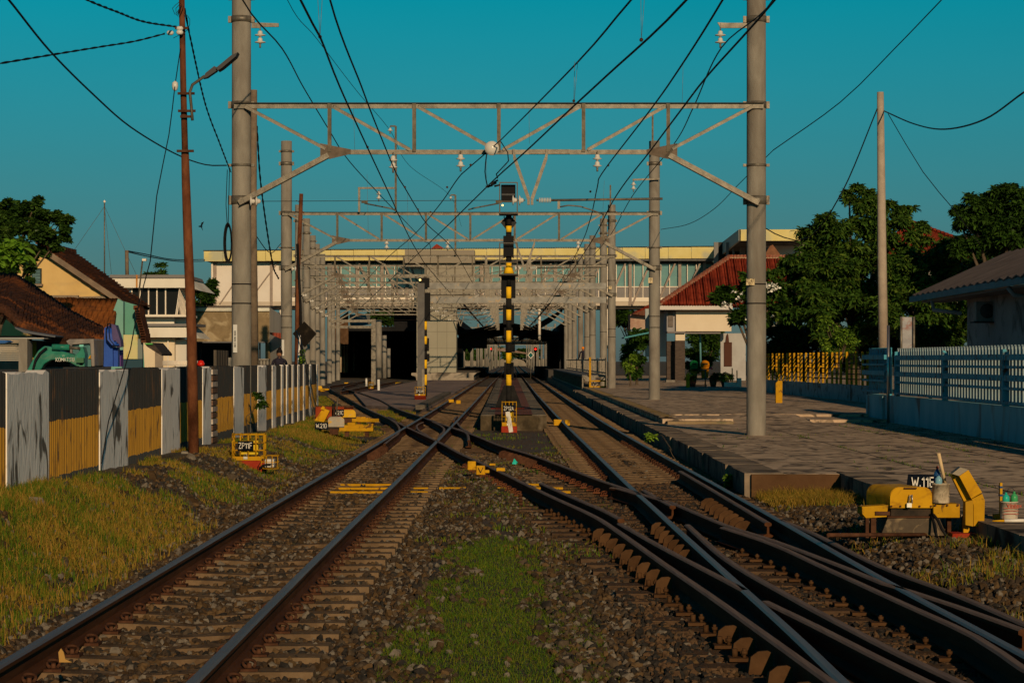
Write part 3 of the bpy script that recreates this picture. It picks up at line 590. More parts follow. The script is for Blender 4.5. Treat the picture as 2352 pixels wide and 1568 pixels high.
# ------------------------------------------------------------------ catenary portals
def insul_v(x, y, z, n=2, r=.09, tilt=0):   # hanging disc insulators
    mb = MB(); mb.cyl((x,y,z),(x,y,z-.06),.012,.012,6,1)
    for i in range(n):
        zz = z-.06-i*.14; mb.lathe((x,y,zz),[(.02,0),(.045,-.02),(.05,-.07),(r,-.085),(r,-.095),(.03,-.11),(.015,-.14)],12)
    mb.cyl((x,y,z-.06-n*.14),(x,y,z-.12-n*.14),.02,.02,6,1); return mb
def portal(Y, xl, xr, lab, ztop=6.66, depth=.97, rad=.19, base_l=-.3, base_r=.1, topL=9.2, topR=9.2, bands=True, vdrop=(.45,), arm=1, drops=False):
    t = thing('catenary_portal',(xl,Y,base_l),lab,'gantry','catenary portals spanning the tracks')
    zb = ztop-depth; gx = 1.76; sg = .055
    for x,b,tp in ((xl,base_l,topL),(xr,base_r,topR)):
        if tp is None: continue
        n = 30; mb = MB(); mb.tube([(x,Y,b-.3),(x,Y,b+.02),(x,Y,(b+tp)/2),(x,Y,tp)],[rad*1.02,rad*1.02,rad*1.0,rad*.97],26); c = mb.build('column',concrete,t)
        if bands:
            side = 1 if x==xl else -1
            for zz,h_ in ((ztop-.02,.13),(zb-.93,.17),(8.75,.07),(8.33,.12),(5.45,.05)):
                if zz > tp-.1: continue
                m2 = MB(); m2.lathe((x,Y,zz),[(rad+.012,-h_/2),(rad+.012,h_/2)],26)
                for s_ in (-1,1): m2.box((x+s_*(rad+.04),Y,zz),(.06,.07,h_*1.05)); m2.cyl((x+s_*(rad+.045),Y-.045,zz),(x+s_*(rad+.045),Y-.03,zz),.012,.012,6)
                m2.build('clamp_band',galv,c)
            for zz in (3.1,2.72) if Y<120 else (3.1,):
                MB().lathe((x,Y,zz),[(rad+.006,-.012),(rad+.006,.012)],26).build('steel_strap',blk_m,c)
    yf = Y-rad-.03
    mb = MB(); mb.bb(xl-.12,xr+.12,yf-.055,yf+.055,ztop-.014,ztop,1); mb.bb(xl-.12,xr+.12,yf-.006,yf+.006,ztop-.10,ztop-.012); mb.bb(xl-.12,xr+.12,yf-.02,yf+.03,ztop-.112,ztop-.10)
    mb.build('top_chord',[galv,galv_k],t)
    mb = MB(); mb.bb(xl+gx,xr-gx,yf-.03,yf+.035,zb-.045,zb+.045); mb.bb((xl+xr)/2+.6,(xl+xr)/2+1.4,yf-.045,yf-.03,zb-.04,zb+.05); mb.build('bottom_chord',galv,t)
    nP = max(4,round((xr-xl-2*gx)/1.6)); xs_ = [xl+gx+(xr-xl-2*gx)*i/nP for i in range(nP+1)]
    for x in xs_:
        mb = MB(); mb.bb(x-.035,x+.035,yf-.058,yf-.047,zb,ztop-.02); mb.bb(x+.028,x+.038,yf-.035,yf+.02,zb,ztop-.02); mb.build('vertical_post',galv_d,t)
    mid = (xl+xr)/2
    def diag(p,q,nm='brace',w=.06):
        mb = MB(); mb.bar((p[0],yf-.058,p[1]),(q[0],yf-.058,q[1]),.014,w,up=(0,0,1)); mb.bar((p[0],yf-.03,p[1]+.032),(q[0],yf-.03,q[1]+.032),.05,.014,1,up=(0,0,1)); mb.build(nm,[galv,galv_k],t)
    diag((xl+.1,ztop-.08),(xs_[0]-.08,zb+.06)); diag((xr-.1,ztop-.08),(xs_[-1]+.08,zb+.06))
    for i in range(nP):
        a,b = xs_[i],xs_[i+1]
        if (a+b)/2 < mid: diag((a+.08,ztop-.09),(b-.08,zb+.04))
        else: diag((b-.08,ztop-.09),(a+.08,zb+.04))
    for s_,x0,xc in ((1,xs_[0],xl),(-1,xs_[-1],xr)):
        MB().prism([(x0-s_*.18,yf-.031,zb+.17),(x0-s_*.18,yf-.031,zb-.08),(x0,yf-.031,zb-.14),(x0+s_*.42,yf-.031,zb-.04),(x0+s_*.42,yf-.031,zb+.05)],(0,-.014,0)).build('gusset_plate',M('gusset_brown',(.11,.085,.065),(.18,.14,.11),6,.7),t)
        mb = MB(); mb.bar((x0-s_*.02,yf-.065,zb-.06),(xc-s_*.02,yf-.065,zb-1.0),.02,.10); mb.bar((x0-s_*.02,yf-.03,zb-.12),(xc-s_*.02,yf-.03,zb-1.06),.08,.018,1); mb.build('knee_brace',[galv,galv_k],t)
    for vx in vdrop:
        a = mid*0+vx
        mb = MB(); zz = zb-.98
        for s_ in (-1,1): mb.bar((a+s_*.33,yf-.05,zb+.05),(a+s_*.31,yf-.05,zb-.12),.05,.06); mb.bar((a+s_*.31,yf-.05,zb-.12),(a+s_*.035,yf-.05,zz+.06),.05,.065); mb.bar((a+s_*.035,yf-.05,zz+.06),(a+s_*.035,yf-.05,zz-.06),.05,.055)
        mb.build('drop_bracket',galv,t)
        if arm:
            z2 = zz+.03; mb = MB(); mb.tube([(a+.12,yf-.05,z2),(a+.16,yf-.05,z2)],.02,8,1)
            for k in range(8): mb.lathe((a+.17+k*.022*1.4,yf-.05,z2),[(.026,0),(.058,.008),(.058,.012),(.026,.022)],10,'X')
            mb.build('rod_insulator',[porcelain,galv],t)
            MB().tube([(a+.40,yf-.05,z2),(a+2.6,yf-.05,z2+.03)],.024,8).build('registration_tube',galv,t)
            mb = MB(); mb.bar((a+.56,yf-.05,z2),(a+.56,yf-.05,z2-.17),.05,.02); mb.tube([(a+.58,yf-.05,z2-.13),(a+.75,yf-.05,z2-.10),(a+.98,yf-.05,z2-.12),(a+1.2,yf-.05,z2-.19),(a+1.45,yf-.05,z2-.28)],.014,6); mb.build('steady_arm',galv,t)
            mb = MB(); mb.tube([(a-.10,yf-.05,z2),(a-.26,yf-.05,z2)],.012,6,1)
            for k in range(2): mb.lathe((a-.13-k*.13,yf-.05,z2),[(.02,0),(.045,-.02),(.05,-.06),(.10,-.075),(.10,-.085),(.02,-.10)],12,'X')
            mb.build('disc_insulator',[porcelain,galv],t)
            MB().tube([(a-.3,yf-.05,z2),(xl+.42,yf-.05,z2-.02)],.006,5).build('span_wire',wire_r,t)
            mb = MB()
            for k in range(2): mb.lathe((xl+.30+k*.11,yf-.05,z2-.02),[(.02,0),(.045,-.02),(.05,-.06),(.10,-.075),(.10,-.085),(.02,-.10)],12,'X')
            mb.build('disc_insulator',[porcelain,galv],t)
            for x0,s_ in ((a-.62,-1),(xl+2.45,1)):
                if xl+2.45 > a-1.2 and s_==1: continue
                mb = MB(); mb.box((x0,yf-.05,z2-.03),(.12,.05,.05),mi=1); mb.tube([(x0,yf-.05,z2-.06),(x0+s_*.5,yf-.1,z2-.16),(x0+s_*.6,yf-.1,z2-.19)],.014,6,0); mb.build('steady_arm',[galv,galv_d],t)
    if drops:
        for x,s_ in ((-1.25,-1),(.86,1)):
            mb = MB(); mb.bb(x-.06,x+.06,yf-.12,yf-.06,4.35,ztop-.02); mb.bb(x+s_*-.10-.02,x+s_*-.10+.02,yf-.12,yf-.06,4.35,zb-.1); mb.build('drop_post',galv,t)
            mb = MB(); mb.tube([(x,yf-.1,4.95),(x+s_*.35,yf-.1,4.75)],.02,6)
            for k in range(6): mb.lathe((x+s_*(.36+.05*k),yf-.1,4.74-.03*k),[(.03,0),(.07,.01),(.03,.03)],8,'X',1)
            mb.tube([(x+s_*.6,yf-.1,4.6),(x+s_*1.25,yf-.1,4.35)],.022,6); mb.bb(x-.12,x+.12,yf-.14,yf-.05,4.3,4.42); mb.build('cantilever_arm',[galv,porcelain],t)
            mb = MB(); mb.tube([(x,yf-.1,4.45),(x+s_*.9,yf-.1,4.28)],.018,6); mb.build('steady_arm',galv_d,t)
    return t, zb, yf
PORT = [(45,-5.35,4.83),(78,-7.73,4.88),(110,-10.3,4.82),(120.7,-10.9,4.85),(137,-12.0,4.85),(147,-12.6,4.85),(161,-13.4,4.85),(177,-14.2,4.85),(190.6,-15.0,4.85),(204,-15.6,4.85)]
ordn = ['nearest and largest lattice gantry, its tall columns running out of the top of the photo','second lattice gantry, whose columns end in open sky below the top of the photo','third lattice gantry, its top beam level with the cream edge of the footbridge roof',
 'fourth lattice gantry back in the thicket of beams before the footbridge','fifth lattice gantry back, seen against the footbridge windows','sixth lattice gantry back, seen against the footbridge windows','seventh lattice gantry back, crossing the footbridge louvres','eighth lattice gantry back, low against the footbridge','ninth lattice gantry back, just before the elevator tower','tenth and farthest lattice gantry, close to the footbridge']
for i,(Y,xl,xr) in enumerate(PORT):
    vd = (.36,) if i<1 else (.45,) if i<2 else (-4.6,) 
    portal(Y,xl,xr,ordn[i],drops=(i>=2),base_l=.2 if i==0 else -.1,base_r=.1 if i==0 else .25,topL=12 if i==0 else 9.1,topR=12 if i==0 else 9.1,vdrop=vd,arm=i<8,bands=i<6)
P1 = [o for o in COL.objects if o.name=='catenary_portal'][0]; P2 = [o for o in COL.objects if o.name=='catenary_portal.001'][0]; P3 = [o for o in COL.objects if o.name=='catenary_portal.002'][0]
for pr,Y,xs_ in ((P1,45,((-4.98,7.93,-5.15),(4.12,7.93,4.65))),):
    for x,z,xc in xs_:
        MB().bar((xc,Y,z+.28),(x,Y,z+.28),.05,.10).build('side_arm',galv,pr)
        mb = insul_v(x,Y,z+.24,2,.11); mb.build('disc_insulator',[porcelain,galv],pr)
MB().prism([PD(1648,52,45.2),PD(1690,54,45.2),PD(1690,64,45.2),PD(1655,64,45.2)],(0,.05,0)).build('side_arm',galv,P1)
MB().prism([PD(578,52,45.2),PD(640,54,45.2),PD(640,62,45.2),PD(578,62,45.2)],(0,.05,0)).build('side_arm',galv,P1)
for x,y in ((1058,352),(903,355),(1372,352)):      # insulators under P1 bottom chord
    p = PD(x,y,44.7); insul_v(p.x,p.y,p.z+.04,2,.09).build('disc_insulator',[porcelain,galv],P1)
for x,y in ((888,552),(1028,552),(1328,552)):
    p = PD(x,y,77.7); insul_v(p.x,p.y,p.z+.04,2,.1).build('disc_insulator',[porcelain,galv],P2)
p = PD(1130,343,44.6); mb = MB(); mb.lathe(p,[(.03,-.25),(.14,-.22),(.14,-.20),(.06,-.17),(.125,-.14),(.125,-.12),(.06,-.09),(.115,-.06),(.115,-.04),(.05,0),(.03,.1)],18,'Y'); mb.build('strain_insulator',porcelain,P1)
def post_arm(Y,x,y0,y1,xa,nm,parent,w=.07):        # tall steel post with a short arm
    mb = MB(); a = PD(x,y0,Y); b = PD(x,y1,Y); mb.bar(a,b,w,w); c = PD(xa,y0,Y); mb.bar(a,c,w*.7,w*.7); mb.build(nm,galv_d,parent)
    insul_v(c.x,c.y,c.z,1,.10).build('disc_insulator',[porcelain,galv],parent)
post_arm(77.6,909,290,485,896,'wire_post',P2); post_arm(109.6,1046,448,586,1035,'wire_post',P3,.09)
mb = MB(); mb.bar(PD(825,430,77.6),PD(825,487,77.6),.07,.07); mb.bar(PD(822,432,77.6),PD(906,432,77.6),.06,.06); mb.build('side_arm',galv,P2); p = PD(870,436,77.6); insul_v(p.x,p.y,p.z,2,.10).build('disc_insulator',[porcelain,galv],P2)
mb = MB(); mb.bar(PD(1453,413,77.7),PD(1515,411,77.7),.05,.06); mb.build('side_arm',galv,P2); p = PD(1455,414,77.7); insul_v(p.x,p.y,p.z,2,.10).build('disc_insulator',[porcelain,galv],P2)
MB().bar(PD(1499,258,77.5),PD(1499,350,77.5),.06,.06).build('wire_post',galv_d,P2)
MB().bar(PD(1402,425,109.5),PD(1402,520,109.5),.07,.07).build('wire_post',galv_d,P3)
# number plates on the right columns
def plate(pr, x0,y0,x1,y1,Y, t1, t2, sz):
    a = PD(x0,y0,Y); b = PD(x1,y1,Y); o = MB().bb(a.x,b.x,Y,Y+.012,b.z,a.z).build('number_plate',M('plate_cream',(.62,.50,.30),rough=.5),pr)
    signtext(t1,o,sz*.75,((a.x+b.x)/2,Y-.003,a.z-(a.z-b.z)*.27),letter_k,sx=.7,wt=.15); signtext(t2,o,sz*.75,((a.x+b.x)/2,Y-.003,a.z-(a.z-b.z)*.75),letter_k,sx=.7,wt=.15)
plate(P1,1714,640,1733,655,44.78,'0T-47','107',.075)
plate(P2,1489,638,1499,650,77.76,'-45','7',.085)
plate(P3,1398,657,1405,664,109.75,'-43','',.08)
for x,Y in ((-5.35,44.8),(-7.73,77.8)):
    mb = MB(); mb.bb(x-.14,x-.06,Y,Y+.01,1.75,2.3); o = mb.build('phone_sticker',M('sticker_white',(.6,.6,.58),rough=.6),P1 if Y<50 else P2)
text('0812 8282 8282',P1,'lettering',.05,(-5.45,44.79,2.02),letter_k,rot=(math.pi/2,-math.pi/2,0))
# ------------------------------------------------------------------ wires
def W(name, pts, label, r=.011, mat=wire_m, par=None):
    return one(MB().tube(crom([Vector(p) for p in pts],1.0),r,6),name,mat,label,'wire','overhead wires above the tracks')
def H(x,y,h): Y = F*h/(HY-y); return Vector(((x-HX)*Y/F,Y,CZ+h))
W('feeder_wire',[(-4.3,30,8.2),H(557,0,6.2),PD(648,112,45),PD(697,201,52.5),PD(753,294,61.5),PD(798,365,67.5),PD(872,447,78),PD(968,549,108),PD(989,584,120),(-7.8,204,6.7)],'thick black feeder wire held by the arm on the nearest left column',.014)
W('contact_wire',[(-1.7,12,4.9),H(690,0,3.3),H(735,85,3.3),H(781,201,3.35),H(844,339,3.4),PD(904,467,46.5),PD(914,491,50),PD(960,580,67),PD(1005,640,92),PD(1090,735,190)],'contact wire over the left track that enters the top edge left of the pale droppers',.012)
W('messenger_wire',[(-1.5,15,5.5),H(758,0,3.75),H(831,201,3.7),H(865,290,3.7),PD(910,398,45),PD(929,430,48.6),PD(958,479,55.5),PD(983,517,62.4),PD(1041,573,76),PD(1080,640,103),PD(1115,705,158)],'messenger wire over the left track carried by the left hanging insulator',.012)
W('messenger_wire',[(1.8,17,5.3),H(1450,0,3.7),H(1325,145,3.7),PD(1150,322,44),PD(1118,350,44.7),PD(1060,400,45),PD(1010,470,54),PD(950,540,67),PD(880,602,84),PD(800,690,110)],'messenger wire crossing down left from the big strain insulator on the nearest gantry',.012)
W('contact_wire',[(1.9,13,4.8),H(1577,0,3.2),H(1396,172,3.2),H(1322,240,3.2),H(1214,342,3.2),PD(1142,406.5,39.7),PD(1091,456,45),PD(1000,545,59),PD(910,630,85),PD(830,705,118)],'contact wire slanting down left through the section clamp beside the signal',.013)
W('messenger_wire',[(2.2,15,5.4),H(1660,0,3.7),H(1551,172,3.7),H(1486,263,3.7),PD(1383,398,45),PD(1372,430,49),PD(1355,506,60),PD(1331,568,75),PD(1285,650,109),PD(1240,720,180)],'messenger wire over the right track carried by the right hanging insulator',.012)
W('contact_wire',[(2.4,13,4.8),H(1780,0,3.2),H(1627,172,3.2),H(1568,248,3.2),H(1495,345,3.25),PD(1413,453.5,44.8),PD(1354,562,63),PD(1290,655,100),PD(1225,745,200)],'contact wire running straight above the right hand track',.012)
W('feeder_wire',[(4.1,30,8.3),H(1783,-10,6.2),PD(1657,110,45),PD(1593,246,54),PD(1548,331,65),PD(1454,448,78),PD(1398,545,100),PD(1340,610,140),PD(1300,650,200)],'thick black feeder wire held by the arm on the nearest right column',.014)
W('earth_wire',[(-5.5,45,11.4),PD(660,0,50),PD(728,90,57),PD(820,210,68),PD(896,300,78),PD(940,380,86),PD(1035,452,110),PD(1060,520,137)],'thin sagging earth wire looping between the tall steel posts',.008)
for k,(pa,pb) in enumerate([((730,0),(735,85)),((740,0),(735,85)),((1472,0),(1473,92)),((1480,0),(1473,92)),((1320,142),(1318,232)),((1327,142),(1319,232)),((1569,150),(1567,235)),((843,400),(846,540)),((812,250),(815,350)),((1117,356),(1118,410)),((1176,356),(1150,400)),((1388,415),(1385,480)),((936,440),(938,600)),((1215,250),(1216,330))]):
    Y = 28 if pa[1]<150 else 40 if pa[1]<300 else 52
    one(MB().tube([PD(*pa,Y),PD(*pb,Y)],.0035,4),'dropper_wire',galv,'thin pale dropper hanging between messenger and contact wires','dropper','droppers between the wires')
# clamps and jumper
mb = MB(); p = PD(1130,425,39.5)
for dx,dz,l,a in ((0,0,.16,.5),(.04,.05,.13,.55),(-.05,-.02,.12,.2),(.09,-.01,.1,.25)):
    mb.bar(p+Vector((dx-l/2,0,dz-l*a/2)),p+Vector((dx+l/2,0,dz+l*a/2)),.03,.03)
one(mb,'section_clamp',wire_m,'black clamp joining the slanting contact wires just left of the signal head','wire clamp')
W('feeder_cable',[PD(1066,700,150),PD(1085,722,180),PD(1110,750,240),PD(1135,780,330),PD(1150,800,420)],'thick dark cable sagging away over the left track beneath the beams',.075)
W('feeder_cable',[PD(1272,688,150),PD(1255,705,165),PD(1230,735,210),PD(1200,765,290),PD(1180,785,400)],'thick dark cable sagging away over the right track beneath the beams',.075)
W('jumper_wire',[PD(1150,325,42),PD(1166,350,42),PD(1168,370,41),PD(1140,400,40),PD(1143,410,40)],'curled jumper wire from the strain insulator down to the contact wire',.010)
W('jumper_wire',[PD(1118,352,44),PD(1114,395,42),PD(1120,430,40)],'short jumper hanging straight down to the section clamp',.012)
for x,y,Y in ((1081,379,44),(1027,430,48),(958,430,48),(987,483,60),(993,483,55),(930,430,48),(1434,392,44)):
    pass
# cables left of frame
def C(name, pts, label, r=.012, tw=0, cat='cable', mat=wire_m, grp='cables and wires on the left of the photo'):
    mb = MB()
    if tw: twist([Vector(p) for p in pts],tw*.62,r*.85,.8,mb)
    else: mb.tube(crom([Vector(p) for p in pts],.6),r,6)
    return one(mb,name,mat,label,cat,grp)
C('service_cable',[PD(-20,-40,24),PD(20,0,25),PD(115,118,29),PD(215,218,33),PD(300,292,36.5),PD(400,352,40.5),PD(470,378,43),PD(520,380,44.9)],'single black cable swooping down to the clamp on the nearest left column',.013)
C('twisted_cable',[PD(150,-30,26),PD(200,0,27),PD(270,28,29),PD(330,50,31),PD(405,62,33)],'twisted cable descending from the top edge to the rusty pole',.010,.014)
C('twisted_cable',[PD(0,146,26),PD(120,126,28),PD(230,108,30),PD(310,95,31.5),PD(378,78,32.8)],'twisted cable coming from the left edge up to the rusty pole',.009,.012)
C('twisted_cable',[PD(424,20,33),PD(440,100,34.5),PD(472,240,39),PD(505,330,42),PD(530,395,44.8)],'twisted cable running down from the rusty pole to the concrete column',.010,.013)
C('guy_wire',[PD(415,110,33),PD(402,196,32),PD(388,310,31),PD(360,450,30),PD(345,600,29),PD(318,700,28.5),PD(300,800,28),PD(249,968,27.3),PD(233,1064,27)],'thin guy wire with an egg insulator slanting down in front of the wall',.007)
mb = MB(); mb.lathe(PD(402,198,32),[(.012,.07),(.04,.045),(.045,0),(.035,-.05),(.01,-.07)],10); one(mb,'egg_insulator',porcelain,'small brown and white egg insulator on the thin guy wire','insulator')
C('twisted_cable',[PD(590,290,60),PD(600,430,62),PD(625,600,66),PD(640,640,68)],'twisted cable hanging to the second left column',.018,.02)
C('service_cable',[PD(580,530,60),PD(620,580,66),PD(645,560,77)],'cable sagging between the first and second left columns',.012)
# cable coil on column 1
mb = MB()
for k in range(6):
    a = []
    for i in range(25):
        th = 2*math.pi*i/24; a.append(PD(524,558,44.85)+Vector(((.055+.005*k)*math.cos(th),-.02*k+.05,(.33+.012*k)*math.sin(th))))
    mb.tube(a,.012,5)
mb.tube([PD(527,390,44.9),PD(524,520,44.8)],.008,5); mb.tube([PD(522,390,44.9),PD(519,470,44.8),PD(522,520,44.8)],.008,5)
one(mb,'cable_coil',wire_m,'black coil of spare cable hung on the left side of the nearest column','cable coil')
W('messenger_wire',[PD(2163,0,34),PD(2053,114,38),PD(1930,235,41),PD(1776,345,45)],'single black wire rising from the right column clamp to the top right edge',.010)
W('service_wire',[PD(1776,345,45),PD(1700,420,50),PD(1640,480,57),PD(1580,515,67),PD(1518,527,78)],'thin black wire sagging from the nearest to the second right column',.009)
W('service_wire',[PD(1760,525,70),PD(1800,545,68),PD(1860,545,66),PD(1935,440,63),PD(2015,250,68)],'black cable drooping left from the pale lamp pole',.018)
W('service_wire',[PD(2030,255,68),PD(2100,285,62),PD(2170,297,56),PD(2260,275,50),PD(2352,212,44)],'heavy black cable sagging right from the pale lamp pole',.02)
W('service_wire',[PD(2040,262,68),PD(2120,395,66),PD(2190,480,64),PD(2250,560,62)],'thin cable falling right from the pale pole into the trees',.012)
# ------------------------------------------------------------------ poles
t = thing('lamp_pole',(-4.62,33,.2),'rusty brown steel pole with a street lamp arm standing before the striped wall','street lamp')
a = [PD(445,1045,33),PD(440,760,33),PD(432,560,33),PD(427,420,33),PD(425,350,33)]; mb = MB().tube(a,[.078,.074,.068,.062,.056],14)
mb.tube([PD(425,350,33),PD(421,200,33),PD(417,-30,33)],[.046,.045,.042],12); mb.build('pole',rust,t)
for x0,x1,y in ((408,447,215),(409,449,255),(406,445,347),(414,438,268),(402,432,65)): MB().bar(PD(x0,y,32.9),PD(x1,y,32.9),.03,.035).build('bracket',rust_d,t)
ar = MB().tube(crom([PD(442,277,32.85),PD(439,240,32.85),PD(436,212,32.85),PD(442,195,32.85),PD(455,186,32.85),PD(470,175,32.85)],.1),.021,8).build('lamp_arm',galv_d,t)
mb = MB(); mb.prism([PD(466,180,32.8),PD(472,168,32.8),PD(492,152,32.8),PD(500,156,32.8),PD(497,163,32.8),PD(475,178,32.8)],(0,.14,0)); mb.prism([PD(496,156,32.75),PD(530,128,32.75),PD(546,120,32.75),PD(541,130,32.75),PD(510,156,32.75),PD(500,162,32.75)],(0,.24,0)); mb.build('lamp_head',M('lamp_grey',(.07,.07,.075),rough=.45),t)
mb = MB()
for i in range(4): mb.tube(crom([PD(412+i*3,5+i*3,32.9),PD(396+8*i,20,32.9),PD(402+3*i,34+2*i,32.9),PD(416,14,32.9)],.06),.005,4)
mb.tube(crom([PD(423,30,32.9),PD(436,45,32.9),PD(430,70,32.9),PD(398,88,32.9)],.06),.005,4)
for x,y in ((391,76),(413,66),(413,75)): mb.lathe(PD(x,y,32.85),[(.01,-.05),(.035,-.03),(.035,.03),(.01,.05)],8,'X',1)
mb.build('cable_tangle',[wire_m,porcelain],t)
mb = MB(); mb.tube([PD(2030,860,68),PD(2026,600,68),PD(2022,212,68)],[.15,.135,.10],18)
t = one(mb,'utility_pole',M('pole_pale',(.33,.27,.22),(.42,.35,.28),4,.85,bump=.3),'pale tapering concrete pole standing between the trees and the blue fence','pole',origin=(11,68,.2))
mb = MB(); mb.tube([PD(584,840,60),PD(580,500,60),PD(583,207,60)],[.12,.11,.09],12); one(mb,'utility_pole',M('pole_brown',(.15,.11,.08),(.22,.17,.12),4,.9,bump=.3),'weathered brown pole half hidden behind the nearest left column','pole')
mb = MB(); mb.tube([PD(694,905,66),PD(690,700,66),PD(683,560,66)],[.045,.04,.04],8); o = one(mb,'signal_post',blk_m,'thin black post leaning left with the dark diamond board on it','post')
mb = MB(); mb.tube([PD(681,860,70),PD(684,640,70),PD(692,445,70)],[.07,.065,.06],8); mb.tube(crom([PD(680,460,70),PD(696,470,70),PD(684,480,70),PD(698,490,70)],.2),.01,4); one(mb,'utility_pole',rust,'slender rusty pole wrapped in wire beside the second left column','pole')
mb = MB(); mb.tube([PD(683,900,64),PD(688,770,64)],.035,8); one(mb,'marker_post',whitep,'slim white post with a vine climbing it near the diamond board','post')
mb = MB(); mb.prism([PD(672,766,65.9),PD(699,738,65.9),PD(727,766,65.9),PD(700,798,65.9)],(0,.03,0)); t = one(mb,'diamond_board',M('board_black',(.012,.010,.008),(.04,.03,.02),4,.9,lo=.55,hi=.75),'large dark diamond shaped signal board seen from behind','signal board')
# grey box post + double beam
t = thing('signal_gantry',(-4,102,-.2),'grey square post with two flat box beams reaching right across the tracks','gantry')
MB().bb(XA(959,102),XA(975,102),101.9,102.2,-.2,5.05).build('post',M('post_grey',(.105,.10,.10),(.14,.135,.13),4,.6,.1),t)
MB().bb(XA(969,102),XA(975,102)+.0,101.86,101.9,-.2,1.2).build('post_edge',galv,t)
for y0,y1 in ((650,664),(682,696)):
    o = MB().bb(XA(975,105),XA(1392,105),104.8,105.0,ZA(y1,105),ZA(y0,105)).build('beam',M('beam_flat',(.17,.17,.165),(.27,.265,.25),3,.5,.2,c3=(.36,.27,.17),s3=3,l3=.6,h3=.7),t)
t = thing('signal_gantry',(-7.5,150,-.2),'small galvanised frame of two rails and a post in front of the dark train shed','gantry')
MB().bb(XA(853,150),XA(863,150),149.9,150.15,-.2,ZA(733,150)).build('post',galv,t)
for y0,y1 in ((734,740),(748,754)): MB().bb(XA(757,150),XA(856,150),149.8,149.9,ZA(y1,150),ZA(y0,150)).build('beam',galv,t)
for k,(x0,x1,y0,y1,Y) in enumerate(((863,877,735,868,165),(878,888,770,868,172),(889,897,800,866,176))):
    one(MB().tube([PD((x0+x1)/2,y1,Y),PD((x0+x1)/2,y0,Y)],(x1-x0)/2*Y/F,16),'concrete_column',concrete,['thickest of the three round columns by the dark shed opening','middle of the three round columns by the dark shed opening','shortest of the three round columns by the dark shed opening'][k],'column','round columns by the shed')
# ------------------------------------------------------------------ colour light signal on the island
t = thing('railway_signal',(-.1,65.6,.2),'tall black and yellow banded signal mast with caged heads, standing on the island between tracks','signal')
YS = 65.6; xS = lambda x: XA(x,YS); zS = lambda y: ZA(y,YS); cx = xS(1168.5)
def seg(y0,y1,m,w=.082): MB().cyl((cx,YS,zS(y1)),(cx,YS,zS(y0)),w,w,18).build('mast_band',m,t)
bands_ = [(496,519,blk),(533,558,blk),(583,603,blk),(685,711,blk),(735,759,blk),(785,810,blk),(834,860,blk),(885,937,blk),(519,533,'y'),(558,583,'y'),(659,685,'y'),(711,735,'y'),(759,785,'y'),(810,834,'y'),(860,885,'y')]
_old = [(496,520,blk),(518,530,yel),(530,548,blk),(548,571,yel),(571,603,blk),(668,683,yel),(683,712,blk),(712,735,yel),(735,760,blk),(760,783,yel),(783,806,blk),(806,823,yel),(823,857,blk),(857,885,yel),(885,937,blk)]
mast_y = M('mast_yellow',(.85,.48,.015),(.90,.54,.02),3,.6)
for y0,y1,m in bands_: seg(y0,y1,mast_y if m=='y' else m)
seg(603,616,mast_y); MB().cyl((cx,YS,zS(628)),(cx,YS,zS(613)),.16,.09,16).build('collar',mast_y,t); seg(628,659,blk_m,.075)
MB().prism([(xS(1136),YS-.02,zS(937)),(xS(1157),YS-.02,zS(885)),(xS(1180),YS-.02,zS(885)),(xS(1200),YS-.02,zS(937))],(0,.04,0)).build('base_plate',blk,t)
MB().bb(xS(1128),xS(1204),YS-.1,YS+.4,zS(944),zS(937)).build('base_block',redp,t)
def head(x0,x1,y0,y1,bx0,bx1,by0,by1):
    b = MB().bb(xS(bx0),xS(bx1),YS-.16,YS+.2,zS(by1),zS(by0)).build('signal_head',blk_m,t); bevel(b,.015)
    mb = MB()
    for x in (x0,x1):
        for yy in (YS-.42,YS-.1): mb.bar((xS(x),yy,zS(y0)),(xS(x),yy,zS(y1)),.03,.03)
    for y in (y0,(y0+y1*1.6)/2.6,y1):
        for yy in (YS-.42,): mb.bar((xS(x0),yy,zS(y)),(xS(x1),yy,zS(y)),.022,.03)
        for x in (x0,x1): mb.bar((xS(x),YS-.42,zS(y)),(xS(x),YS+.1,zS(y)),.022,.022)
    mb.build('cage',M('cage_bronze',(.035,.028,.02),rough=.4,metal=.5),t)
    MB().bb(xS(x0)-.02,xS(x1)+.02,YS-.42,YS+.12,zS(y1)-.04,zS(y1)).build('cage_floor',blk_m,t)
head(1148,1188,422,492,1151,1184,425,464); head(1148,1188,560,631,1156,1180,542,590)
for (x0,x1,y0,y1) in ((1151,1184,630,684),(1155,1181,700,745),(1157,1178,752,778),(1161,1183,790,808),(1158,1180,832,872)):
    b = MB().bb(xS(x0),xS(x1),YS-.04,YS+.34,zS(y1),zS(y0)).build('signal_head',blk_m,t); bevel(b,.012)
MB().prism([(xS(1150),YS+.12,zS(511)),(xS(1168),YS+.12,zS(490)),(xS(1187),YS+.12,zS(511)),(xS(1168),YS+.12,zS(533))],(0,.03,0)).build('diamond_plate',M('board_dark',(.03,.03,.032),rough=.5),t)
MB().cyl((xS(1154.5),YS-.45,zS(474)),(xS(1154.5),YS-.43,zS(474)),.028,.028,10).build('lamp',M('warm_lamp',(1,.8,.4),emit=(1,.55,.15),estr=2.5),t)
MB().bb(xS(1152),xS(1184),YS-.18,YS-.165,zS(450),zS(446)).build('hood_edge',M('hood',(.03,.03,.035),rough=.3),t)
for s_ in (-1,1):
    mb = MB(); mb.tube([(cx+s_*(.16+.06*math.cos(a)),YS-.05,zS(864)+.09*math.sin(a)) for a in np.linspace(0,2*math.pi,14)],.012,5); mb.build('cable_loop',wire_m,t)
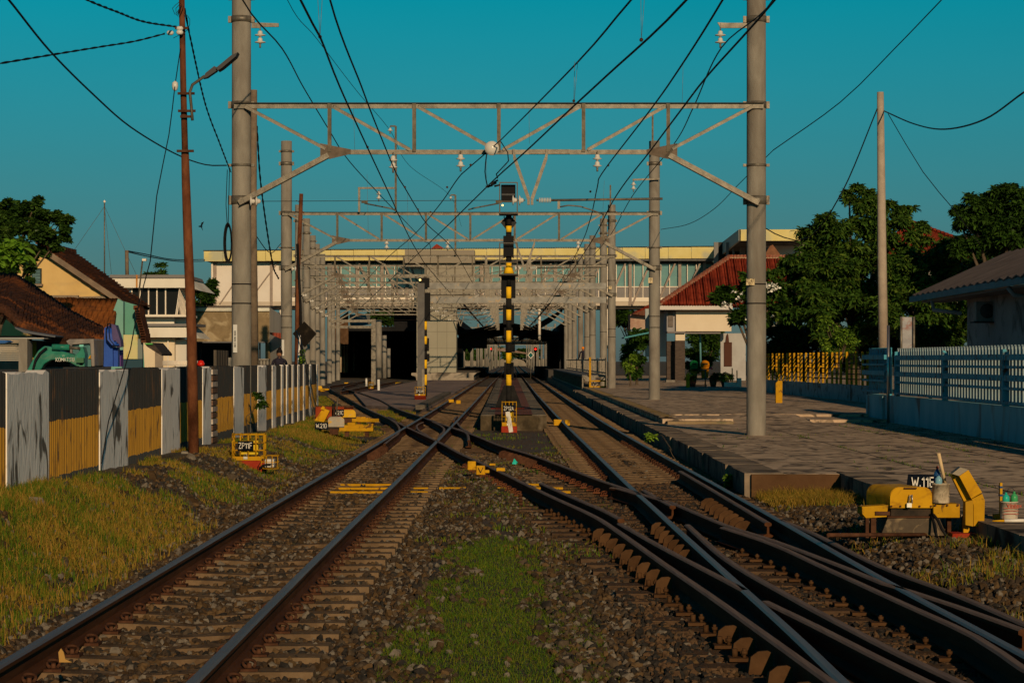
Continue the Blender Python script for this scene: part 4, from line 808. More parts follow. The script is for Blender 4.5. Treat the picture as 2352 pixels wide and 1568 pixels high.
for y in (498,501,587,592,697,703):
    for s_ in (-1,1): MB().lathe((cx+s_*.13,YS-.06,zS(y)),[(.0,-.02),(.025,0),(.0,.02)],8).build('bolt',blk_m,t)
t = thing('railway_signal',(XA(975.5,104),104,-.1),'black and yellow signal mast half hidden behind the grey square post','signal')
for y0,y1,m in ((738,757,mast_y),(757,772,blk),(772,790,mast_y),(790,806,blk),(806,826,blk),(826,846,mast_y),(846,860,blk),(860,884,mast_y),(884,912,blk)): MB().cyl((XA(975.5,104),104,ZA(y1,104)),(XA(975.5,104),104,ZA(y0,104)),.11,.11,12).build('mast_band',m,t)
for x0,x1,y0,y1 in ((964,986,638,660),(968,988,672,737),(977,985,776,806),(976,986,812,830)): bevel(MB().bb(XA(x0,104),XA(x1,104),104,104.3,ZA(y1,104),ZA(y0,104)).build('signal_head',blk_m,t),.02)
MB().cyl((XA(965,103.8),103.7,ZA(643,103.8)),(XA(965,103.8),103.75,ZA(643,103.8)),.05,.05,8).build('lamp',M('warm_lamp'),t)
for i,(x,y,Y) in enumerate(((1081,379,44),(1027,430,48),(989,487,57),(930,430,48),(960,481,55),(1397,380,45),(1356,440,47),(735,85,29),(1473,92,27),(1318,232,36),(844,338,40))):
    p = PD(x,y,Y); mb = MB(); mb.lathe(p,[(0,-.028),(.024,-.012),(.024,.012),(0,.028)],8,'Y'); mb.box(p,(.016,.05,.016)); one(mb,'wire_clamp',rust_d,'small round clamp on the overhead wires','wire clamp','round clamps on the overhead wires')
# ------------------------------------------------------------------ yellow axle counter cabinets
def zpbox(x0,x1,yb,yr,yt,Y,txt,lab,sz,tilt=0, plate_=None, zg=None):
    X0,X1 = XA(x0,Y),XA(x1,Y); zb,zr,zt = ZA(yb,Y),ZA(yr,Y),ZA(yt,Y); D = (X1-X0)*.55; 
    t = thing('equipment_cabinet',((X0+X1)/2,Y,zb),lab,'cabinet','yellow caged cabinets beside the tracks')
    bevel(MB().bb(X0-.02,X1+.02,Y,Y+D,zb-.1,zr).build('plinth',redp,t),.02)
    h = zt-zr; mb = MB(); q = .011
    for i in range(5):
        x = X0+(X1-X0)*i/4; mb.tube([(x,Y,zr+h*.14),(x,Y,zt-.03),(x,Y+.03,zt),(x,Y+D-.03,zt),(x,Y+D,zt-.03),(x,Y+D,zr)],q,6)
    for f in (.38,.66): mb.tube([(X0,Y+D,zr+h*f),(X0,Y,zr+h*f),(X1,Y,zr+h*f),(X1,Y+D,zr+h*f)],q,6)
    for i in range(1,4): 
        yy = Y+D*i/4
        for x in (X0,X1): mb.tube([(x,yy,zr),(x,yy,zt)],q*.8,5)
    for yy in (Y,Y+D): mb.tube([(X0,yy,zt-.012),(X1,yy,zt-.012)],q,6)
    mb.bb(X0,X1,Y-.012,Y+.012,zr,zr+h*.15); mb.build('cage',yel_o,t)
    bx = bevel(MB().bb(X0+(X1-X0)*.24,X0+(X1-X0)*.80,Y+.06,Y+D-.05,zr+h*.2,zt-h*.26).build('cabinet_box',M('cabinet_yellow',(.60,.42,.02),(.68,.48,.03),2,.45),t),.015)
    if plate_: a,b = PD(plate_[0],plate_[1],Y-.03),PD(plate_[2],plate_[3],Y-.03)
    else: a,b = Vector((X0+(X1-X0)*.17,0,zt-h*.30)),Vector((X0+(X1-X0)*.72,0,zt-h*.66))
    pl = MB().bb(a.x,b.x,Y-.035,Y-.02,b.z,a.z).build('name_plate',M('sign_black',(.006,.008,.012),rough=1,spec=0),t)
    signtext(txt,pl,(a.z-b.z)*.56,((a.x+b.x)/2,Y-.04,(a.z+b.z)/2),letter,sx=.70)
    mb = MB(); px_ = X0+(X1-X0)*.42; mb.bb(px_-.03,px_+.03,Y-.03,Y-.01,zr+.02,zr+.06); mb.tube([(px_-.02,Y-.02,zr+.06),(px_-.02,Y-.02,zr+.095),(px_+.02,Y-.02,zr+.095),(px_+.02,Y-.02,zr+.06)],.005,5); mb.build('padlock',M('padlock',(.55,.53,.48),rough=.35,metal=.7),t)
    return t
zpbox(534,606,1072,1057,996,34,'ZP11F','yellow caged cabinet with black ZP11F plate on the grass bank before the first column',.155,plate_=(546,1012,582,1034))
zpbox(1153,1186,1006,978,922,57.2,'ZP12A','yellow caged cabinet with ZP12A plate on a red block before the signal mast',.21,plate_=(1155,930,1182,945))
zpbox(953,977,919,908,888,96,'ZP22A','yellow caged cabinet with ZP22A plate at the foot of the grey square post',.16,plate_=(957,893,971,903))
zpbox(847,858,896,892,877,140,'ZP42A','tiny distant yellow cabinet with ZP42A plate by the small galvanised frame',.13,plate_=(849,881,856,886))
# white junction box
t = thing('junction_box',PD(620,1075,33.5),'small off white junction box in a thin yellow cage right of the nearest cabinet','junction box')
bevel(MB().bb(XA(608,33.5),XA(629,33.5),33.5,33.7,ZA(1073,33.5),ZA(1054,33.5)).build('box',M('box_white',(.62,.60,.55),rough=.6),t),.012)
mb = MB(); X0,X1 = XA(600,33.4),XA(638,33.4); z0,z1 = ZA(1076,33.4),ZA(1047,33.4)
for z in (z0,(z0+z1)/2,z1): mb.tube([(X0,33.4,z),(X1,33.4,z),(X1,33.75,z),(X0,33.75,z),(X0,33.4,z)],.006,5)
for x in (X0,(X0*2+X1)/3,(X0+2*X1)/3,X1): mb.tube([(x,33.4,z0),(x,33.4,z1)],.006,5)
mb.build('cage',yel_o,t); MB().tube(crom([PD(595,1078,33.3),PD(605,1068,33.3),PD(622,1067,33.3)],.05),.02,6).build('cable',wire_m,t)
# leaning white stake by ZP12A, other stakes
mb = MB(); mb.bar(PD(1166,945,55.8),PD(1174,992,55.8),.105,.05); one(mb,'marker_stake',white_peel,'chipped white stake leaning against the red block of the ZP12A cabinet','stake','white marker stakes')
for x,y0,y1,w_,l in ((869,871,896,5,'tall white stake near the distant ZP42A cabinet'),(874,870,896,6,''),):
    pass
mb = MB(); mb.bar(PD(870,896,112),PD(869.5,871,112),.11,.06); one(mb,'marker_stake',white_peel,'upright white stake with rust streaks left of the paved slab','stake','white marker stakes')
mb = MB(); mb.bar(PD(842,890,140),PD(841.5,868,140),.10,.06); one(mb,'marker_stake',whitep,'clean white stake standing beside the distant ZP42A cabinet','stake','white marker stakes')
# wheel sensors (yellow covers on rails)
def sensor(bl, lab):
    t = thing('wheel_sensor',bl[0][1],lab,'wheel sensor','yellow wheel sensors clamped on the rails')
    for (p,c,d) in bl: bevel(MB().box(c,d).build('cover',yel,t),.008)
def pbx(x0,y0,x1,y1,Y,d=.12): a = PD(x0,y0,Y); b = PD(x1,y1,Y); return (0,Vector(((a.x+b.x)/2,Y+d/2,(a.z+b.z)/2)),(abs(b.x-a.x),d,abs(a.z-b.z)))
sensor([pbx(1074,1059,1093,1079,34.5),pbx(1094,1069,1114,1090,33),pbx(1124,1064,1138,1069,34.2),pbx(1140,1074,1160,1082,33),pbx(1112,1079,1124,1086,33.2)],'pair of bright yellow sensor covers marked with a V on the crossover rail')
sensor([pbx(1272,963,1290,977,60),pbx(1298,964,1309,977,60)],'yellow sensor cover straddling the left rail of the right hand track')
sensor([pbx(1030,917,1042,924,90),pbx(1048,919,1058,927,88)],'yellow sensor cover on the left rail beyond the slip crossing')
sensor([pbx(791,878,800,882,172)],'tiny yellow sensor on the sharply curved siding'); sensor([pbx(908,877,921,881,165)],'tiny yellow sensor before the dark train shed')
p = PD(1104,1080,32.98); mb = MB(); mb.bar(p+Vector((-.035,0,.04)),p+Vector((0,0,-.03)),.008,.008); mb.bar(p+Vector((.035,0,.045)),p+Vector((0,0,-.03)),.008,.008); mb.build('painted_letter',letter_k,[o for o in COL.objects if o.name=='wheel_sensor'][0])
# ------------------------------------------------------------------ point machines
def V3(x0,y0,x1,y1,Y,d): a = PD(x0,y0,Y); b = PD(x1,y1,Y); return (min(a.x,b.x),max(a.x,b.x),Y,Y+d,min(a.z,b.z),max(a.z,b.z))
Yp = 21.100; z11 = lambda x,y: (1892.6+x/4.552, 1033.6+y/4.552)
def zp(x,y,Y=Yp): return PD(*z11(x,y),Y)
def hood(mb, P0, P1, h, Y, d, dx, n=8):       # rounded trunk lid outline
    x0,x1 = P0.x,P1.x; z0 = P0.z; r = (x1-x0)*.22; pts = [Vector((x0,Y,z0))]
    for k in range(n+1): a = math.pi-(math.pi/2)*k/n; pts.append(Vector((x0+r+r*math.cos(a),Y,z0+h-r*1.1+r*1.1*math.sin(a))))
    for k in range(n+1): a = math.pi/2-(math.pi/2)*k/n; pts.append(Vector((x1-r+r*math.cos(a),Y,z0+h-r*1.1+r*1.1*math.sin(a))))
    pts.append(Vector((x1,Y,z0))); return mb.prism(pts,(dx,d,0))
t = thing('point_machine',(zp(935,900).x,Yp,-.13),'large yellow humped point machine with a padlock and the W.11E board behind it','point machine','yellow point machines')
for x_ in (705,800,1000,1120): MB().cyl(zp(x_,585,21.07),zp(x_,585,21.10),.010,.010,8).build('bolt',rust_d,t)
for x_ in (1165,1290,1400): MB().cyl(zp(x_,575,21.04),zp(x_,575,21.07),.010,.010,8).build('bolt',rust_d,t)
MB().tube(crom([zp(1130,660,21.08),zp(1190,730,21.0),zp(1230,820,20.95),zp(1290,905,20.9)],.05),.014,6).build('power_cable',wire_m,t); MB().tube(crom([zp(1120,680,21.08),zp(1160,780,20.98),zp(1180,900,20.9)],.05),.012,6).build('power_cable',wire_m,t)
hd = hood(MB(),zp(686,605),zp(1142,590),.195,Yp,.55,-.13).build('cover',yel,t)
hood(MB(),zp(690,602,21.090),zp(1138,590,21.090),.185,21.085,.02,0).build('cover_end',yel,t)
a = V3(*z11(840,392),*z11(972,404),21.060,.05); MB().bb(*a).build('handle',rust_d,t)
a = V3(*z11(888,462),*z11(930,530),21.070,.02); MB().bb(*a).build('hasp',yel_o,t)
mb = MB(); a = V3(*z11(868,552),*z11(918,597),21.030,.03); mb.bb(*a); p,q = zp(885,555,21.050),zp(922,555,21.050); mb.tube([p,p+Vector((.01,0,.07)),q+Vector((0,0,.08)),q],.006,6); mb.build('padlock',M('padlock',(.5,.5,.45)),t)
a = V3(*z11(700,600),*z11(1140,695),21.130,.45); MB().bb(*a).build('base_frame',M('grease_black',(.02,.016,.013),(.05,.035,.025),8,.5),t)
a = V3(*z11(665,690),*z11(1222,706),21.080,.5); MB().bb(*a).build('base_plate_bar',rust_d,t)
MB().prism([zp(590,905),zp(668,708),zp(1205,706),zp(1285,890)],(0,.5,0)).build('foundation',M('foundation_patchy',(.07,.055,.042),(.11,.085,.06),4,.9,c3=(.27,.20,.12),s3=7,bump=.3),t)
o = MB().prism([zp(397,590,21.050),zp(400,662,21.050),zp(440,708,21.050),zp(655,695,21.050),zp(672,572,21.050)],(-.02,.16,0)).build('arm_cover',yel_o,t)
a = V3(*z11(538,640),*z11(690,678),21.030,.06); MB().bb(*a).build('drive_rod',rust_d,t)
a = V3(*z11(1143,560),*z11(1423,706),21.060,.22); bevel(MB().bb(*a).build('arm_cover',yel_o,t),.008)
for x0,x1 in ((436,470),(492,545)): a = V3(*z11(x0,705),*z11(x1,915),21.070,.08); MB().bb(*a).build('leg',rust_d,t)
for x in (1420,): a = V3(*z11(1290,705),*z11(1330,890),21.200,.08); MB().bb(*a).build('leg',rust_d,t)
pl = MB().prism([zp(862,405,22.300),zp(882,250,22.300),zp(1200,256,22.300),zp(1200,408,22.300)],(0,.02,0)).build('number_board',M('board_navy',(.006,.009,.016),rough=1,spec=0),t)
signtext('W.11E',pl,.090,zp(1040,333,22.27),letter,sx=.77)
MB().tube([zp(1600,880,22),zp(45,885,19.600)][::-1],.018,6).build('point_rod',rust_d,t)
def bucket(x0,x1,y0,y1,Y,mat,lab,txt=False):
    c = zp((x0+x1)/2,y1,Y); r = abs(zp(x1,0,Y).x-zp(x0,0,Y).x)/2; h = zp(0,y0,Y).z-c.z
    t = thing('paint_bucket',c,lab,'bucket','paint tins of the painters')
    mb = MB(); mb.lathe(c+Vector((0,r,0)),[(r*.96,0),(r*.97,.01),(r*.99,h*.93),(r*1.04,h*.93),(r*1.04,h),(r*.98,h),(r*.97,h-.03),(.0,h-.03)],24); mb.build('can',mat,t); return t,c,r,h
t,c,r,h = bucket(1147,1332,352,556,21.000,M('bucket_splashed',(.60,.50,.36),(.30,.24,.17),14,.8,c3=(.07,.06,.05),s3=12),'paint splashed tin crammed with bottles, standing on the right arm of the W.11E machine')
mb = MB(); mb.tube([zp(1270,355,21.180),zp(1198,30,21.100)],[.014,.017],10); one(mb,'wooden_handle',M('pale_wood',(.62,.45,.25),(.72,.55,.33),5,.6),'long pale wooden handle sticking out of the splashed paint tin','tool handle')
def bottle(x,yb,yt,Y,wd,mat,cap,lab,mcap=None):
    c = zp(x,yb,Y); H_ = zp(x,yt,Y).z-c.z; t = thing('bottle',c,lab,'bottle','painters bottles')
    MB().lathe(c+Vector((0,.03,0)),[(wd*.9,0),(wd,.01),(wd,H_*.45),(wd*.9,H_*.6),(wd*.35,H_*.8),(wd*.3,H_*.84)],14).build('body',mat,t)
    MB().lathe(c+Vector((0,.03,H_*.84)),[(wd*.36,0),(wd*.34,H_*.12),(wd*.1,H_*.16)],10).build('cap',mcap or cap,t); return t
blu = M('blue_plastic',(.015,.07,.20),rough=.25); tea = M('teal_plastic',(.02,.42,.33),rough=.3); grn = M('green_plastic',(.05,.33,.12),rough=.3); redpl = M('red_plastic',(.55,.06,.02),rough=.4)
bottle(1190,360,165,21.220,.034,blu,redpl,'dark blue bottle with a yellow and red nozzle at the back of the splashed tin',redpl)
bottle(1205,362,250,21.120,.034,M('clear_blue',(.18,.38,.50),rough=.15),blu,'clear water bottle with a blue cap at the front of the splashed tin')
bottle(1262,360,258,21.200,.02,redpl,redpl,'small red bottle half hidden behind the wooden handle')
t,c,r,h = bucket(1862,2048,538,722,20.9,M('bucket_white',(.55,.50,.42),(.45,.38,.28),5,.6,c3=(.3,.06,.05),s3=7),'white paint tin with red lettering standing on the platform edge at far right')
text('Vinilex',t,'lettering',.05,zp(1990,580,20.895),redpl); 
for yy in (605,632,664): MB().bar(zp(1880,yy,20.89),zp(2035,yy,20.89),.004,.004).build('red_line',redpl,t)
bottle(1910,545,440,20.95,.034,tea,tea,'teal squeeze bottle in the white paint tin'); bottle(1996,545,430,20.98,.034,grn,grn,'green squeeze bottle in the white paint tin')
mb = MB(); mb.tube(crom([zp(1910,440,20.97),zp(1930,400,20.97),zp(1970,398,20.97),zp(1996,425,20.97)],.03),.003,4); one(mb,'thin_tube',wire_m,'thin black tube arching between the teal and green bottles','tube')
t = thing('sign_post',zp(1855,720,21.2),'short yellow stake with blue tape bands standing behind the white paint tin','stake')
MB().bb(*V3(*z11(1842,340),*z11(1866,722),21.2,.05)).build('stake',yel,t); MB().bb(*V3(*z11(1780,668),*z11(1850,722),21.2,.08)).build('foot',yel_o,t)
for y in (385,470): MB().bb(*V3(*z11(1840,y-10),*z11(1868,y+10),21.19,.07)).build('tape_band',blu,t)
mb = MB(); mb.tube([zp(1760,738,20.6),zp(1890,736,20.6)],[.006,.012],8); mb.tube([zp(1885,736,20.6),zp(2120,733,20.6)],[.016,.016],8,1); one(mb,'paint_brush',[yel,whitep],'long paint roller lying on the platform edge before the white tin','paint roller')
# bent yellow cabinet
t = thing('trackside_terminal',zp(1500,900,21.050),'bent yellow trackside terminal box on a leaning post with a red footing','terminal box')
MB().prism([zp(1335,250,21.050),zp(1345,290,21.050),zp(1470,545,21.050),zp(1458,865,21.050),zp(1500,885,21.050),zp(1520,862,21.050),zp(1525,500,21.050),zp(1420,265,21.050)],(0,.07,0)).build('post',yel,t)
MB().prism([zp(1415,270,20.950),zp(1510,205,20.950),zp(1652,440,20.950),zp(1540,505,20.950)],(.02,.20,.0)).build('lid',yel,t)
MB().prism([zp(1340,245,20.930),zp(1425,178,20.930),zp(1510,203,20.930),zp(1412,268,20.930)],(.02,.20,.0)).build('lid_top',M('grey_cap',(.30,.26,.20),rough=.7),t)
MB().prism([zp(1545,510,20.950),zp(1655,455,20.950),zp(1682,525,20.950),zp(1674,800,20.950),zp(1565,790,20.950),zp(1565,570,20.950)],(0,.16,0)).build('case',yel_o,t)
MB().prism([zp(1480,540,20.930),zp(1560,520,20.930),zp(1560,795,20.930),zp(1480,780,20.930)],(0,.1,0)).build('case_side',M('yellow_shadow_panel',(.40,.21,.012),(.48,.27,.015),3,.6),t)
bevel(MB().prism([zp(1335,930,20.950),zp(1345,870,20.950),zp(1600,868,20.950),zp(1700,910,20.950),zp(1695,955,20.950)],(0,.25,0)).build('footing',redp,t),.01)
# W.21D and W.21C on the left
def pm(Y, ox, oy, s, txt, lab, _w, brd, box_, cover, arms, legs, worn):
    t = thing('point_machine',PD((cover[0]+cover[2])/2,legs[0][3],Y),lab,'point machine','yellow point machines')
    m = M('cover_'+worn,(.30,.27,.22),(.44,.40,.33),3,.6,c3=(.62,.35,.02),s3=6) if worn!='y' else M('cover_mix',(.60,.34,.02),(.70,.42,.03),3,.6,c3=(.45,.42,.38),s3=5)
    hood(MB(),PD(cover[0],cover[3],Y),PD(cover[2],cover[3],Y),(cover[3]-cover[1])*Y/F,Y,.5,-.05).build('cover',m,t)
    MB().bb(*V3(cover[0]-1,cover[3]-1,cover[2]+1,cover[3]+8,Y+.02,.45)).build('base_frame',M('grease_black',(.02,.02,.02)),t)
    pl = MB().bb(*V3(*brd,Y-.25,.02)).build('number_board',M('board_navy',(.006,.009,.016),rough=1,spec=0),t)
    txt and signtext(txt,pl,(brd[3]-brd[1])*Y/F*.55,PD((brd[0]+brd[2])/2,(brd[1]+brd[3])/2,Y-.26),letter,sx=.74)
    for i,a in enumerate(arms): bevel(MB().bb(*V3(*a,Y-.05+.04*i,.14)).build('arm_cover',yel_o,t),.008)
    for a in legs: MB().bb(*V3(*a,Y,.1)).build('leg',rust_d,t)
    if box_:
        for i,q in enumerate(box_): MB().prism([PD(x,y,Y+.2-.05*i) for x,y in q],(0,.22,0)).build('lid',yel,t)
    return t
pm(49,0,0,1,'W.21D','grey and yellow point machine with the W.21D board at its front left corner','d',(723,969,754,986),None or [[(723,965),(742,937),(757,943),(744,969)],[(736,939),(741,932),(746,935),(745,942)]],(753,957,791,980),[(779,982,857,990),(790,976,856,983),(798,970,816,978),(816,974,834,979),(845,973,857,982)],[(792,989,801,1003),(838,989,847,1003),(757,985,776,998),(730,984,738,992)],'g')
pm(56,0,0,1,'W.21C','yellow and silver point machine with the W.21C board, just behind the W.21D one','c',(766,940,790,955),None,(783,941,817,958),[(808,961,870,969),(760,957,783,966),(818,957,840,963),(841,959,850,962)],[(820,968,828,978),(852,968,860,978),(785,960,815,972)],'y')
pm(92,0,0,1,'','small distant yellow point machine near the end of the striped wall','y',(715,899,716,900),None or [[(709,901),(713,874),(722,879),(716,902)]],(724,886,740,893),[(722,892,756,896),(736,895,746,899)],[(730,895,736,900),(744,895,750,899)],'y')
mb = MB(); mb.bb(*V3(725,934,790,962,58,.3)); t = one(mb,'equipment_box',M('red_box',(.20,.03,.012),(.32,.06,.02),4,.85,bump=.4),'long rusty red box on the grass behind the point machines','metal box')
MB().bb(*V3(724,932,812,936,58.02,.34)).build('lid',rust_d,t); MB().bb(*V3(790,935,810,955,58.1,.2)).build('end',M('red_box'),t) if 'red_box' in MATS else None
mb = MB()
a = V3(762,927,770,980,53,.06); mb.bb(*a); 
for k in range(16): mb.bb(a[0]+.01,a[1]-.01,52.98,53.0,a[4]+k*.03,a[4]+k*.03+.012,1)
one(mb,'notched_post',[blk_m,rust_d],'black notched steel post rising behind the W.21D machine','post')
one(MB().tube([PD(772,985,52),PD(774,930,52),PD(776,912,52)],.018,6),'thin_rod',galv_d,'thin grey rod beside the black notched post','rod')
for i,(x0,y0,x1,y1) in enumerate(((681,760,722,960),(687,765,727,955),(699,860,722,960))): one(MB().tube([PD(x0,y0,64),PD((x0+x1)/2+3,(y0+y1)/2,60),PD(x1,y1,58)],.012,5),'stay_cable',galv_d,['left pale stay cable slanting down past the diamond board','middle pale stay cable slanting down past the diamond board','short pale stay cable near the ground'][i],'cable')
# concrete block, curb, rubbish
t = thing('concrete_block',PD(350,1050,34),'rough concrete block with rusty iron straps lying against the striped wall','block')
mb = MB().prism([PD(323,1052,34),PD(324,1035,34),PD(362,1031,34),PD(363,1060,34)],(-.05,.0,0)) if False else MB()
P = [PD(322,1052,33.5),PD(323,1034,33.5),PD(364,1036,33.5),PD(364,1058,33.5)]; Q = [PD(365,1034,36),PD(366,1020,36),PD(403,1021,36),PD(403,1043,36)]
mb.add(P+Q,[(0,1,2,3),(1,5,6,2),(2,6,7,3),(0,3,7,4),(4,7,6,5),(0,4,5,1)]); bevel(mb.build('block',concrete,t),.015)
for x in (370,394): MB().bb(*V3(x,1027,x+8,1047,33.9 if x<380 else 35.3,.06)).build('iron_strap',rust_d,t)
one(MB().prism([PD(416,1042,33),PD(417,1036,33),PD(448,1040,33),PD(446,1048,33)],(0,.25,0)),'kerb_stone',concrete,'short weathered kerb stone at the foot of the rusty pole','kerb stone')
one(MB().add([PD(1176,1065,37),PD(1181,1052,37),PD(1186,1058,37.02),PD(1190,1061,37.1),PD(1186,1066,37)],[(0,1,2),(0,2,3,4)]),'plastic_wrapper',M('teal_wrap',(.02,.5,.42),rough=.25),'crumpled teal plastic wrapper between the crossover rails','litter')
one(MB().add([PD(1405,1147,25.5),PD(1415,1137,25.5),PD(1425,1140,25.6),PD(1440,1146,25.5)],[(0,1,2,3)]) if False else MB().add([G(1302+0,1143,-.17),G(1310,1138,-.12),G(1322,1140,-.14),G(1330,1144,-.17)],[(0,1,2,3)]),'paper_scrap',whitep,'crumpled pale paper scrap lying on the ballast left of the crossover','litter')
one(MB().prism([PD(136,1520,12.0),PD(134,1497,12.0),PD(140,1488,12.0),PD(146,1497,12.0),PD(150,1513,12.0),PD(165,1520,12.0)],(0,.01,0)),'dry_leaf',M('dry_leaf',(.42,.24,.07),rough=.7),'dry golden leaf propped against the left rail web at lower left','leaf')
for i in range(40):
    a = random.uniform(0,6.28)
x = RS.uniform(-4.6,-3.3,40); y = RS.uniform(12,40,40); stones('bank_stones',x,y,gz(x,y)+.02,.05+.05*RS.rand(40),stone_m,'larger rocks scattered on the grassy bank')

# ------------------------------------------------------------------ leaves and trees
def rosettes(name, centres, n_leaf, ll, lw, mats, parent, droop=.5, up=None, label=None):
    C_ = np.asarray(centres); n = len(C_); m = n*n_leaf; c = np.repeat(C_,n_leaf,0)
    a = RS.rand(m)*2*np.pi; e = (RS.rand(m)-.35)*1.3; d = np.stack([np.cos(a)*np.cos(e),np.sin(a)*np.cos(e),np.sin(e)],1)
    L_ = ll*(.7+.6*RS.rand(m)); s = np.cross(d,np.array([0,0,1.0])+.5*RS.randn(m,3)); s /= np.linalg.norm(s,axis=1)[:,None]+1e-6
    v = np.zeros((m,6,3)); W_ = lw*(.8+.4*RS.rand(m)); g_ = np.array([0,0,-1.0])
    v[:,0] = c; v[:,1] = c+d*(L_*.45)[:,None]+s*(W_/2)[:,None]+g_*(L_*.05*droop)[:,None]; v[:,2] = c+d*(L_*.45)[:,None]-s*(W_/2)[:,None]+g_*(L_*.05*droop)[:,None]
    v[:,3] = c+d*(L_*.8)[:,None]+s*(W_*.4)[:,None]+g_*(L_*.25*droop)[:,None]; v[:,4] = c+d*(L_*.8)[:,None]-s*(W_*.4)[:,None]+g_*(L_*.25*droop)[:,None]
    v[:,5] = c+d*(L_*.97)[:,None]+g_*(L_*.5*droop)[:,None]
    f = np.array([(0,1,2),(1,3,2),(2,3,4),(3,5,4)])[None]+(np.arange(m)*6)[:,None,None]
    off = np.array(parent.location) if parent else np.zeros(3)
    o = npmesh(name, v.reshape(-1,3)-off, f.reshape(-1,3), mats, midx=np.repeat(np.repeat(RS.randint(0,len(mats),n),n_leaf),4)); 
    if parent: o.parent = parent
    return o
def crown_pts(blobs, n, shell=.55):
    w_ = np.array([b[3]*b[4]*b[5] for b in blobs])**.75; w_ /= w_.sum(); out = []
    for b,k in zip(blobs,(w_*n).astype(int)):
        # sub-clumps on each blob
        nc = max(4,int(k/45)); u = RS.randn(nc,3); u /= np.linalg.norm(u,axis=1)[:,None]; cc = u*(.55+.45*RS.rand(nc,1))
        idx = RS.randint(0,nc,k); w2 = RS.randn(k,3); w2 /= np.linalg.norm(w2,axis=1)[:,None]
        q = cc[idx]+w2*(.30*RS.rand(k,1)**.5); out.append(q*np.array(b[3:6])+np.array(b[:3]))
    return np.concatenate(out)
def tree(name, base, blobs, n, lab, mats, ll=.3, lw=.09, nl=6, droop=.6, trunk=.18, cat='tree', group=None, limbs=9):
    t = thing(name,base,lab,cat,group); base = Vector(base)
    cz = sum(b[2] for b in blobs)/len(blobs); top = Vector((sum(b[0] for b in blobs)/len(blobs),sum(b[1] for b in blobs)/len(blobs),cz))
    mb = MB(); fork = base.lerp(top,.5); mb.tube(crom([base-Vector((0,0,.3)),base.lerp(top,.25)+Vector((random.uniform(-.15,.15),0,0)),fork],.5),trunk,10) if False else mb.tube([base-Vector((0,0,.3)),base.lerp(top,.25)+Vector((random.uniform(-.12,.12),0,0)),fork],[trunk*1.25,trunk,trunk*.75],10)
    for i in range(limbs):
        b = blobs[i%len(blobs)]; e = Vector((b[0]+random.uniform(-.5,.5)*b[3],b[1]+random.uniform(-.5,.5)*b[4],b[2]+random.uniform(-.4,.6)*b[5])); s_ = base.lerp(fork,random.uniform(.7,1))
        mb.tube([s_,s_.lerp(e,.5)+Vector((0,0,.15)),e],[trunk*.45,trunk*.28,trunk*.1],6)
    mb.build('trunk',bark,t); rosettes('crown',crown_pts(blobs,n),nl,ll,lw,mats,t,droop); return t
def BL(x,y,rx_,ry_,Y,dY=1.0): p = PD(x,y,Y); k = Y/F; return (p.x,p.y,p.z,rx_*k,dY*max(rx_,ry_)*k,ry_*k)
gA = [leaf1,leaf1,leaf2,M('leaf_pale',(.06,.11,.014),(.10,.15,.022),2,.5),M('leaf_mid',(.04,.09,.014),(.07,.13,.02),2,.45)]  # leaf colour variation: paler yellowish and mid greens mixed in at random
tree('broadleaf_tree',(XA(1960,92),92,.2),[BL(1990,470,60,35,92),BL(1930,540,85,50,92),BL(2040,530,60,55,92),BL(1900,620,95,60,92),BL(2010,640,95,80,92),BL(1850,690,75,50,91),BL(1950,730,110,60,91),BL(1960,440,22,14,92),BL(2085,480,22,12,92),BL(1865,565,30,18,92),BL(1800,640,45,35,92),BL(1830,600,40,30,92),BL(2090,600,50,50,92),BL(2110,540,30,25,92)],9800,'tallest broadleaf tree with drooping leaf clusters, left of the pale lamp pole',gA,.30,.085,7,.7,.25,group='trees behind the yellow fence')
tree('broadleaf_tree',(XA(2120,89),89,.2),[BL(2120,640,80,60,89),BL(2180,600,70,45,90),BL(2100,720,90,60,88),BL(2190,710,70,70,89),BL(2060,620,35,50,89)],5200,'dense tree right of the pale lamp pole, filling the space behind the blue fence',gA,.29,.08,7,.7,.22,group='trees behind the yellow fence')
tree('broadleaf_tree',(XA(2330,82),84,.2),[BL(2240,480,50,45,84),BL(2320,470,65,40,84),BL(2390,500,60,60,84),BL(2300,540,85,45,84),BL(2200,500,22,30,84),BL(2215,560,25,30,84)],5200,'dark tree reaching in from the right edge above the corrugated roof',[leaf2,leaf2,leaf1],.29,.08,6,.6,.25,group='trees behind the yellow fence')
tree('hedge',(XA(1850,101),101,.2),[BL(1790,800,70,50,101),BL(1880,790,80,55,101),BL(1970,800,70,55,101),BL(1760,790,30,50,101),BL(1830,740,60,40,102)],3600,'mass of dark shrubbery behind the yellow fence',[leaf2],.34,.10,6,.5,.1,'hedge')
tree('hedge',(XA(2120,94),94,.2),[BL(2060,800,60,50,94),BL(2140,790,60,60,94),BL(2210,780,60,60,94),BL(2240,720,40,50,94),BL(2200,660,50,40,94),BL(2260,610,60,40,94),BL(2330,590,60,40,94)],4200,'dark shrubbery between the pale pole and the grey building',[leaf2],.32,.10,6,.5,.1,'hedge')
t = tree('frangipani_tree',(XA(1737,92),92,.2),[BL(1690,690,50,25,92),BL(1745,650,45,30,92),BL(1720,730,45,40,92),BL(1770,700,40,60,92),BL(1660,690,16,10,92)],1300,'frangipani with white blossoms beside the nearest right column',[leaf2,leaf1],.36,.11,7,.3,.14)
pts = crown_pts([BL(1750,650,50,40,91),BL(1680,690,55,22,91),BL(1735,745,50,60,91)],64); rosettes('blossoms',pts,5,.13,.09,[M('petal',(.8,.8,.74),rough=.6)],t,.1)
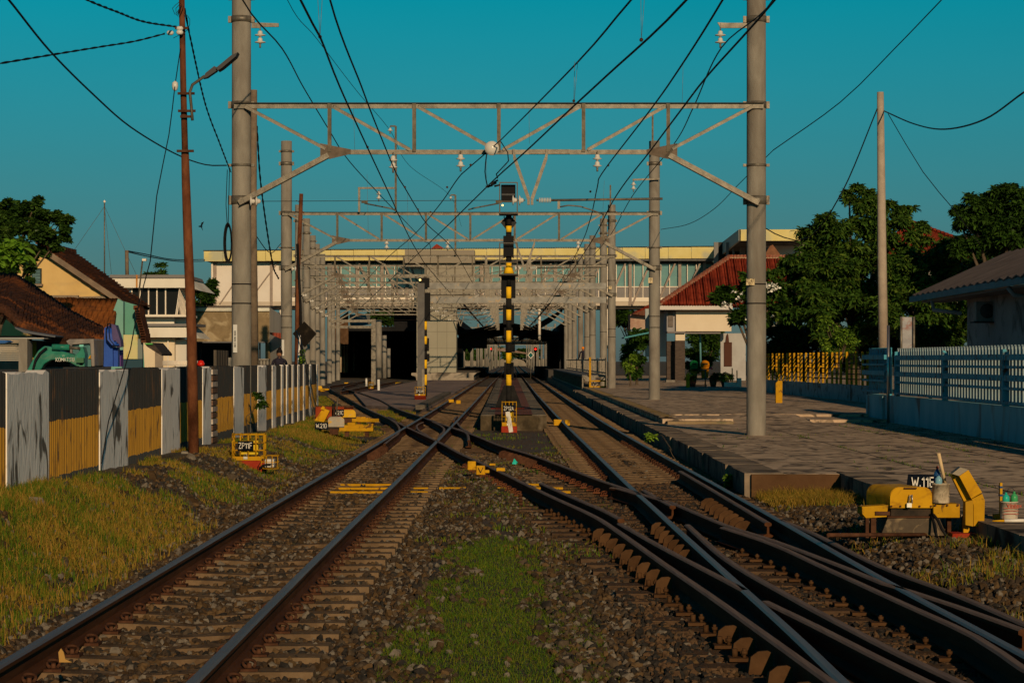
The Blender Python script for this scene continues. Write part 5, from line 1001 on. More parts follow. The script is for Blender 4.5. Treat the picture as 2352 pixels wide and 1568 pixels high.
tree('garden_shrub',(XA(1930,87),87,.2),[BL(1925,790,38,32,87),BL(1905,745,25,25,87),BL(1945,775,25,20,87)],1100,'bright green shrub behind the yellow fence posts',[leaf3,leaf1],.2,.06,7,.5,.05,'shrub')
tree('garden_shrub',(XA(2145,72),72,.2),[BL(2140,770,40,40,72),BL(2100,780,30,30,72)],700,'dark shrub between the lamp pole and the grey building',[leaf2,leaf1],.2,.06,7,.5,.05,'shrub')
tree('garden_shrub',(XA(1462,125),125,.3),[BL(1450,800,28,40,125),BL(1480,790,25,30,125),BL(1460,840,25,25,125)],900,'dark leafy shrub between the second and third right columns',[leaf2,leaf1],.34,.10,6,.5,.07,'shrub')
tree('garden_shrub',(XA(1447,118),118,.3),[BL(1447,835,14,22,118)],200,'small yellow green potted shrub before the dark shrub',[leaf3],.22,.07,6,.4,.04,'shrub')
tree('broadleaf_tree',(XA(1620,165),165,.3),[BL(1615,800,42,38,165),BL(1640,780,30,30,165),BL(1600,830,30,25,165)],1500,'rounded green tree framed by the opening of the white pavilion',[leaf1,leaf2],.4,.12,6,.4,.12)
for i,(x,y,rx_,l) in enumerate(((1638,850,10,'bushy pink flowering plant in a round pot'),(1665,858,11,'feathery yellow green plant in a dark pot'),(1590,855,11,'low dark plant in a brown pot beside the stone pillar'))):
    t = thing('potted_plant',PD(x,888,114),l,'potted plant','pots by the pavilion'); r_ = rx_*114/F
    MB().lathe(PD(x,888,114),[(r_*.6,0),(r_*.8,.2),(r_,.45),(r_*1.05,.48),(r_*.9,.46),(0,.44)],14).build('pot',[M('pot_brown',(.10,.05,.03),rough=.6),M('pot_black',(.03,.03,.03),rough=.5),M('pot_rust',(.12,.04,.03),rough=.6)][i],t)
    rosettes('foliage',crown_pts([BL(x,y+10,rx_*1.3,14,114)],120),6,.22,.05,[[leaf2,leaf1],[leaf3,leaf1],[leaf2]][i],t,.4)
    if i==0: rosettes('flowers',[list(PD(1630,846,113.4))],8,.16,.1,[M('pink',(.7,.08,.12))],t,0)
# left tree by the gabled house and near branch
gl = [M('waxy_leaf',(.03,.075,.012),(.07,.13,.02),2,.35),leaf2]
tree('almond_tree',(XA(-70,64),64,.2),[BL(30,500,50,35,62),BL(90,490,35,28,62),BL(130,520,35,35,62),BL(60,560,55,40,62),BL(15,600,35,60,62),BL(95,570,40,30,62),BL(80,468,25,14,62),BL(150,510,18,16,62),BL(55,640,22,20,62),BL(140,555,22,12,62),BL(10,470,26,24,62),BL(60,500,45,40,62),BL(110,530,40,30,62),BL(30,550,45,45,62),BL(70,600,35,25,62),BL(5,530,35,60,62)],6500,'large dark waxy leaved tree at the left edge overhanging the yellow gable',gl,.13,.07,6,.2,.13,limbs=11)
tree('leafy_branch',(XA(-60,40),40,ZA(660,40)),[BL(20,575,28,16,40),BL(10,600,25,22,40),BL(40,590,16,20,40),BL(45,570,10,8,40)],70,'bright broad leaved branch reaching in at the left edge before the dark tree',[M('bright_leaf',(.09,.20,.015),(.15,.28,.03),2,.5)],.20,.10,4,.7,.02,'branch',limbs=3)
tree('wayside_tree',(XA(465,190),190,0),[BL(455,680,30,25,190),BL(470,700,25,20,190),BL(480,660,14,30,190)],900,'distant dark tree between the white tower block and the footbridge',[leaf2],.5,.14,6,.3,.15)
tree('wayside_tree',(XA(360,200),200,0),[BL(350,640,28,12,200),BL(372,618,8,14,200)],240,'tree top peeping above the white building roof',[leaf1],.5,.12,6,.3,.1)
tree('wayside_tree',(XA(880,330),330,0),[BL(880,725,28,18,330),BL(905,730,20,16,330)],700,'green tree seen through the gap beneath the footbridge',[leaf1,leaf2],.9,.28,6,.3,.2)
tree('wayside_tree',(XA(1455,240),240,0),[BL(1440,730,22,28,240),BL(1455,750,22,25,240),BL(1425,740,12,18,240)],600,'green tree behind the right hand columns under the footbridge',[leaf1,leaf2],.7,.22,6,.3,.2)
tree('climbing_vine',(XA(690,63.5),63.5,.1),[BL(690,850,6,18,63.5),BL(693,820,5,14,63.5),BL(688,885,6,14,63.5)],160,'green vine climbing the slim white post',[leaf3,leaf1],.10,.05,5,.4,.01,'vine',limbs=2)
tree('wall_weed',(xw(45)+.08,44,.4),[BL(598,930,12,10,44),BL(590,905,6,6,44),BL(600,915,10,4,44)],70,'green weed growing out beside the foot of the nearest left column',[leaf1,leaf2],.10,.03,6,.4,.008,'weed',limbs=3)
tree('wall_weed',(3.25,31.5,-.1),[BL(1673,1107,10,16,31.5)],60,'small dark weed at the foot of the low platform face',[leaf1,leaf3],.08,.03,6,.3,.006,'weed',limbs=2)
tree('wall_weed',(2.98,38.5,-.1),[BL(1496,1003,8,8,38.5)],30,'tiny bright weed beside the right rail',[leaf3],.09,.03,6,.3,.006,'weed',limbs=2)
# ------------------------------------------------------------------ footbridge
YB = 212.0; cream = M('fascia_cream',(.62,.52,.20),(.68,.58,.25),1.2,.6,c3=(.45,.44,.30),s3=.35); wallw = M('panel_white',(.66,.60,.54),(.72,.66,.60),.8,.7)
frame_g = M('frame_grey',(.27,.22,.19),(.33,.27,.23),2,.6); white_f = M('frame_white',(.78,.70,.60),rough=.5)
glass = M('bridge_glass',(.16,.30,.29),(.10,.22,.24),.6,.12,spec=.9,bump=0)
t = thing('footbridge',(XA(1050,YB),YB,0),'long covered station footbridge with cream roof edge and glazed sides crossing behind the gantries','footbridge')
def B(x0,x1,y0,y1,Y,d,nm,m,par=None): return MB().bb(XA(x0,Y),XA(x1,Y),Y,Y+d,ZA(y1,Y),ZA(y0,Y)).build(nm,m,par or t)
xb = [468,512,560,610,660,712,760,812,860,912,964,1014,1064,1118,1168,1222,1275,1326,1378,1430,1482,1535,1588,1640]
for a,b in zip(xb[:-1],xb[1:]):
    B(a+.35,b-.35,577.0-(a-468)*.0085,600-(a-468)*.006,YB-1.2,.12,'fascia_panel',cream)
B(470,1640,578,599,YB-1.05,6.4,'roof',M('roof_grey',(.10,.10,.105),(.14,.14,.14),4,.7))
mb = MB()
for i in range(300): x = 470+i*3.9; mb.bb(XA(x,YB),XA(x+1.9,YB),YB-1.1,YB+4.6,ZA(577.3-(x-468)*.0085,YB),ZA(575.6-(x-468)*.0085,YB))
mb.build('roof_sheeting',M('sheet_blue',(.06,.07,.08),rough=.6),t)
B(490,646,600,700,YB,.3,'wall_panel',wallw); B(646,1660,601,606,YB-.05,.2,'header',M('header_dark',(.07,.07,.065),rough=.6))
B(646,1660,606,660,YB+.3,.05,'window_glass',glass)
B(646,1660,600,692,YB+5,.1,'back_wall',M('interior_teal',(.12,.22,.22),(.2,.28,.26),.4,.7))
mb = MB(); 
for i in range(120):
    x = 660+i*8.3+random.uniform(-1,1)
    if random.random()<.35: mb.bb(XA(x,YB),XA(x+random.uniform(3,7),YB),YB+.6,YB+.62,ZA(660,YB),ZA(610,YB))
mb.build('curtain',M('curtain_pale',(.40,.52,.45),(.55,.60,.45),.5,.8),t)
mb = MB()
for k in range(9): mb.bb(XA(646,YB),XA(1660,YB),YB+.02,YB+.06,ZA(661.5+k*2.55,YB),ZA(660+k*2.55,YB))
mb.build('louvre',M('louvre_grey',(.33,.31,.31),rough=.6),t); B(646,1660,659,684,YB+.08,.1,'louvre_back',M('louvre_dark',(.12,.12,.13),rough=.7))
B(646,1660,683,692,YB-.12,.4,'floor_beam',white_f); B(488,1660,692.5,702,YB-.05,.3,'floor_edge',M('beam_cream',(.50,.42,.34),(.56,.48,.39),1,.7))
B(488,1660,701,709,YB+.4,5.5,'deck_underside',M('under_dark',(.05,.045,.04),rough=.8))
x = 660
while x < 1650:
    B(x,x+1.7,600,684,YB-.04,.14,'mullion',white_f); x += 20.4
B(646,1660,657.5,659.5,YB-.05,.14,'sill_rail',white_f)
x = 646
while x < 1655:
    B(x,x+7,602,700,YB-.14,.18,'truss_post',frame_g)
    if x>650 and x<1610:
        mb = MB(); d = 1 if int((x-646)/57)%2 else -1
        a,b = (PD(x+8,604,YB-.16),PD(x+50,700,YB-.16)) if (x<1170)==True and d or x<1170 else (PD(x+50,604,YB-.16),PD(x+8,700,YB-.16)); mb.bar(a,b,.16,.24,up=(0,1,0)); mb.build('truss_diagonal',frame_g,t)
    x += 57
for x0,x1 in ((488,497),(560,567),(620,626)): B(x0,x1,600,702,YB-.14,.16,'truss_post',frame_g)
for a,b in (((505,698),(545,640)),((567,698),(640,600))): mb = MB(); mb.bar(PD(*a,YB-.12),PD(*b,YB-.12),.1,.22,up=(0,1,0)); mb.build('truss_diagonal',frame_g,t)
MB().tube([PD(487.5,700,YB-.4),PD(487,603,YB-.4)],.10,8).build('downpipe',white_f,t)
for x0,x1,y1 in ((713,721,855),(640,650,780),(1391,1399,800),(1235,1243,780)): MB().tube([PD((x0+x1)/2,y1,YB+.6),PD((x0+x1)/2,702,YB+.6)],.13 if x0!=713 else .2,12).build('support_column',white_f,t)
MB().prism([PD(985,575,YB+1),PD(1003,560,YB+1),PD(1028,575,YB+1)],(0,5,0)).build('roof_gable',M('roof_red',(.22,.03,.015),(.30,.05,.03),5,.7),t)
# right wing turning towards the camera
t2 = thing('station_wing',(XA(1700,182),182,0),'cream edged upper storey wing that juts forward at the right end of the footbridge','building')
MB().bb(XA(1698,182),XA(1870,182),182,182.2,ZA(553,182),ZA(527,182)).build('fascia_panel',cream,t2)
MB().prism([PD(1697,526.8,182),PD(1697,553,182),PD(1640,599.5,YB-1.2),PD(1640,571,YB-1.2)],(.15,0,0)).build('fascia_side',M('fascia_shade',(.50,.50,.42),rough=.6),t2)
MB().prism([PD(1697,553,182.1),PD(1870,553,182.1),Vector((XA(1870,182),212,ZA(553,182))),Vector((XA(1640,YB),212,ZA(553,182)))],(0,0,.12)).build('soffit',M('soffit_dark',(.10,.10,.10),rough=.8),t2)
MB().bb(XA(1756,190),XA(1870,190),190,190.3,ZA(600,190),ZA(553,190)).build('wall',wallw,t2)
for x0,x1 in ((1640,1650),(1668,1674),(1683,1687),(1700,1712),(1733,1740)): MB().bb(XA(x0,192),XA(x1,192),192,192.3,ZA(625,192),ZA(556,192)).build('post',M('post_grey2',(.20,.20,.20),rough=.6),t2)
MB().bb(XA(1640,200),XA(1770,200),200,200.2,ZA(640,200),ZA(556,200)).build('dark_glazing',glass_d,t2)
MB().bb(XA(1748,189.8),XA(1758,189.8),189.7,190,ZA(600,190),ZA(553,190)).build('window_frame',white_f,t2)
# lift tower
t3 = thing('lift_tower',(XA(1010,204.5),204.5,.2),'square beige panelled lift tower rising to the footbridge from the middle platform','tower')
tw = M('tower_panel',(.29,.275,.215),(.33,.31,.245),.5,.6)
Yt = 205.5
MB().bb(XA(957,Yt),XA(1048,Yt),Yt,Yt+3.4,.5,ZA(692,Yt)).build('shaft',tw,t3)
MB().bb(XA(975,Yt),XA(1088,Yt),Yt+.3,Yt+3.4,ZA(703,Yt),ZA(575,Yt)).build('upper_shaft',M('tower_upper',(.28,.255,.205),(.32,.29,.235),.5,.6),t3)
MB().bb(XA(930,Yt),XA(1090,Yt),Yt-.2,Yt+3.6,ZA(604,Yt),ZA(574,Yt)).build('cornice',M('tower_cornice',(.27,.235,.185),rough=.6),t3)
mb = MB()
for x in (1004,1026): mb.bb(XA(x,Yt),XA(x,Yt)+.03,Yt-.005,Yt+.01,.5,ZA(604,Yt))
for y in (655,704,727,762,800,832): mb.bb(XA(957,Yt),XA(1048,Yt),Yt-.006,Yt+.01,ZA(y,Yt),ZA(y,Yt)+.03)
mb.build('panel_joints',M('joint_grey',(.16,.15,.12)),t3)
one(MB().prism([PD(945,856,204),PD(945,862,204),PD(955,865,204),PD(957,878,204),PD(1088,878,204),PD(1088,862,204),PD(1095,856,204)],(0,60,0)),'concrete_plinth',M('base_stained',(.28,.24,.19),(.36,.31,.25),2,.9,c3=(.13,.11,.09),s3=.6),'stained concrete platform base under the lift tower','platform block')
# ------------------------------------------------------------------ dark train sheds
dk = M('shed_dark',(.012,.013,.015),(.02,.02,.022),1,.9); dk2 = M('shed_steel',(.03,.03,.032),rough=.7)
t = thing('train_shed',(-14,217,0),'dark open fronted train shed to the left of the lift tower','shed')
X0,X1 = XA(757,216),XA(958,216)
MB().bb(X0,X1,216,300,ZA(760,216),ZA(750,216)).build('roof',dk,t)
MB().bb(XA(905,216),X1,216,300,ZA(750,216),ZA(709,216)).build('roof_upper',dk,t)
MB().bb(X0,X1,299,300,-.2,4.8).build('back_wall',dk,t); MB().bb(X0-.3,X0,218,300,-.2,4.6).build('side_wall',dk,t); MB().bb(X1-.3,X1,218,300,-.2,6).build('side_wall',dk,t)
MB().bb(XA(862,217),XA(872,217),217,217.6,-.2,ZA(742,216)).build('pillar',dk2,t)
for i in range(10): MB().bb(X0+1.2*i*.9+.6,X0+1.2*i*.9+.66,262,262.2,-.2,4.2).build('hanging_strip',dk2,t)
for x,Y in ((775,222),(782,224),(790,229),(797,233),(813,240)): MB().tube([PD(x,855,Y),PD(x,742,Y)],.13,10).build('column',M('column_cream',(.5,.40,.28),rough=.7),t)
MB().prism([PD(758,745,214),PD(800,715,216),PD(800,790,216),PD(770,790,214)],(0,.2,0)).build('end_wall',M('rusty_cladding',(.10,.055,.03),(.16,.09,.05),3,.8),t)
MB().prism([PD(803,722,216),PD(850,722,240),PD(850,745,240),PD(803,752,216)],(0,.1,0)).build('cladding',M('cream_cladding',(.46,.42,.33),rough=.8),t)
t = thing('platform_canopy',(-1,225,0),'broad dark pitched canopy over the tracks beyond the footbridge','canopy')
xa,xb_ = XA(1048,225),XA(1284,225); zp_,ze = 5.15,4.15
for s_,x0,x1 in ((-1,xa,XA(1165,225)),(1,XA(1165,225),xb_)):
    za,zb_ = (ze,zp_) if s_<0 else (zp_,ze)
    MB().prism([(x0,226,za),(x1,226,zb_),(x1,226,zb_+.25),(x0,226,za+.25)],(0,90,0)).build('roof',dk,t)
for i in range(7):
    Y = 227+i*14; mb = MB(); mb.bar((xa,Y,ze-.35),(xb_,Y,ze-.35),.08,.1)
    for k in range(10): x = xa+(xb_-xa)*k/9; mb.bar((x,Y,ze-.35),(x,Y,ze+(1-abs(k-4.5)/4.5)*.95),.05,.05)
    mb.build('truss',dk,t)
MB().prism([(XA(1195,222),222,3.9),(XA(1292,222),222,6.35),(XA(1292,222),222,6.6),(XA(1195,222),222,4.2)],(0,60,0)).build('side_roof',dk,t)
MB().bb(xa-3.6,xa+.1,226,316,ZA(745,226),ZA(740,226)+.5).build('left_roof',dk,t)
for i in range(16): 
    Y = 228+i*5.4; MB().bb(4.75,4.9,Y,Y+.2,.6,4.6).build('lattice_post',dk2,t)
mb = MB()
for z in (1.6,2.3,3.0,3.7): mb.bb(4.8,4.86,226,316,z,z+.07)
mb.build('lattice_rail',dk2,t)
MB().bb(5.6,5.8,226,316,.4,5.8).build('side_wall',dk,t); MB().bb(-6.9,-6.7,240,316,.6,4.4).build('side_wall',dk,t)
MB().bb(XA(1053,232),XA(1119,232),232,232.2,ZA(800,232),ZA(765,232)).build('name_board',dk2,t)
signtext('TUGU',t,.5,PD(1086,787,231.9),M('letter_dim',(.06,.06,.06)),sx=1.1)
for x,y0,y1,w_ in ((1067,790,813,12),(1079,796,816,10)):
    one(MB().prism([PD(x-w_,y0-2,226),PD(x+w_,y0-2,226),PD(x+w_,y0+10,226),PD(x,y1,226),PD(x-w_,y0+10,226)],(0,.1,0)) if False else MB().prism([PD(x-w_*.62,y0-6,226),PD(x+w_*.62,y0-6,226),PD(x+w_*.62,y0+6,226),PD(x,y1-4,226),PD(x-w_*.62,y0+6,226)],(0,.1,0)),'hanging_sign',blk_m,'larger black pointed sign hanging under the canopy' if w_==12 else 'smaller black pointed sign hanging under the canopy','sign')
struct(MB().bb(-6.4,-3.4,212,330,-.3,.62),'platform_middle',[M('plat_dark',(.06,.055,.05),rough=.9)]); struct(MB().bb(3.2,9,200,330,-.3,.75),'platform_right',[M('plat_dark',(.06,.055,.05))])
# ------------------------------------------------------------------ far yard
t0_ = one(MB().bb(XA(1060,700),XA(1300,700),700,700.6,-.3,2.0),'yard_wall',M('yard_wall',(.20,.175,.14),(.28,.24,.19),.6,.9,c3=(.2,.18,.14),s3=.3),'long pale weathered wall closing the far end of the yard','wall')
for i,Y in enumerate((350,400,455,515,590)):
    t = thing('catenary_portal',(0,Y,0),['far','second far','third far','fourth far','very farthest'][i]+' gantry seen through the opening beneath the canopy','gantry','distant yard gantries')
    for x in (-9.5+i*.8,-7.4+i*.2,-5.2+i*.5,-3.9,3.8,5.2,6.6,8.5): MB().tube([(x,Y,-.2),(x,Y,7.2)],.17,8).build('column',concrete,t)
    mb = MB(); xl,xr = -9.5,8.5; mb.bar((xl,Y-.3,6.6),(xr,Y-.3,6.6),.1,.14); mb.bar((xl+1.6,Y-.3,5.6),(xr-1.6,Y-.3,5.6),.1,.12)
    for k in range(12): x = xl+1.5*k; mb.bar((x,Y-.3,6.6),(x+1.5,Y-.3,5.6) if k<6 else (x,Y-.3,5.6),.08,.08)
    mb.build('truss',galv,t)
tree('wayside_tree',(XA(1100,640),640,0),[BL(1075,812,22,12,640),BL(1110,808,16,12,640),BL(1140,812,14,10,640)],600,'far green trees left of the distant red signals',[leaf1],1.6,.5,6,.3,.3)
tree('wayside_tree',(XA(1215,660),660,0),[BL(1215,812,30,10,660),BL(1170,815,16,8,660)],600,'far green trees behind the pale yard wall',[leaf1,leaf2],1.6,.5,6,.3,.3)
one(MB().prism([PD(1130,800,560),PD(1160,799,560),PD(1215,811,560),PD(1212,813,560),PD(1130,804,560)],(0,6,0)),'tin_roof',M('tin_pale',(.25,.20,.17),(.16,.09,.06),.8,.6),'pale rusting tin roof seen far beyond the yard','roof')
redl = M('red_light',(1,.02,.01),emit=(1,.02,.01),estr=3.0)
for i,(x,y,Y,r) in enumerate(((1127,801,420,.17),(1116.5,811.5,420,.24),(1230,801.5,240,.10))):
    t = thing('railway_signal',PD(x,840,Y),['distant signal showing a small red light left of the mast','lower distant round red signal disc left of the mast','red signal light in front of the dark right canopy'][i],'signal')
    k = Y/F; MB().bb(XA(x,Y)-r*1.8,XA(x,Y)+r*1.8,Y,Y+.3,ZA(y,Y)-r*3.2,ZA(y,Y)+r*2).build('signal_head',blk_m,t) if i!=1 else MB().bb(XA(x,Y)-.04,XA(x,Y)+.04,Y,Y+.1,-.2,ZA(y,Y)).build('post',blk_m,t)
    MB().cyl((XA(x,Y),Y-.06,ZA(y,Y)),(XA(x,Y),Y-.01,ZA(y,Y)),r,r,12).build('red_lamp',redl,t)
    if i!=1: MB().tube([(XA(x,Y),Y+.2,-.2),(XA(x,Y),Y+.2,ZA(y,Y))],.07,8).build('mast',blk_m,t)
t = thing('km_sign',(XA(1214.5,215),215,0),'small teal diamond sign with white rim right of the signal mast','sign')
k = 215/F; c = PD(1219,815.5,215)
MB().prism([c+Vector((-.30,0,0)),c+Vector((0,0,.34)),c+Vector((.30,0,0)),c+Vector((0,0,-.34))],(0,.04,0)).build('rim',whitep,t)
MB().prism([c+Vector((-.23,-.01,0)),c+Vector((0,-.01,.26)),c+Vector((.23,-.01,0)),c+Vector((0,-.01,-.26))],(0,.02,0)).build('face',M('sign_teal',(.01,.10,.10)),t); MB().cyl((c.x,215.05,-.2),(c.x,215.05,c.z),.03,.03,6).build('post',galv,t)
# ------------------------------------------------------------------ left: houses
def tilemat(nm,c1,c2,c3,ax='X',sc_=9,dist=.05):
    if nm in MATS: return MATS[nm]
    m = M(nm,c1,c2,3,.85,c3=c3,s3=.8,lo=.3,hi=.7); nt = m.node_tree; b = nt.nodes['Principled BSDF']; L = nt.links
    tc = nd(nt,'ShaderNodeTexCoord'); w_ = nd(nt,'ShaderNodeTexWave'); w_.bands_direction = ax; w_.inputs['Scale'].default_value = sc_; w_.inputs['Distortion'].default_value = .6; L.new(tc.outputs['Object'],w_.inputs['Vector'])
    w2 = nd(nt,'ShaderNodeTexWave'); w2.bands_direction = 'Z'; w2.wave_profile = 'SAW'; w2.inputs['Scale'].default_value = sc_*.55; w2.inputs['Distortion'].default_value = .8; L.new(tc.outputs['Object'],w2.inputs['Vector'])
    a = nd(nt,'ShaderNodeMath',operation='ADD'); L.new(w_.outputs['Fac'],a.inputs[0]); L.new(w2.outputs['Fac'],a.inputs[1])
    bp = nd(nt,'ShaderNodeBump'); bp.inputs['Strength'].default_value = 1; bp.inputs['Distance'].default_value = dist; L.new(a.outputs[0],bp.inputs['Height']); L.new(bp.outputs[0],b.inputs['Normal']); return m
tile_d = tilemat('roof_tile_dark',(.045,.022,.015),(.14,.055,.03),(.23,.075,.025),'Y',1.7); tile_o = tilemat('roof_tile_orange',(.20,.065,.018),(.34,.12,.03),(.10,.04,.02),'X',1.6); tile_b = tilemat('roof_tile_brown',(.035,.02,.015),(.10,.042,.024),(.24,.08,.025),'X',1.7)
ywall = M('wall_yellow',(.58,.40,.16),(.66,.47,.20),1.2,.85,c3=(.40,.30,.17),s3=.6)
z2 = lambda x,y: (x/3.64, 430.7+y/3.64)
def Q(x,y,Y): return PD(*z2(x,y),Y)
t = thing('gabled_house',(-14,70,.2),'old yellow gabled house with a dark clay tile roof at the left','house')
Yg = 70.0
MB().prism([Q(-300,1240,Yg),Q(-300,900,Yg),Q(330,500,Yg),Q(1000,940,Yg),Q(985,1240,Yg)],(0,4.7,0)).build('wall',ywall,t)
mb = MB()
NR = 24
r0,r1 = Q(320,478,Yg-.25),Q(1010,962,Yg-.25); f0 = Vector((r0.x,75.3,r0.z+.02)); f1 = Vector((r1.x,75.3,r1.z-.02))
P = []
for i in range(NR+1):
    u = i/NR
    for k in range(2):
        a = r0.lerp(r1,u); b = f0.lerp(f1,u); base = (a if k==0 else b); P.append(base+Vector((0,random.uniform(-.05,.05),.03*math.sin(u*3.1)*-1.0)))
vs = P+[p-Vector((.03,0,.09)) for p in P]; n = len(P)
fs = []
for i in range(NR): a = 2*i; fs += [(a,a+2,a+3,a+1),(n+a,n+a+1,n+a+3,n+a+2),(a,n+a,n+a+2,a+2),(a+1,a+3,n+a+3,n+a+1)]
mb.add(vs,fs); ro = mb.build('roof',tile_d,t)
for i in range(22):
    u = (i+.5)/22; a = r0.lerp(r1,u); b = f0.lerp(f1,u); mb2 = MB().bar(a+Vector((0,0,.035)),b+Vector((0,0,.035)),.10,.05) if False else None
mb = MB()
for i in range(26):
    u = (i+.5)/26; a = r0.lerp(r1,u)+Vector((0,0,.02)); b = f0.lerp(f1,u)+Vector((0,0,.02)); mb.bar(a,b,.15,.035+.02*random.random())
mb.build('tile_courses',tile_d,ro)
mb = MB(); 
for i in range(18): mb.bar((r0.x,Yg-.2+i*.31,r0.z+.07),(r0.x,Yg+.09+i*.31,r0.z+.08),.2,.09)
mb.build('ridge_tiles',tile_d,ro)
l0 = Vector((2*r0.x-r1.x,Yg-.25,r1.z)); MB().add([r0,l0,l0+Vector((0,5.5,0)),r0+Vector((0,5.5,0)),r0-Vector((0,0,.1)),l0-Vector((0,0,.1)),l0+Vector((0,5.5,-.1)),r0+Vector((0,5.5,-.1))],[(0,1,2,3),(4,5,6,7),(0,1,5,4),(1,2,6,5),(2,3,7,6)]).build('roof',tile_d,t)
MB().bar(Q(350,515,Yg-.3),Q(1005,955,Yg-.3),.05,.16).build('barge_board',M('old_board',(.16,.12,.09),(.24,.18,.13),4,.9),t)
wn = MB().bb(*V3(*z2(262,675),*z2(345,805),Yg-.08,.1)).build('window',M('frame_darkgreen',(.03,.045,.05),rough=.6),t)
mb = MB()
for i in range(9): y_ = 690+i*12.5; a = V3(*z2(272,y_),*z2(335,y_+7),Yg-.13,.06); mb.bb(*a)
mb.build('shutter_slats',M('shutter_teal',(.10,.20,.22),(.16,.28,.30),3,.6),wn)
MB().bb(*V3(*z2(252,805),*z2(352,822),Yg-.18,.2)).build('sill',M('sill_grey',(.25,.20,.15)),wn)
mb = MB().bb(*V3(*z2(380,900),*z2(652,945),Yg-.2,.25)); mb.prism([Q(650,912,Yg-.1),Q(880,905,Yg-.1),Q(885,925,Yg-.1),Q(650,935,Yg-.1)],(0,.12,0)); mb.build('mortar_ledge',M('mortar',(.20,.16,.12),(.28,.22,.16),4,.95,bump=.5),t)
# lean-to roof, corrugated by real tile rows
mb = MB(); tl,tr = Q(430,935,Yg-.3),Q(985,945,Yg-.3); bl,br = Q(560,1190,66.5),Q(925,1150,66.5)
bl = Vector((tl.x+.6,66.5,ZA(z2(0,1230)[1],66.5))); br = Vector((Q(930,0,66.5).x,66.5,ZA(z2(0,1230)[1],66.5)))
for i in range(22):
    u = (i+.5)/22; a = tl.lerp(tr,u); b = bl.lerp(br,u); mb.tube([a.lerp(b,k/5)+Vector((random.uniform(-.01,.01),0,random.uniform(-.012,.012))) for k in range(6)],.085,6)
mb.add([tl,tr,br,bl,tl-Vector((0,0,.1)),tr-Vector((0,0,.1)),br-Vector((0,0,.1)),bl-Vector((0,0,.1))],[(0,1,2,3),(4,5,6,7),(0,1,5,4),(1,2,6,5),(2,3,7,6),(3,0,4,7)]); mb.build('lean_to_roof',tile_o,t)
tealw = M('wall_teal',(.10,.30,.25),(.14,.36,.30),1,.85,c3=(.18,.34,.30),s3=1)
t = thing('teal_house',(XA(300,69),69,.2),'teal painted side house with a pale green patch, right of the gabled house','house')
MB().prism([Q(930,1520,68.5),Q(935,1060,68.5),Q(985,930,68.5),Q(1030,955,68.5),Q(1030,1520,68.5)],(0,.3,0)).build('wall',M('wall_teal_pale',(.16,.37,.33),(.22,.42,.38),1,.85),t)
MB().prism([Q(1030,1520,69),Q(1030,950,69),Q(1150,985,69),Q(1190,1200,69),Q(1210,1520,69)],(-.6,3,0)).build('wall',tealw,t)
MB().bb(*V3(*z2(1032,1230),*z2(1150,1432),68.3,.25)).build('plaster_patch',M('patch_lime',(.50,.55,.26),(.62,.55,.30),2,.8,c3=(.55,.42,.12),s3=3),t)
MB().bb(*V3(*z2(1150,1265),*z2(1190,1432),68.32,.2)).build('door',M('door_grey',(.18,.22,.22),rough=.7),t)
MB().bb(*V3(*z2(1020,1432),*z2(1190,1520),68.35,.2)).build('plinth',M('plinth_blue',(.03,.07,.10),rough=.7),t)
mb = MB()
for i in range(14):
    u = i/14; a = Q(1158,1005,68.6).lerp(Q(1228,1300,68.6),u); mb.box(a+Vector((random.uniform(-.01,.02),0,0)),(.15,.9,.125),rx=0)
mb.build('tile_verge',tile_d,t)
MB().prism([Q(1205,1300,66),Q(1275,1295,66),Q(1355,1390,66),Q(1350,1405,66),Q(1230,1330,66)],(0,2,0)).build('tin_awning',M('tin_black',(.035,.03,.028),(.08,.06,.05),5,.8),t)
MB().bb(*V3(*z2(1215,1300),*z2(1275,1312),65.9,.4)).build('green_edge',M('green_paint',(.10,.38,.10),rough=.6),t)
# big brown roof in front
t = thing('tiled_house',(XA(100,54),54,.2),'low house with a broad moss darkened tile roof in front of the yellow gable','house')
e0,e1,h0,h1 = Q(-120,1060,50),Q(868,1288,52),Q(-120,715,58),Q(140,735,58)
e0 = Q(-200,1130,50); em = Q(455,1265,50.5)
vs = [Q(-120,980,51),Q(30,1040,50.5),Q(160,1150,50.3),Q(455,1268,50.3),Q(640,1262,51),Q(866,1288,52),Q(862,1180,54),Q(640,1070,55),Q(400,912,56.5),Q(235,800,57.5),Q(130,738,58),Q(-120,722,58)]
mb = MB(); mb.prism(vs,(0,.05,-.12)); rf = mb.build('roof',tile_b,t)
top = [vs[11],vs[10],vs[9],vs[8],vs[7],vs[6]]; bot = [vs[0],vs[1],vs[2],vs[3],vs[4],vs[5]]
mb = MB(); NT = 46
def along(L_,u): u*= len(L_)-1; i = min(int(u),len(L_)-2); return L_[i].lerp(L_[i+1],u-i)
for i in range(NT):
    u = (i+.5)/NT; a,b = along(top,u),along(bot,u); mb.tube([a.lerp(b,k/7)+Vector((random.uniform(-.012,.012),-.02,.02+random.uniform(-.012,.012))) for k in range(8)],[.055]*8,5)
mb.build('tile_rows',tile_b,rf)
MB().bb(*V3(*z2(-100,1270),*z2(160,1520),51,5)).build('wall',M('shack_wall',(.22,.19,.15),(.34,.29,.22),2,.9),t); MB().bb(*V3(*z2(100,1290),*z2(860,1500),53.5,.3)).build('wall',M('shack_dark',(.03,.03,.03),rough=.9),t)
mb = MB()
for i in range(9): a = V3(*z2(-60,1300+i*17),*z2(157,1312+i*17),49.8-i*.01,.06); mb.bb(*a)
mb.build('shutter',M('slat_grey',(.30,.30,.28),(.45,.38,.28),2,.6),t)
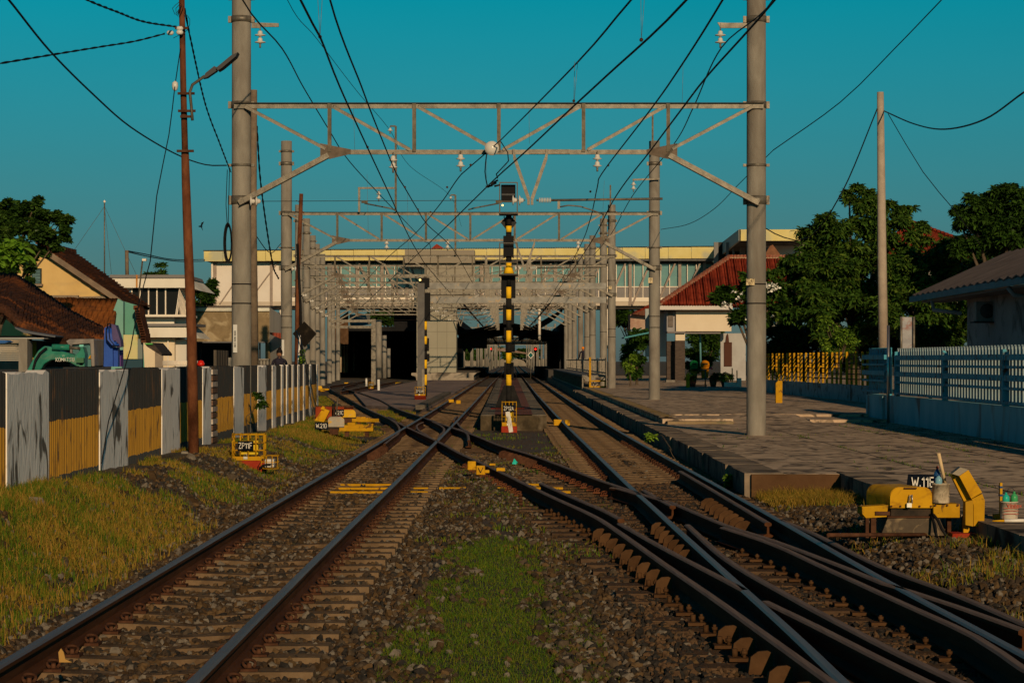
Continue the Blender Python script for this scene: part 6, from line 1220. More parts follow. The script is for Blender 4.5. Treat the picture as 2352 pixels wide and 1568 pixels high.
MB().prism([Q(120,1165,49.6),Q(210,1195,49.6),Q(465,1240,49.6),Q(460,1252,49.6),Q(200,1215,49.6),Q(130,1180,49.6)],(0,1.2,0)).build('tin_eave',M('tin_eave',(.10,.11,.13),rough=.5),t)
MB().bb(*V3(*z2(-60,1255),*z2(368,1264),49.3,.8)).build('awning',M('awning_pale',(.42,.40,.36),rough=.6),t)
MB().bb(*V3(*z2(156,1262),*z2(228,1540),49.2,.5)).build('pillar',concrete,t)
for x0,x1,m in ((232,305,M('door_yellow',(.32,.24,.02),rough=.7)),(245,264,M('cloth_white',(.4,.42,.45))),(305,352,M('shade_brown',(.06,.05,.04)))): MB().bb(*V3(*z2(x0,1290),*z2(x1,1520),50.6-(.1 if x0==245 else 0),.1)).build('door' if x0!=245 else 'hanging_cloth',m,t)
one(MB().prism([Q(-40,1275,47),Q(40,1275,47),Q(70,1290,47),Q(40,1300,47),Q(-40,1300,47)],(0,.5,0)),'blue_tarpaulin',M('tarp_blue',(.02,.10,.32),rough=.4),'bright blue tarpaulin end at the left edge','tarpaulin')
# excavator behind the wall
Ye = 40.0; z3 = lambda x,y: (x/3.413, 402+y/3.413)
def E(x,y,Y=Ye): return PD(*z3(x,y),Y)
gre = M('excavator_green',(.012,.17,.115),(.03,.24,.17),3,.4,c3=(.10,.20,.14),s3=4)
t = thing('excavator',(E(420,1500).x,Ye,.2),'green excavator with a grey cab parked behind the striped wall','excavator')
bo = MB().prism([E(*p) for p in ((195,1560),(270,1420),(300,1375),(345,1338),(395,1345),(430,1365),(560,1400),(620,1425),(650,1430),(660,1500),(600,1498),(550,1470),(470,1448),(400,1448),(345,1480),(300,1560))],(0,.28,0)).build('boom',gre,t); bevel(bo,.02)
MB().tube([E(410,1348,39.95),E(545,1350,39.95)],.055,12).build('hydraulic_cylinder',gre,t); MB().tube([E(545,1352,39.95),E(628,1358,39.95)],.028,10).build('piston_rod',galv,t)
MB().prism([E(618,1345),E(650,1350),E(665,1400),E(662,1500),E(618,1500),E(640,1430),E(575,1420),E(622,1385)],(0,.3,0)).build('arm_bracket',gre,t)
mb = MB(); mb.bb(*V3(*z3(598,1432),*z3(655,1470),39.9,.1)); mb.build('link_plate',M('link_green',(.06,.16,.09),rough=.6),t)
for o_ in (0,8): MB().tube(crom([E(250,1560,39.93),E(275+o_,1450,39.93),E(310+o_,1395,39.93),E(360+o_,1355,39.93)],.1),.016,6).build('hydraulic_hose',wire_m,t)
signtext('KOMATSU',t,.062,E(510,1445,39.985),letter,sx=.9)
text('W',t,'emblem',.07,E(497,1417,39.985),M('pale_green',(.3,.5,.4)),sx=.7)
cb = MB(); cb.prism([E(515,1300,40.6),E(545,1285,40.6),E(735,1283,40.6),E(742,1500,40.6),E(715,1500,40.6),E(705,1320,40.6),E(560,1330,40.6),E(570,1500,40.6),E(545,1500,40.6),E(548,1350,40.6)],(0,1.2,0)); cab = cb.build('cab',M('cab_grey',(.22,.20,.19),(.30,.27,.25),4,.5),t); bevel(cab,.02)
MB().bb(*V3(*z3(560,1322),*z3(715,1500),40.7,1.0)).build('window',M('cab_glass',(.06,.16,.17),(.10,.24,.25),1.5,.15),cab)
MB().bb(*V3(*z3(622,1328),*z3(655,1345),40.65,.03)).build('sticker',M('sticker_cyan',(.25,.7,.65),rough=.3),cab)
mb = MB()
for i in range(4): p = E(692+i*10,1438,40.66); mb.prism([p,p+Vector((.03,0,0)),p+Vector((.06,0,.06)),p+Vector((.03,0,.06))],(0,.01,0))
mb.build('warning_stripes',yel,cab)
# blue rig
bl_ = M('rig_blue',(.012,.06,.36),(.02,.09,.44),3,.4)
t = thing('drilling_rig',(E(850,1500,41).x,41,.2),'bright blue drilling rig folded upright behind the striped wall','drilling rig')
MB().prism([E(812,1500,41),E(818,1200,41),E(840,1185,41),E(880,1180,41),E(885,1500,41)],(0,.35,0)).build('mast',bl_,t)
MB().prism([E(855,1165,40.9),E(905,1175,40.9),E(945,1300,40.9),E(950,1345,40.9),E(915,1350,40.9),E(880,1300,40.9)],(0,.3,0)).build('arm',M('rig_violet',(.07,.06,.16),(.12,.09,.2),3,.5),t)
MB().bb(*V3(*z3(882,1350),*z3(925,1500),41.1,.2)).build('lower_frame',bl_,t); MB().bb(*V3(*z3(915,1370),*z3(945,1500),41.4,.3)).build('motor_housing',M('rig_purple',(.16,.08,.30),rough=.6),t)
for i in range(6): MB().tube(crom([E(835+i*7,1200,40.85),E(838+i*8,1290,40.82),E(870+i*8,1330,40.82),E(905+i*6,1300+i*6,40.85)],.1),.014,6).build('hydraulic_hose',bl_ if i%3 else wire_m,t)
MB().tube(crom([E(840,1200,40.8),E(845,1165,40.8),E(865,1165,40.8),E(870,1185,40.8)],.05),.014,6).build('lifting_eye',wire_m,t)
# white tower block
YW = 120.0; z5 = lambda x,y: (287.2+x/3.12, 574.2+y/3.12)
def S(x,y,Y=YW): return PD(*z5(x,y),Y)
t = thing('white_building',(S(200,800).x,YW,0),'white two storey building with slanted louvred window bay, left of the footbridge','building')
ww = M('render_white',(.70,.66,.58),(.77,.73,.65),.7,.8,c3=(.60,.54,.45),s3=.3); gs = M('grey_strip',(.20,.19,.19),rough=.8)
def sb(nm,x0,y0,x1,y1,Y,d,m): return MB().bb(*V3(*z5(x0,y0),*z5(x1,y1),Y,d)).build(nm,m,t)
MB().prism([S(-90,270),S(-110,200),S(437,200),S(470,270)],(0,5,0)).build('upper_fascia',ww,t); MB().prism([S(437,200,YW),S(540,292,YW+1.5),S(470,270,YW)],(0,6,0)).build('upper_fascia_return',ww,t)
sb('parapet',-110,177,437,200,YW-.1,5,gs); MB().prism([S(437,177,YW-.1),S(437,200,YW-.1),S(510,218,YW+3),S(500,195,YW+3)],(0,3,0)).build('parapet',gs,t)
sb('window_band',40,272,385,462,YW+.6,4,glass_d)
for x in (48,107,168,228,290): sb('mullion',x-4,272,x+4,462,YW+.45,.2,white_f)
mb = MB()
for i in range(9): mb.prism([S(360+i*9.5,465,YW+.2+i*.3),S(388+i*8,272,YW+.2+i*.3),S(393+i*8,272,YW+.2+i*.3),S(366+i*9.5,465,YW+.2+i*.3)],(0,.22,0))
mb.build('slanted_louvre',white_f,t); MB().prism([S(355,462,YW+.8),S(385,272,YW+.8),S(440,272,YW+3),S(445,470,YW+3)],(0,.5,0)).build('bay_side',M('louvre_back',(.35,.32,.29),rough=.8),t)
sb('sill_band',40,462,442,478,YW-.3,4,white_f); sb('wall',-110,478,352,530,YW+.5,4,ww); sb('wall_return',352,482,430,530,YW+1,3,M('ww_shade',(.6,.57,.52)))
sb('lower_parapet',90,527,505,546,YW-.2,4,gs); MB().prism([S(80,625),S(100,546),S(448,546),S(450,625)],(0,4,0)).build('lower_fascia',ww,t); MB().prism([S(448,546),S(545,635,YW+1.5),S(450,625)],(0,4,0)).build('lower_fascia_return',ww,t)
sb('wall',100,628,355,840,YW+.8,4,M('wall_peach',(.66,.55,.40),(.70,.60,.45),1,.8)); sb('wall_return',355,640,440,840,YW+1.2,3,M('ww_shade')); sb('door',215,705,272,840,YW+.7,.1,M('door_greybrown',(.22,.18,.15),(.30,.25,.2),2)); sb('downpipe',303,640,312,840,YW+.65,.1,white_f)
for k in range(4): MB().tube([S(270,797+k*8,YW-4),S(520,797+k*8,YW-4)],.035,6).build('railing_bar',white_f,t)
sb('rust_stain',78,178,90,268,YW-.12,.015,M('rust_stain',(.55,.28,.08),(.42,.16,.03),2))
t = thing('street_lamp',S(95,350,90),'thin leaning pole with a small floodlight in front of the white building','lamp'); MB().tube([S(95,350,90),S(125,75,90)],.035,6).build('pole',galv_d,t); MB().bb(*V3(*z5(122,62),*z5(150,78),89.9,.25)).build('lamp_head',white_f,t)
t = thing('utility_pole',PD(291,631,130),'short roof pole with black cables leading to the footbridge','pole'); MB().tube([PD(292,631,121),PD(291,575,121)],.10,8).build('pole',M('pole_brown'),t)
C('service_cable',[PD(292,576,121),PD(330,583,135),PD(400,596,160),PD(470,596,211)],'upper black cable from the roof pole to the footbridge',.035); C('service_cable',[PD(292,578,121),PD(345,590,140),PD(410,600,165),PD(470,600,211)],'lower black cable from the roof pole to the footbridge',.035)
t = thing('radio_mast',PD(240,631,200),'very thin radio mast with guy wires on the left skyline','mast'); MB().tube([PD(240,640,200),PD(240,465,200)],.06,6).build('mast_tube',galv,t); MB().lathe(PD(240,463,200),[(0,-.15),(.13,0),(0,.15)],10).build('lamp',whitep,t)
for x,y in ((168,578),(315,635),(256,630)): MB().tube([PD(240,474,200),PD(x,y,200)],.018,4).build('guy_wire',galv_d,t)
# brown concrete building
t = thing('concrete_building',(S(760,800,128).x,128,0),'unpainted mottled concrete building with an open dark ground floor, below the footbridge','building')
mot = M('mottled_concrete',(.17,.125,.07),(.27,.205,.12),1.5,.9,bump=.3,c3=(.38,.31,.2),s3=1.2)
YC = 128.0
MB().bb(*V3(*z5(498,435),*z5(1035,658),YC,6)).build('wall',mot,t); MB().bb(*V3(*z5(498,408),*z5(1035,437),YC-.15,.5)).build('gutter_foil',M('foil',(.38,.36,.32),(.60,.56,.48),1.5,.35,.6),t)
MB().bb(*V3(*z5(498,402),*z5(1040,412),YC-.2,6)).build('parapet',M('parapet_dark',(.12,.10,.09)),t)
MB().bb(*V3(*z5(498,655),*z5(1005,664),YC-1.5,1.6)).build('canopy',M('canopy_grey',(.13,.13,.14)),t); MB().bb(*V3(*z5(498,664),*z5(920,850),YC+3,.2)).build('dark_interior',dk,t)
for x0,x1 in ((536,545),(1005,1036),(912,922),(960,968)): MB().bb(*V3(*z5(x0,660),*z5(x1,850),YC-.3,.3)).build('pillar',mot if x0==1005 else dk2,t)
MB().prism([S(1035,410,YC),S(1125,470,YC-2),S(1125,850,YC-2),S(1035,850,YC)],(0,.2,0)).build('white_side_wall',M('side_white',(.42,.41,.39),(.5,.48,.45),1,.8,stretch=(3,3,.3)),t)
MB().prism([S(1036,590,YC-3),S(1130,595,YC-3),S(1130,640,YC-3),S(1040,604,YC-3)],(0,1.5,0)).build('red_awning',tilemat('awning_red',(.25,.05,.03),(.34,.08,.05),(.2,.05,.03),'X',2),t)
for i in range(5): MB().bb(*V3(*z5(925+i*22,785),*z5(940+i*22,850),YC-6,.6)).build('baluster',concrete,t)
MB().bb(*V3(*z5(920,778),*z5(1030,788),YC-6.1,.8)).build('balustrade_rail',concrete,t)
one(MB().bb(*V3(*z5(733,770),*z5(775,850),100,.5)),'concrete_block',concrete,'plain grey concrete block above the wall left of the nearest column','block')
mb = MB(); mb.lathe(S(543,815,70),[(.0,-.08),(.11,-.05),(.12,0),(.08,.09),(0,.12)],12); one(mb,'red_helmet',M('helmet_red',(.6,.02,.01),rough=.25),'shiny red motorcycle helmet just above the striped wall','helmet')
# ------------------------------------------------------------------ right side: pavilion, fences, building
YR = 140.0; z6 = lambda x,y: (1435.5+x/3.642, 516.8+y/3.642)
def T(x,y,Y=YR): return PD(*z6(x,y),Y)
redt = tilemat('roof_tile_red',(.17,.022,.012),(.27,.045,.022),(.12,.018,.012),'X',1.35,.09)
t = thing('red_roof_pavilion',(T(700,1300).x,YR,.25),'white station pavilion with a hipped red tile roof behind the second right column','pavilion')
eL,eR = T(293,668),T(1750,668); zr = T(0,278).z; rL = Vector((T(880,0).x*1.0,YR+4.2,0)); 
rL = Vector((XA(z6(880,0)[0],YR+4.2),YR+4.2,ZA(z6(0,276)[1],YR+4.2))); rR = Vector((XA(z6(1700,0)[0],YR+4.2),YR+4.2,rL.z))
bk = Vector((eL.x,YR+8.4,eL.z))
mb = MB(); mb.add([eL,eR,rR,rL,bk,Vector((eR.x,YR+8.4,eR.z))],[(0,1,2,3),(0,3,4),(4,3,2,5),(0,4,5,1)]); rf = mb.build('roof',redt,t)
mb = MB(); n_ = 66
for i in range(n_):
    u = (i+.5)/n_; xb = eL.x+(eR.x-eL.x)*u
    v = min(1,(xb-eL.x)/max(.01,(rL.x-eL.x))); 
    b = Vector((xb,YR-.02,eL.z)); e_ = Vector((xb,YR+4.2*v,eL.z+(rL.z-eL.z)*v)); m_ = max(2,int(18*v)); pts = []; rr = []
    for k in range(m_+1):
        w_ = k/m_; q = b.lerp(e_,w_); pts.append(q+Vector((0,0,.015+.035*((k%2))))); rr.append(.085)
    mb.tube(pts,rr,6)
mb.build('tile_rows',redt,rf)
mb = MB()
for i in range(26): u = i/26; p = eL.lerp(rL,u); q = eL.lerp(rL,(i+.85)/26); mb.bar(p+Vector((0,0,.10)),q+Vector((0,0,.17)),.26,.14)
for i in range(30): u = i/30; p = rL.lerp(rR,u); q = rL.lerp(rR,(i+.85)/30); mb.bar(p+Vector((0,0,.10)),q+Vector((0,0,.14)),.3,.16)
mb.build('ridge_caps',M('ridge_cap',(.24,.05,.028),(.30,.16,.11),6,.8),rf)
mb = MB(); mb.bar(eL+Vector((0,-.08,.03)),rL+Vector((0,-.08,.03)),.10,.10); mb.bar(rL+Vector((0,-.14,.0)),rR+Vector((0,-.14,.0)),.08,.08); mb.build('mortar_line',M('mortar_pale',(.42,.30,.20),(.35,.24,.16),5,.9),rf)
def tb(nm,x0,y0,x1,y1,Y,d,m,p=None): return MB().bb(*V3(*z6(x0,y0),*z6(x1,y1),Y,d)).build(nm,m,p or t)
tb('fascia',290,668,900,708,YR+.1,.3,M('fascia_white',(.55,.52,.50),(.62,.58,.55),1,.7)); tb('soffit',300,708,900,716,YR+.4,8,M('soffit_dark'))
wc = M('wall_cream',(.66,.56,.42),(.70,.60,.46),1,.85)
tb('wall',427,712,890,888,YR+1.0,.5,wc); tb('upper_recess',455,712,890,758,YR+1.9,.2,M('recess_grey',(.35,.32,.28))) if False else None
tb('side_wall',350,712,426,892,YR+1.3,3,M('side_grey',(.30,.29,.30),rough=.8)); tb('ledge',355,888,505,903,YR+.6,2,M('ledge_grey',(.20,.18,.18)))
tb('pillar',423,905,502,965,YR+.9,.5,wc); tb('pillar_base',420,965,502,1300,YR+.85,.6,M('stone_cladding',(.055,.042,.036),(.10,.075,.06),4,.8,bump=.4,stretch=(1,1,4))); tb('pillar_base',350,970,418,1300,YR+1.9,.6,M('stone_cladding')); tb('plinth_step',345,1295,420,1318,YR+.7,1,concrete)
tb('lintel',502,888,800,908,YR+1.2,.3,M('ledge_grey')); tb('window_pane',362,725,402,850,YR+1.2,.1,M('old_notice',(.12,.10,.09),(.18,.15,.13),4,.6))
tb('back_wall',800,905,1010,1300,YR+3,.3,M('back_white',(.42,.42,.42),(.35,.34,.34),1,.8)); tb('arched_door',830,980,895,1180,YR+2.9,.08,M('door_brown',(.08,.035,.025)))
MB().prism([T(842,985,YR+2.85),T(850,925,YR+2.85),T(858,905,YR+2.85),T(866,925,YR+2.85),T(872,985,YR+2.85)],(0,.06,0)).build('arch_top',M('door_brown'),t)
MB().tube([T(628,908,YR+3),T(634,1180,YR+3)],.06,8).build('blue_pipe',M('pipe_teal',(.10,.25,.28)),t)
tb('shadow_wall',170,700,350,1100,YR+7,.3,M('wall_bluewhite',(.30,.36,.38),(.38,.43,.44),.8,.8))
one(MB().prism([T(-5,935,120),T(205,892,120),T(205,905,120),T(-5,948,120)],(0,3,0)),'awning',M('awning_teal',(.06,.24,.28),rough=.5),'thin teal awning edge beside the second right column','awning')
t = thing('far_house',(T(100,800,200).x,200,0),'small far cream house between the third and second right columns','house'); tb('wall',45,745,170,900,200,4,M('far_cream',(.45,.33,.25),(.30,.16,.12),1,.8),t)
tb('balcony',50,870,200,895,199,1,M('balcony_blue',(.20,.30,.33)),t); MB().prism([T(60,745,199),T(90,715,199),T(200,690,199),T(200,760,199)],(0,3,0)).build('roof',tilemat('far_tile',(.12,.05,.03),(.2,.08,.05),(.1,.04,.03),'X',1),t)
one(MB().prism([T(60,745,150),T(200,665,150),T(290,650,150),T(205,690,150)],(0,4,0)),'roof_corner',redt,'upturned red roof corner left of the second right column','roof')
t = thing('back_house',(XA(2140,150),150,.2),'steep red tile roof rising behind the trees right of the lamp pole','house')
mb = MB(); a,b,c_,d_ = PD(2085,508,150),PD(2235,562,150),PD(2235,600,147),PD(2030,600,147); a0 = PD(2000,600,147); mb.prism([a,b,c_,a0],(0,.3,.05)); mb.build('roof',redt,t)
mb = MB()
for i in range(16):
    u = i/16; p = a.lerp(b,u); mb.bar(p+Vector((0,-.1,.05)),a.lerp(b,(i+.85)/16)+Vector((0,-.1,.08)),.3,.16)
for i in range(34):
    u = (i+.5)/34; p = PD(2000+u*235,600,147); v = PD(2000+u*235, 508+max(0,(2000+u*235-2085))*.36 if 2000+u*235>2085 else 600-(u*235)*1.08,150); mb.tube([p,v],.09,6)
mb.build('ridge_caps',redt,t); MB().bb(XA(2020,148),XA(2240,148),148,152,5.2,ZA(598,148)).build('wall',wallw,t)
t = thing('gable_peak',(XA(1763,176),176,6),'tiny brown tiled gable peeping over the pavilion roof ridge','roof'); MB().prism([PD(1755,588,176),PD(1768,565,176),PD(1775,562,176),PD(1795,588,176)],(0,3,0)).build('gable',M('wood_brown',(.16,.07,.04),(.24,.11,.06),3,.8),t)
# low wall with yellow fence
t = thing('yellow_fence',(10.9,84,.25),'yellow slotted metal fence on a low pale blue wall','fence')
def fy(Y): return 11.4-(Y-71.8)*.029
mb = MB(); mb.prism([(fy(71.8),71.8,.1),(fy(100),100,.1),(fy(100),100,.78),(fy(71.8),71.8,.78)],(.18,0,0)); bw = M('wall_bluegrey',(.22,.30,.33),(.30,.37,.39),1.5,.85,bump=.3,c3=(.13,.10,.08),s3=1.8); mb.build('base_wall',bw,t)
for i in range(19):
    Y = 72.2+i*1.45; x = fy(Y)+.08
    mb = MB(); wd = .16 if i%2 else .05; mb.bb(x-wd/2-.035,x-wd/2+.035,Y-.05,Y+.05,.78,1.88); 
    if i%2: mb.bb(x+wd/2-.035,x+wd/2+.035,Y-.05,Y+.05,.78,1.88); mb.bb(x-wd/2,x+wd/2,Y-.01,Y+.01,1.35,1.4)
    mb.build('fence_post',yel_o,t)
for z in (.95,1.12,1.3,1.48,1.64,1.78): MB().prism([(fy(71.8)+.06,71.8,z),(fy(99)+.06,99,z),(fy(99)+.06,99,z+.035),(fy(71.8)+.06,71.8,z+.035)],(.03,0,0)).build('fence_rail',M('rail_dark',(.04,.035,.03)),t)
t = thing('yellow_fence',(XA(1640,112),112,.3),'short return of yellow rails with a low white kerb beside the flower pots','fence')
for x0,x1,y0,y1 in ((1692,1694,850,880),(1681,1683,845,878)): MB().bb(*V3(x0,y0,x1,y1,104,.1)).build('fence_post',yel_o,t)
MB().bb(*V3(1664,878,1696,888,104,.2)).build('kerb',whitep,t); MB().bb(*V3(1695,868,1703,888,103,.3)).build('kerb_pier',whitep,t)
# blue picket fence on blue wall
t = thing('blue_fence',(9.0,45,.12),'blue corrugated picket fence on a stained blue concrete wall along the right edge','fence')
def fxb(Y): return 9.0
wallb = M('wall_blue_stained',(.18,.42,.50),(.28,.52,.58),1.4,.9,bump=.4,c3=(.20,.19,.18),s3=.8,stretch=(1,1,.4))
mb = MB(); mb.bb(9.0,9.2,30,57.2,.1,.76); mb.bb(8.93,9.3,55.0,57.4,.1,.73); mb.build('base_wall',wallb,t)
bluep = M('fence_blue',(.05,.30,.42),(.09,.36,.48),2,.6,c3=(.10,.05,.03),s3=6); slat = M('slat_galv',(.20,.30,.34),(.30,.36,.38),5,.6,.1)
Y = 30.0; i = 0; mbs = [MB(),MB()]
while Y < 53.6:
    if Y>38.5 and i%2==0: MB().prism([(9.07,Y,.80),(9.07,Y+.15,.80),(9.07,Y+.15,1.84),(9.07,Y+.075,1.88),(9.07,Y,1.84)],(.035,0,0)).build('picket',slat,t)
    Y += .145; i += 1
Y = 53.9
while Y < 57.2: MB().prism([(8.98,Y,.80),(8.98,Y+.07,.80),(8.98,Y+.07,1.90),(8.98,Y,1.90)],(.02,0,0)).build('picket',bluep,t); Y += .11
for z,h_ in ((1.60,.11),(1.45,.05),(1.22,.11),(1.06,.05),(.80,.05)):
    MB().bb(8.96,9.05,30,53.4,z,z+h_).build('fence_rail',bluep,t); MB().bb(8.86,8.95,54.2,57.6,z+.02,z+h_+.02).build('fence_rail',bluep,t)
for Y in (53.2,54.3,41.5,47.3): MB().bb(8.95,9.07,Y,Y+.10,.76,1.8).build('fence_post',bluep,t)
one(MB().tube([(8.88,53.7,.1),(8.88,53.7,2.42)],.035,10),'steel_pole',M('pole_steel',(.5,.48,.45),rough=.3,metal=.9),'shiny steel pole at the joint of the blue fence','pole')
t = thing('banner',(XA(2085,55),55,1.7),'faded narrow banner board on two poles behind the blue fence','banner')
MB().bb(*V3(2072,728,2097,800,55,.04)).build('board',M('banner_faded',(.26,.27,.30),(.40,.40,.42),2,.7,c3=(.28,.12,.10),s3=2.5,stretch=(1,1,2)),t)
for x in (2070,2099): MB().tube([PD(x,727,54.95),PD(x,850,54.95)],.03,8).build('pole',galv,t)
0 and text('PARKIR',t,'lettering',.13,PD(2084,752,54.94),M('banner_ink',(.10,.08,.14)),sx=.6); 0 and text('STASIUN',t,'lettering',.11,PD(2084,780,54.94),M('banner_red',(.3,.06,.05)),sx=.6)
# grey building
t = thing('grey_building',(13,62,.2),'grey building with corrugated roof, blue gutter and an air conditioner at the right edge','building')
gw = M('wall_grey',(.25,.24,.25),(.33,.31,.31),.8,.85,c3=(.13,.12,.12),s3=1.2)
MB().bb(13.2,20,46,66,.1,3.5).build('wall',gw,t)
nR = 90; vs = []; 
for i in range(nR+1):
    Y = 48+(71.5-48)*i/nR; dz = .035*math.sin(i*1.57*1.0); vs += [(12.05+.028*(Y-53.6) ,Y,3.62+dz),(15.6,Y,5.0+dz)]
fs = [(2*i,2*i+2,2*i+3,2*i+1) for i in range(nR)]; o_ = len(vs); vs += [(a,b,c-.04) for a,b,c in vs]; fs += [(o_+2*i+1,o_+2*i+3,o_+2*i+2,o_+2*i) for i in range(nR)]+[(2*i,o_+2*i,o_+2*i+2,2*i+2) for i in range(nR)]
MB().add(vs,fs).build('roof',M('asbestos_roof',(.10,.08,.075),(.19,.155,.14),3,.9,bump=.3,stretch=(.3,3,1)),t)
MB().bar((12.0,48,3.5),(12.53,71.5,3.5),.10,.17).build('gutter',M('gutter_blue',(.03,.14,.20),(.05,.19,.26),2,.5),t); MB().prism([(12.1,48,3.42),(13.3,48,3.42),(13.3,70,3.42),(12.6,70,3.42)],(0,0,-.06)).build('soffit',M('soffit_white',(.22,.21,.21),rough=.8),t)
MB().tube([(12.55,68,3.4),(12.6,68,3.1),(13.2,67,2.98)],.06,8).build('downpipe',M('pipe_grey',(.3,.3,.32)),t); MB().tube([(12.2,56,3.4),(12.35,56,3.2),(13.2,56,3.1)],.06,8).build('downpipe',M('pipe_grey'),t)
ac = bevel(MB().bb(*V3(2242,692,2284,738,62.5,.35)).build('air_conditioner',M('ac_grey',(.26,.24,.23),(.2,.18,.17),3,.6),t),.02); MB().lathe(PD(2268,714,62.48),[(.0,-.0),(.20,.0),(.20,.02),(.17,.02),(.17,.005),(0,.005)],20,'Y').build('fan_grille',M('ac_dark',(.06,.06,.06)),ac)
MB().bb(*V3(2238,738,2290,741,62.3,.6)).build('bracket',dk2,t)
MB().tube(crom([PD(2290,712,62.3),PD(2315,722,62),PD(2325,740,61.5),PD(2318,790,61)],.2),.035,8).build('drain_pipe',M('pipe_grey'),t)
for k in range(3): MB().bb(13.17,13.2,57+.0,57.5,2.35-k*.2,2.48-k*.2).build('notice',M('notice_blue',(.12,.2,.25)),t)
for Y0,Y1 in ((58.5,63),(54,57)): w1 = MB().bb(13.15,13.2,Y0,Y1,.9,2.0).build('window',M('frame_dimgrey',(.14,.15,.16)),t); MB().bb(13.12,13.15,Y0+.2,Y1-.2,1.0,1.88).build('pane',glass_d,w1)
# bins
for x0,x1,m,l in ((1585.5,1603,M('bin_green',(.008,.15,.04),rough=.8),'green wheeled bin hanging on a steel stand by the pavilion'),(1610,1629,M('bin_orange',(.42,.15,.006),rough=.8),'orange bin hanging on a steel stand by the pavilion')):
    t = thing('litter_bin',PD((x0+x1)/2,888,115),l,'bin','bins on the steel stand'); k = .7
    a = PD(x0,868,115); b = PD(x1,840,115); w_ = b.x-a.x
    bevel(MB().prism([a+Vector((w_*.12,0,0)),Vector((a.x,115,b.z)),b,Vector((b.x-w_*.12,115,a.z))],(0,.3,0)).build('body',m,t),.02)
    hp = [Vector((a.x-.01,114.95,b.z))]+[Vector(((a.x+b.x)/2+(w_/2+.01)*math.cos(th),114.95,b.z+.28*math.sin(th)**.6)) for th in np.linspace(math.pi*.97,math.pi*.03,9)]+[Vector((b.x+.01,114.95,b.z))]
    lid = MB().prism(hp,(0,.38,0)).build('lid',m,t); MB().bb(a.x+w_*.2,b.x-w_*.2,114.93,114.96,b.z+.06,b.z+.13).build('flap',M('flap_dark',(.02,.03,.02)),lid)
t = thing('bin_stand',PD(1607,888,114.8),'grey tubular stand carrying the green and orange bins','stand')
for x in (1595.5,1620): MB().tube([PD(x,889,114.8),PD(x,848,114.8)],.035,8).build('leg',galv_d,t)
for y in (849,869,885): MB().tube([PD(1593,y,114.8),PD(1624,y,114.8)],.03,8).build('rail',galv_d,t)
def bol(x0,x1,y0,y1,Y,l): 
    a = PD(x0,y1,Y); w_ = XA(x1,Y)-XA(x0,Y); h_ = ZA(y0,Y)-a.z; one(MB().prism([a,a+Vector((0,0,h_-.08)),a+Vector((w_*.35,0,h_)),a+Vector((w_,0,h_)),a+Vector((w_,0,0))],(0,w_*.8,0)),'yellow_bollard',yel_o,l,'bollard','yellow bollards on the platform')
bol(1782,1797,874,926,72,'tall chipped yellow concrete marker right of the nearest column'); bol(1576,1584,856,890,112,'smaller yellow marker beside the bins')
# raised wooden platform with fence
t = thing('raised_walkway',(4,112,.3),'raised steel walkway with pale railings along the far columns','walkway')
MB().bb(3.45,4.62,112,192,.78,.87).build('deck',M('deck_grey',(.13,.13,.13),(.2,.19,.18),2,.8),t)
for i in range(40): MB().bb(3.45,3.52,112+i*2,112.08+i*2,.2,.8).build('side_post',galv_d,t)
for p,q in (((3.47,.8),(3.47,.2)),((4.6,.8),(4.6,.2)),((3.47,.8),(4.0,.25)),((4.0,.25),(4.6,.8)),((4.0,.8),(4.0,.2)),((3.47,.8),(4.6,.8)),((3.47,.25),(4.6,.25))): MB().bar((p[0],111.9,p[1]),(q[0],111.9,q[1]),.05,.05).build('frame_bar',galv,t)
for i in range(22): MB().bb(4.58,4.64,112+i*3.6,112.1+i*3.6,.87,1.72).build('railing_post',galv,t)
for i in range(56): 
    Y = 112.4+i*1.35; MB().bb(4.59,4.62,Y,Y+.05,.9,1.6).build('baluster',galv,t)
for z in (1.6,.95): MB().bb(4.56,4.62,112,192,z,z+.06).build('handrail',galv,t)
mb = MB(); mb.bb(3.78,3.88,111.6,111.7,.26,1.75); mb.bb(3.8,4.6,111.55,111.62,.55,.62); mb.bb(3.8,4.6,111.55,111.62,.27,.33); mb.bb(4.53,4.6,111.55,111.62,.27,.6); one(mb,'yellow_step_rail',yel_o,'small yellow step rail at the near end of the raised walkway','railing')
# ------------------------------------------------------------------ people
def person(name, joints, edges, radii, mats, loc, lab, extra=None):
    t = thing(name,loc,lab,'person'); me = bpy.data.meshes.new('body'); me.from_pydata([Vector(j) for j in joints],edges,[]); o = bpy.data.objects.new('body',me); COL.objects.link(o); o.parent = t
    m = o.modifiers.new('skin','SKIN'); m.use_smooth_shade = True
    for i,r in enumerate(radii): me.skin_vertices[0].data[i].radius = (r,r) if not isinstance(r,tuple) else r
    me.skin_vertices[0].data[0].use_root = True
    s = o.modifiers.new('sub','SUBSURF'); s.levels = s.render_levels = 2
    me.materials.append(mats); return t,o
skin = M('skin',(.30,.15,.09),rough=.6); navy = M('navy_cloth',(.02,.018,.03),(.03,.028,.045),8,.9); hair = M('hair_black',(.012,.01,.01),rough=.5)
J = [(0,0,.95),(0,0,1.12),(0,-.01,1.30),(0,-.01,1.40),(0,-.02,1.47),(0,-.02,1.58),(.18,0,1.36),(.24,0,1.10),(.22,-.10,.88),(.21,-.16,.80),(-.18,0,1.36),(-.25,-.02,1.10),(-.24,-.15,.92),(-.24,-.22,.86),(.10,0,.88),(.11,0,.48),(.11,.03,.06),(.11,-.1,.03),(-.10,0,.88),(-.11,0,.48),(-.11,.03,.06),(-.11,-.1,.03)]
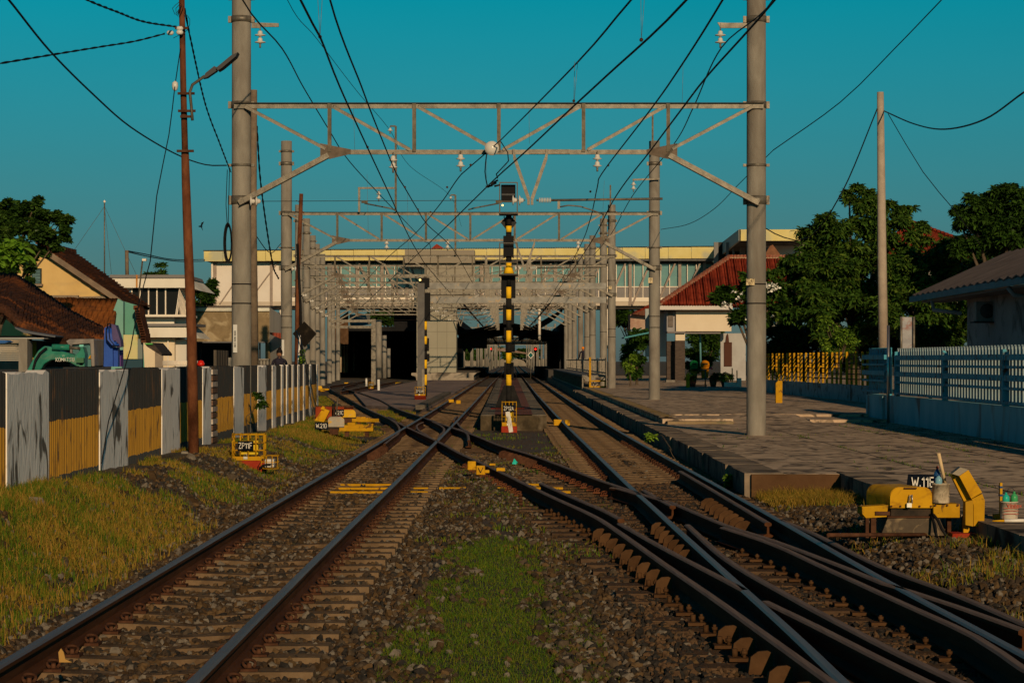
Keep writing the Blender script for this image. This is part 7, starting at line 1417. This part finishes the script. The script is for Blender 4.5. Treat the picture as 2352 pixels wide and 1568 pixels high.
E_ = [(0,1),(1,2),(2,3),(3,4),(4,5),(3,6),(6,7),(7,8),(8,9),(3,10),(10,11),(11,12),(12,13),(0,14),(14,15),(15,16),(16,17),(0,18),(18,19),(19,20),(20,21)]
RR = [(.15,.11),(.14,.10),(.17,.11),(.10,.08),.05,(.075,.09),.055,.045,.035,.03,.055,.045,.035,.03,.085,.06,.04,.035,.085,.06,.04,.035]
def dress(t, Jz, shirt, hm, s=1.0, bun=False, helmet=None):
    # face features, hair or helmet as children; clothes as one fitted shell
    h = Vector(Jz[5]); c = t.location
    mb = MB(); mb.lathe(c+h+Vector((0,-.0,-.09)),[(.05,0),(.078,.04),(.085,.10),(.075,.16),(.04,.195),(0,.205)],14); mb.box(c+h+Vector((0,-.09,-.005)),(.02,.03,.035)); mb.box(c+h+Vector((0,-.08,-.05)),(.04,.012,.01),mi=1)
    for s_ in (-1,1): mb.box(c+h+Vector((s_*.03,-.078,.02)),(.018,.012,.010),mi=1); mb.box(c+h+Vector((s_*.086,0,.0)),(.012,.03,.05))
    mb.build('face',[skin,hair],t)
    if helmet: mb = MB(); mb.lathe(c+h+Vector((0,0,.045)),[(.13,0),(.13,.012),(.112,.02),(.105,.07),(.075,.115),(.03,.135),(0,.138)],18); mb.build('helmet',helmet,t)
    else:
        mb = MB(); mb.lathe(c+h+Vector((0,.015,-.08)),[(.05,0),(.09,.05),(.10,.12),(.085,.19),(.045,.225),(0,.235)],16)
        if bun: mb.lathe(c+h+Vector((0,.05,.12)),[(0,-.03),(.045,0),(.05,.04),(.03,.08),(0,.09)],12)
        mb.build('hair',hair,t)
t,o = person('person',J,E_,RR,navy,(XA(642,70),70,.22),'person with dark hair tied up and a dark top standing behind the striped wall'); t.rotation_euler = (0,0,0)
dress(t,J,navy,hair,bun=True)
mb = MB(); mb.tube([t.location+Vector((0,-.02,1.42)),t.location+Vector((0,-.02,1.52))],[.055,.05],10); mb.build('neck',skin,t)
J2 = [(0,0,.90),(-.02,-.02,1.06),(-.05,-.05,1.22),(-.06,-.06,1.31),(-.05,-.08,1.37),(-.05,-.09,1.44),(.12,-.05,1.27),(.17,-.10,1.05),(.08,-.25,.95),(.02,-.30,.90),(-.22,-.05,1.26),(-.29,-.12,1.0),(-.36,-.16,.78),(-.38,-.18,.72),(.10,0,.84),(.11,0,.46),(.11,.03,.06),(.11,-.1,.03),(-.10,0,.84),(-.11,0,.46),(-.11,.03,.06),(-.11,-.1,.03)]
t,o = person('person',J2,E_,RR,navy,(XA(1341,150),150,.87),'worker in an orange safety helmet and dark clothes leaning at the walkway railing'); dress(t,J2,navy,hair,helmet=M('helmet_orange',(.85,.25,.01),rough=.3))
mb = MB(); mb.tube([t.location+Vector(J2[12])+Vector((0,0,.06)),t.location+Vector(J2[13])],[.042,.035],8); mb.build('hand',skin,t)

p = PD(461,520,60); mb = MB(); mb.lathe(p,[(0,-.07),(.02,-.03),(.02,.02),(0,.06)],8,'X'); mb.add([p+Vector((-.01,0,0)),p+Vector((.03,0,0)),p+Vector((.09,0,.13)),p+Vector((.02,0,.10))],[(0,1,2,3)]); mb.add([p+Vector((-.01,.01,0)),p+Vector((.03,.01,0)),p+Vector((.06,.01,-.12))],[(0,1,2)])
one(mb,'bird',wire_m,'tiny dark swallow flying left of the nearest column','bird')

xx = np.concatenate([np.full(700,5.61),np.full(700,7.41),3.6+5.3*RS.rand(500)]); yy = np.concatenate([9+44*RS.rand(700),9+44*RS.rand(700),31+2*RS.randint(0,11,500)])
k = vnoise(xx,yy,1.6,33)>.58; xx,yy = xx[k]+.03*RS.randn(k.sum()),yy[k]+.03*RS.randn(k.sum()); xx = np.where((xx<4.4)&(yy<30),5.6,xx)
blades('joint_weeds',xx,yy,.12+0*xx,.02+.05*RS.rand(len(xx)),.012+0*xx,gr_g,'weeds and dry grass sprouting in the platform joints',lean=.8)
x,y = sample(1500,9-1.2,8.95,38,56); blades('wall_foot_grass',x,y,.12+0*x,.01+.03*RS.rand(len(x)),.012+0*x,gr_g[:1]+gr_d[2:],'dark moss and grass at the foot of the blue wall',lean=.9)
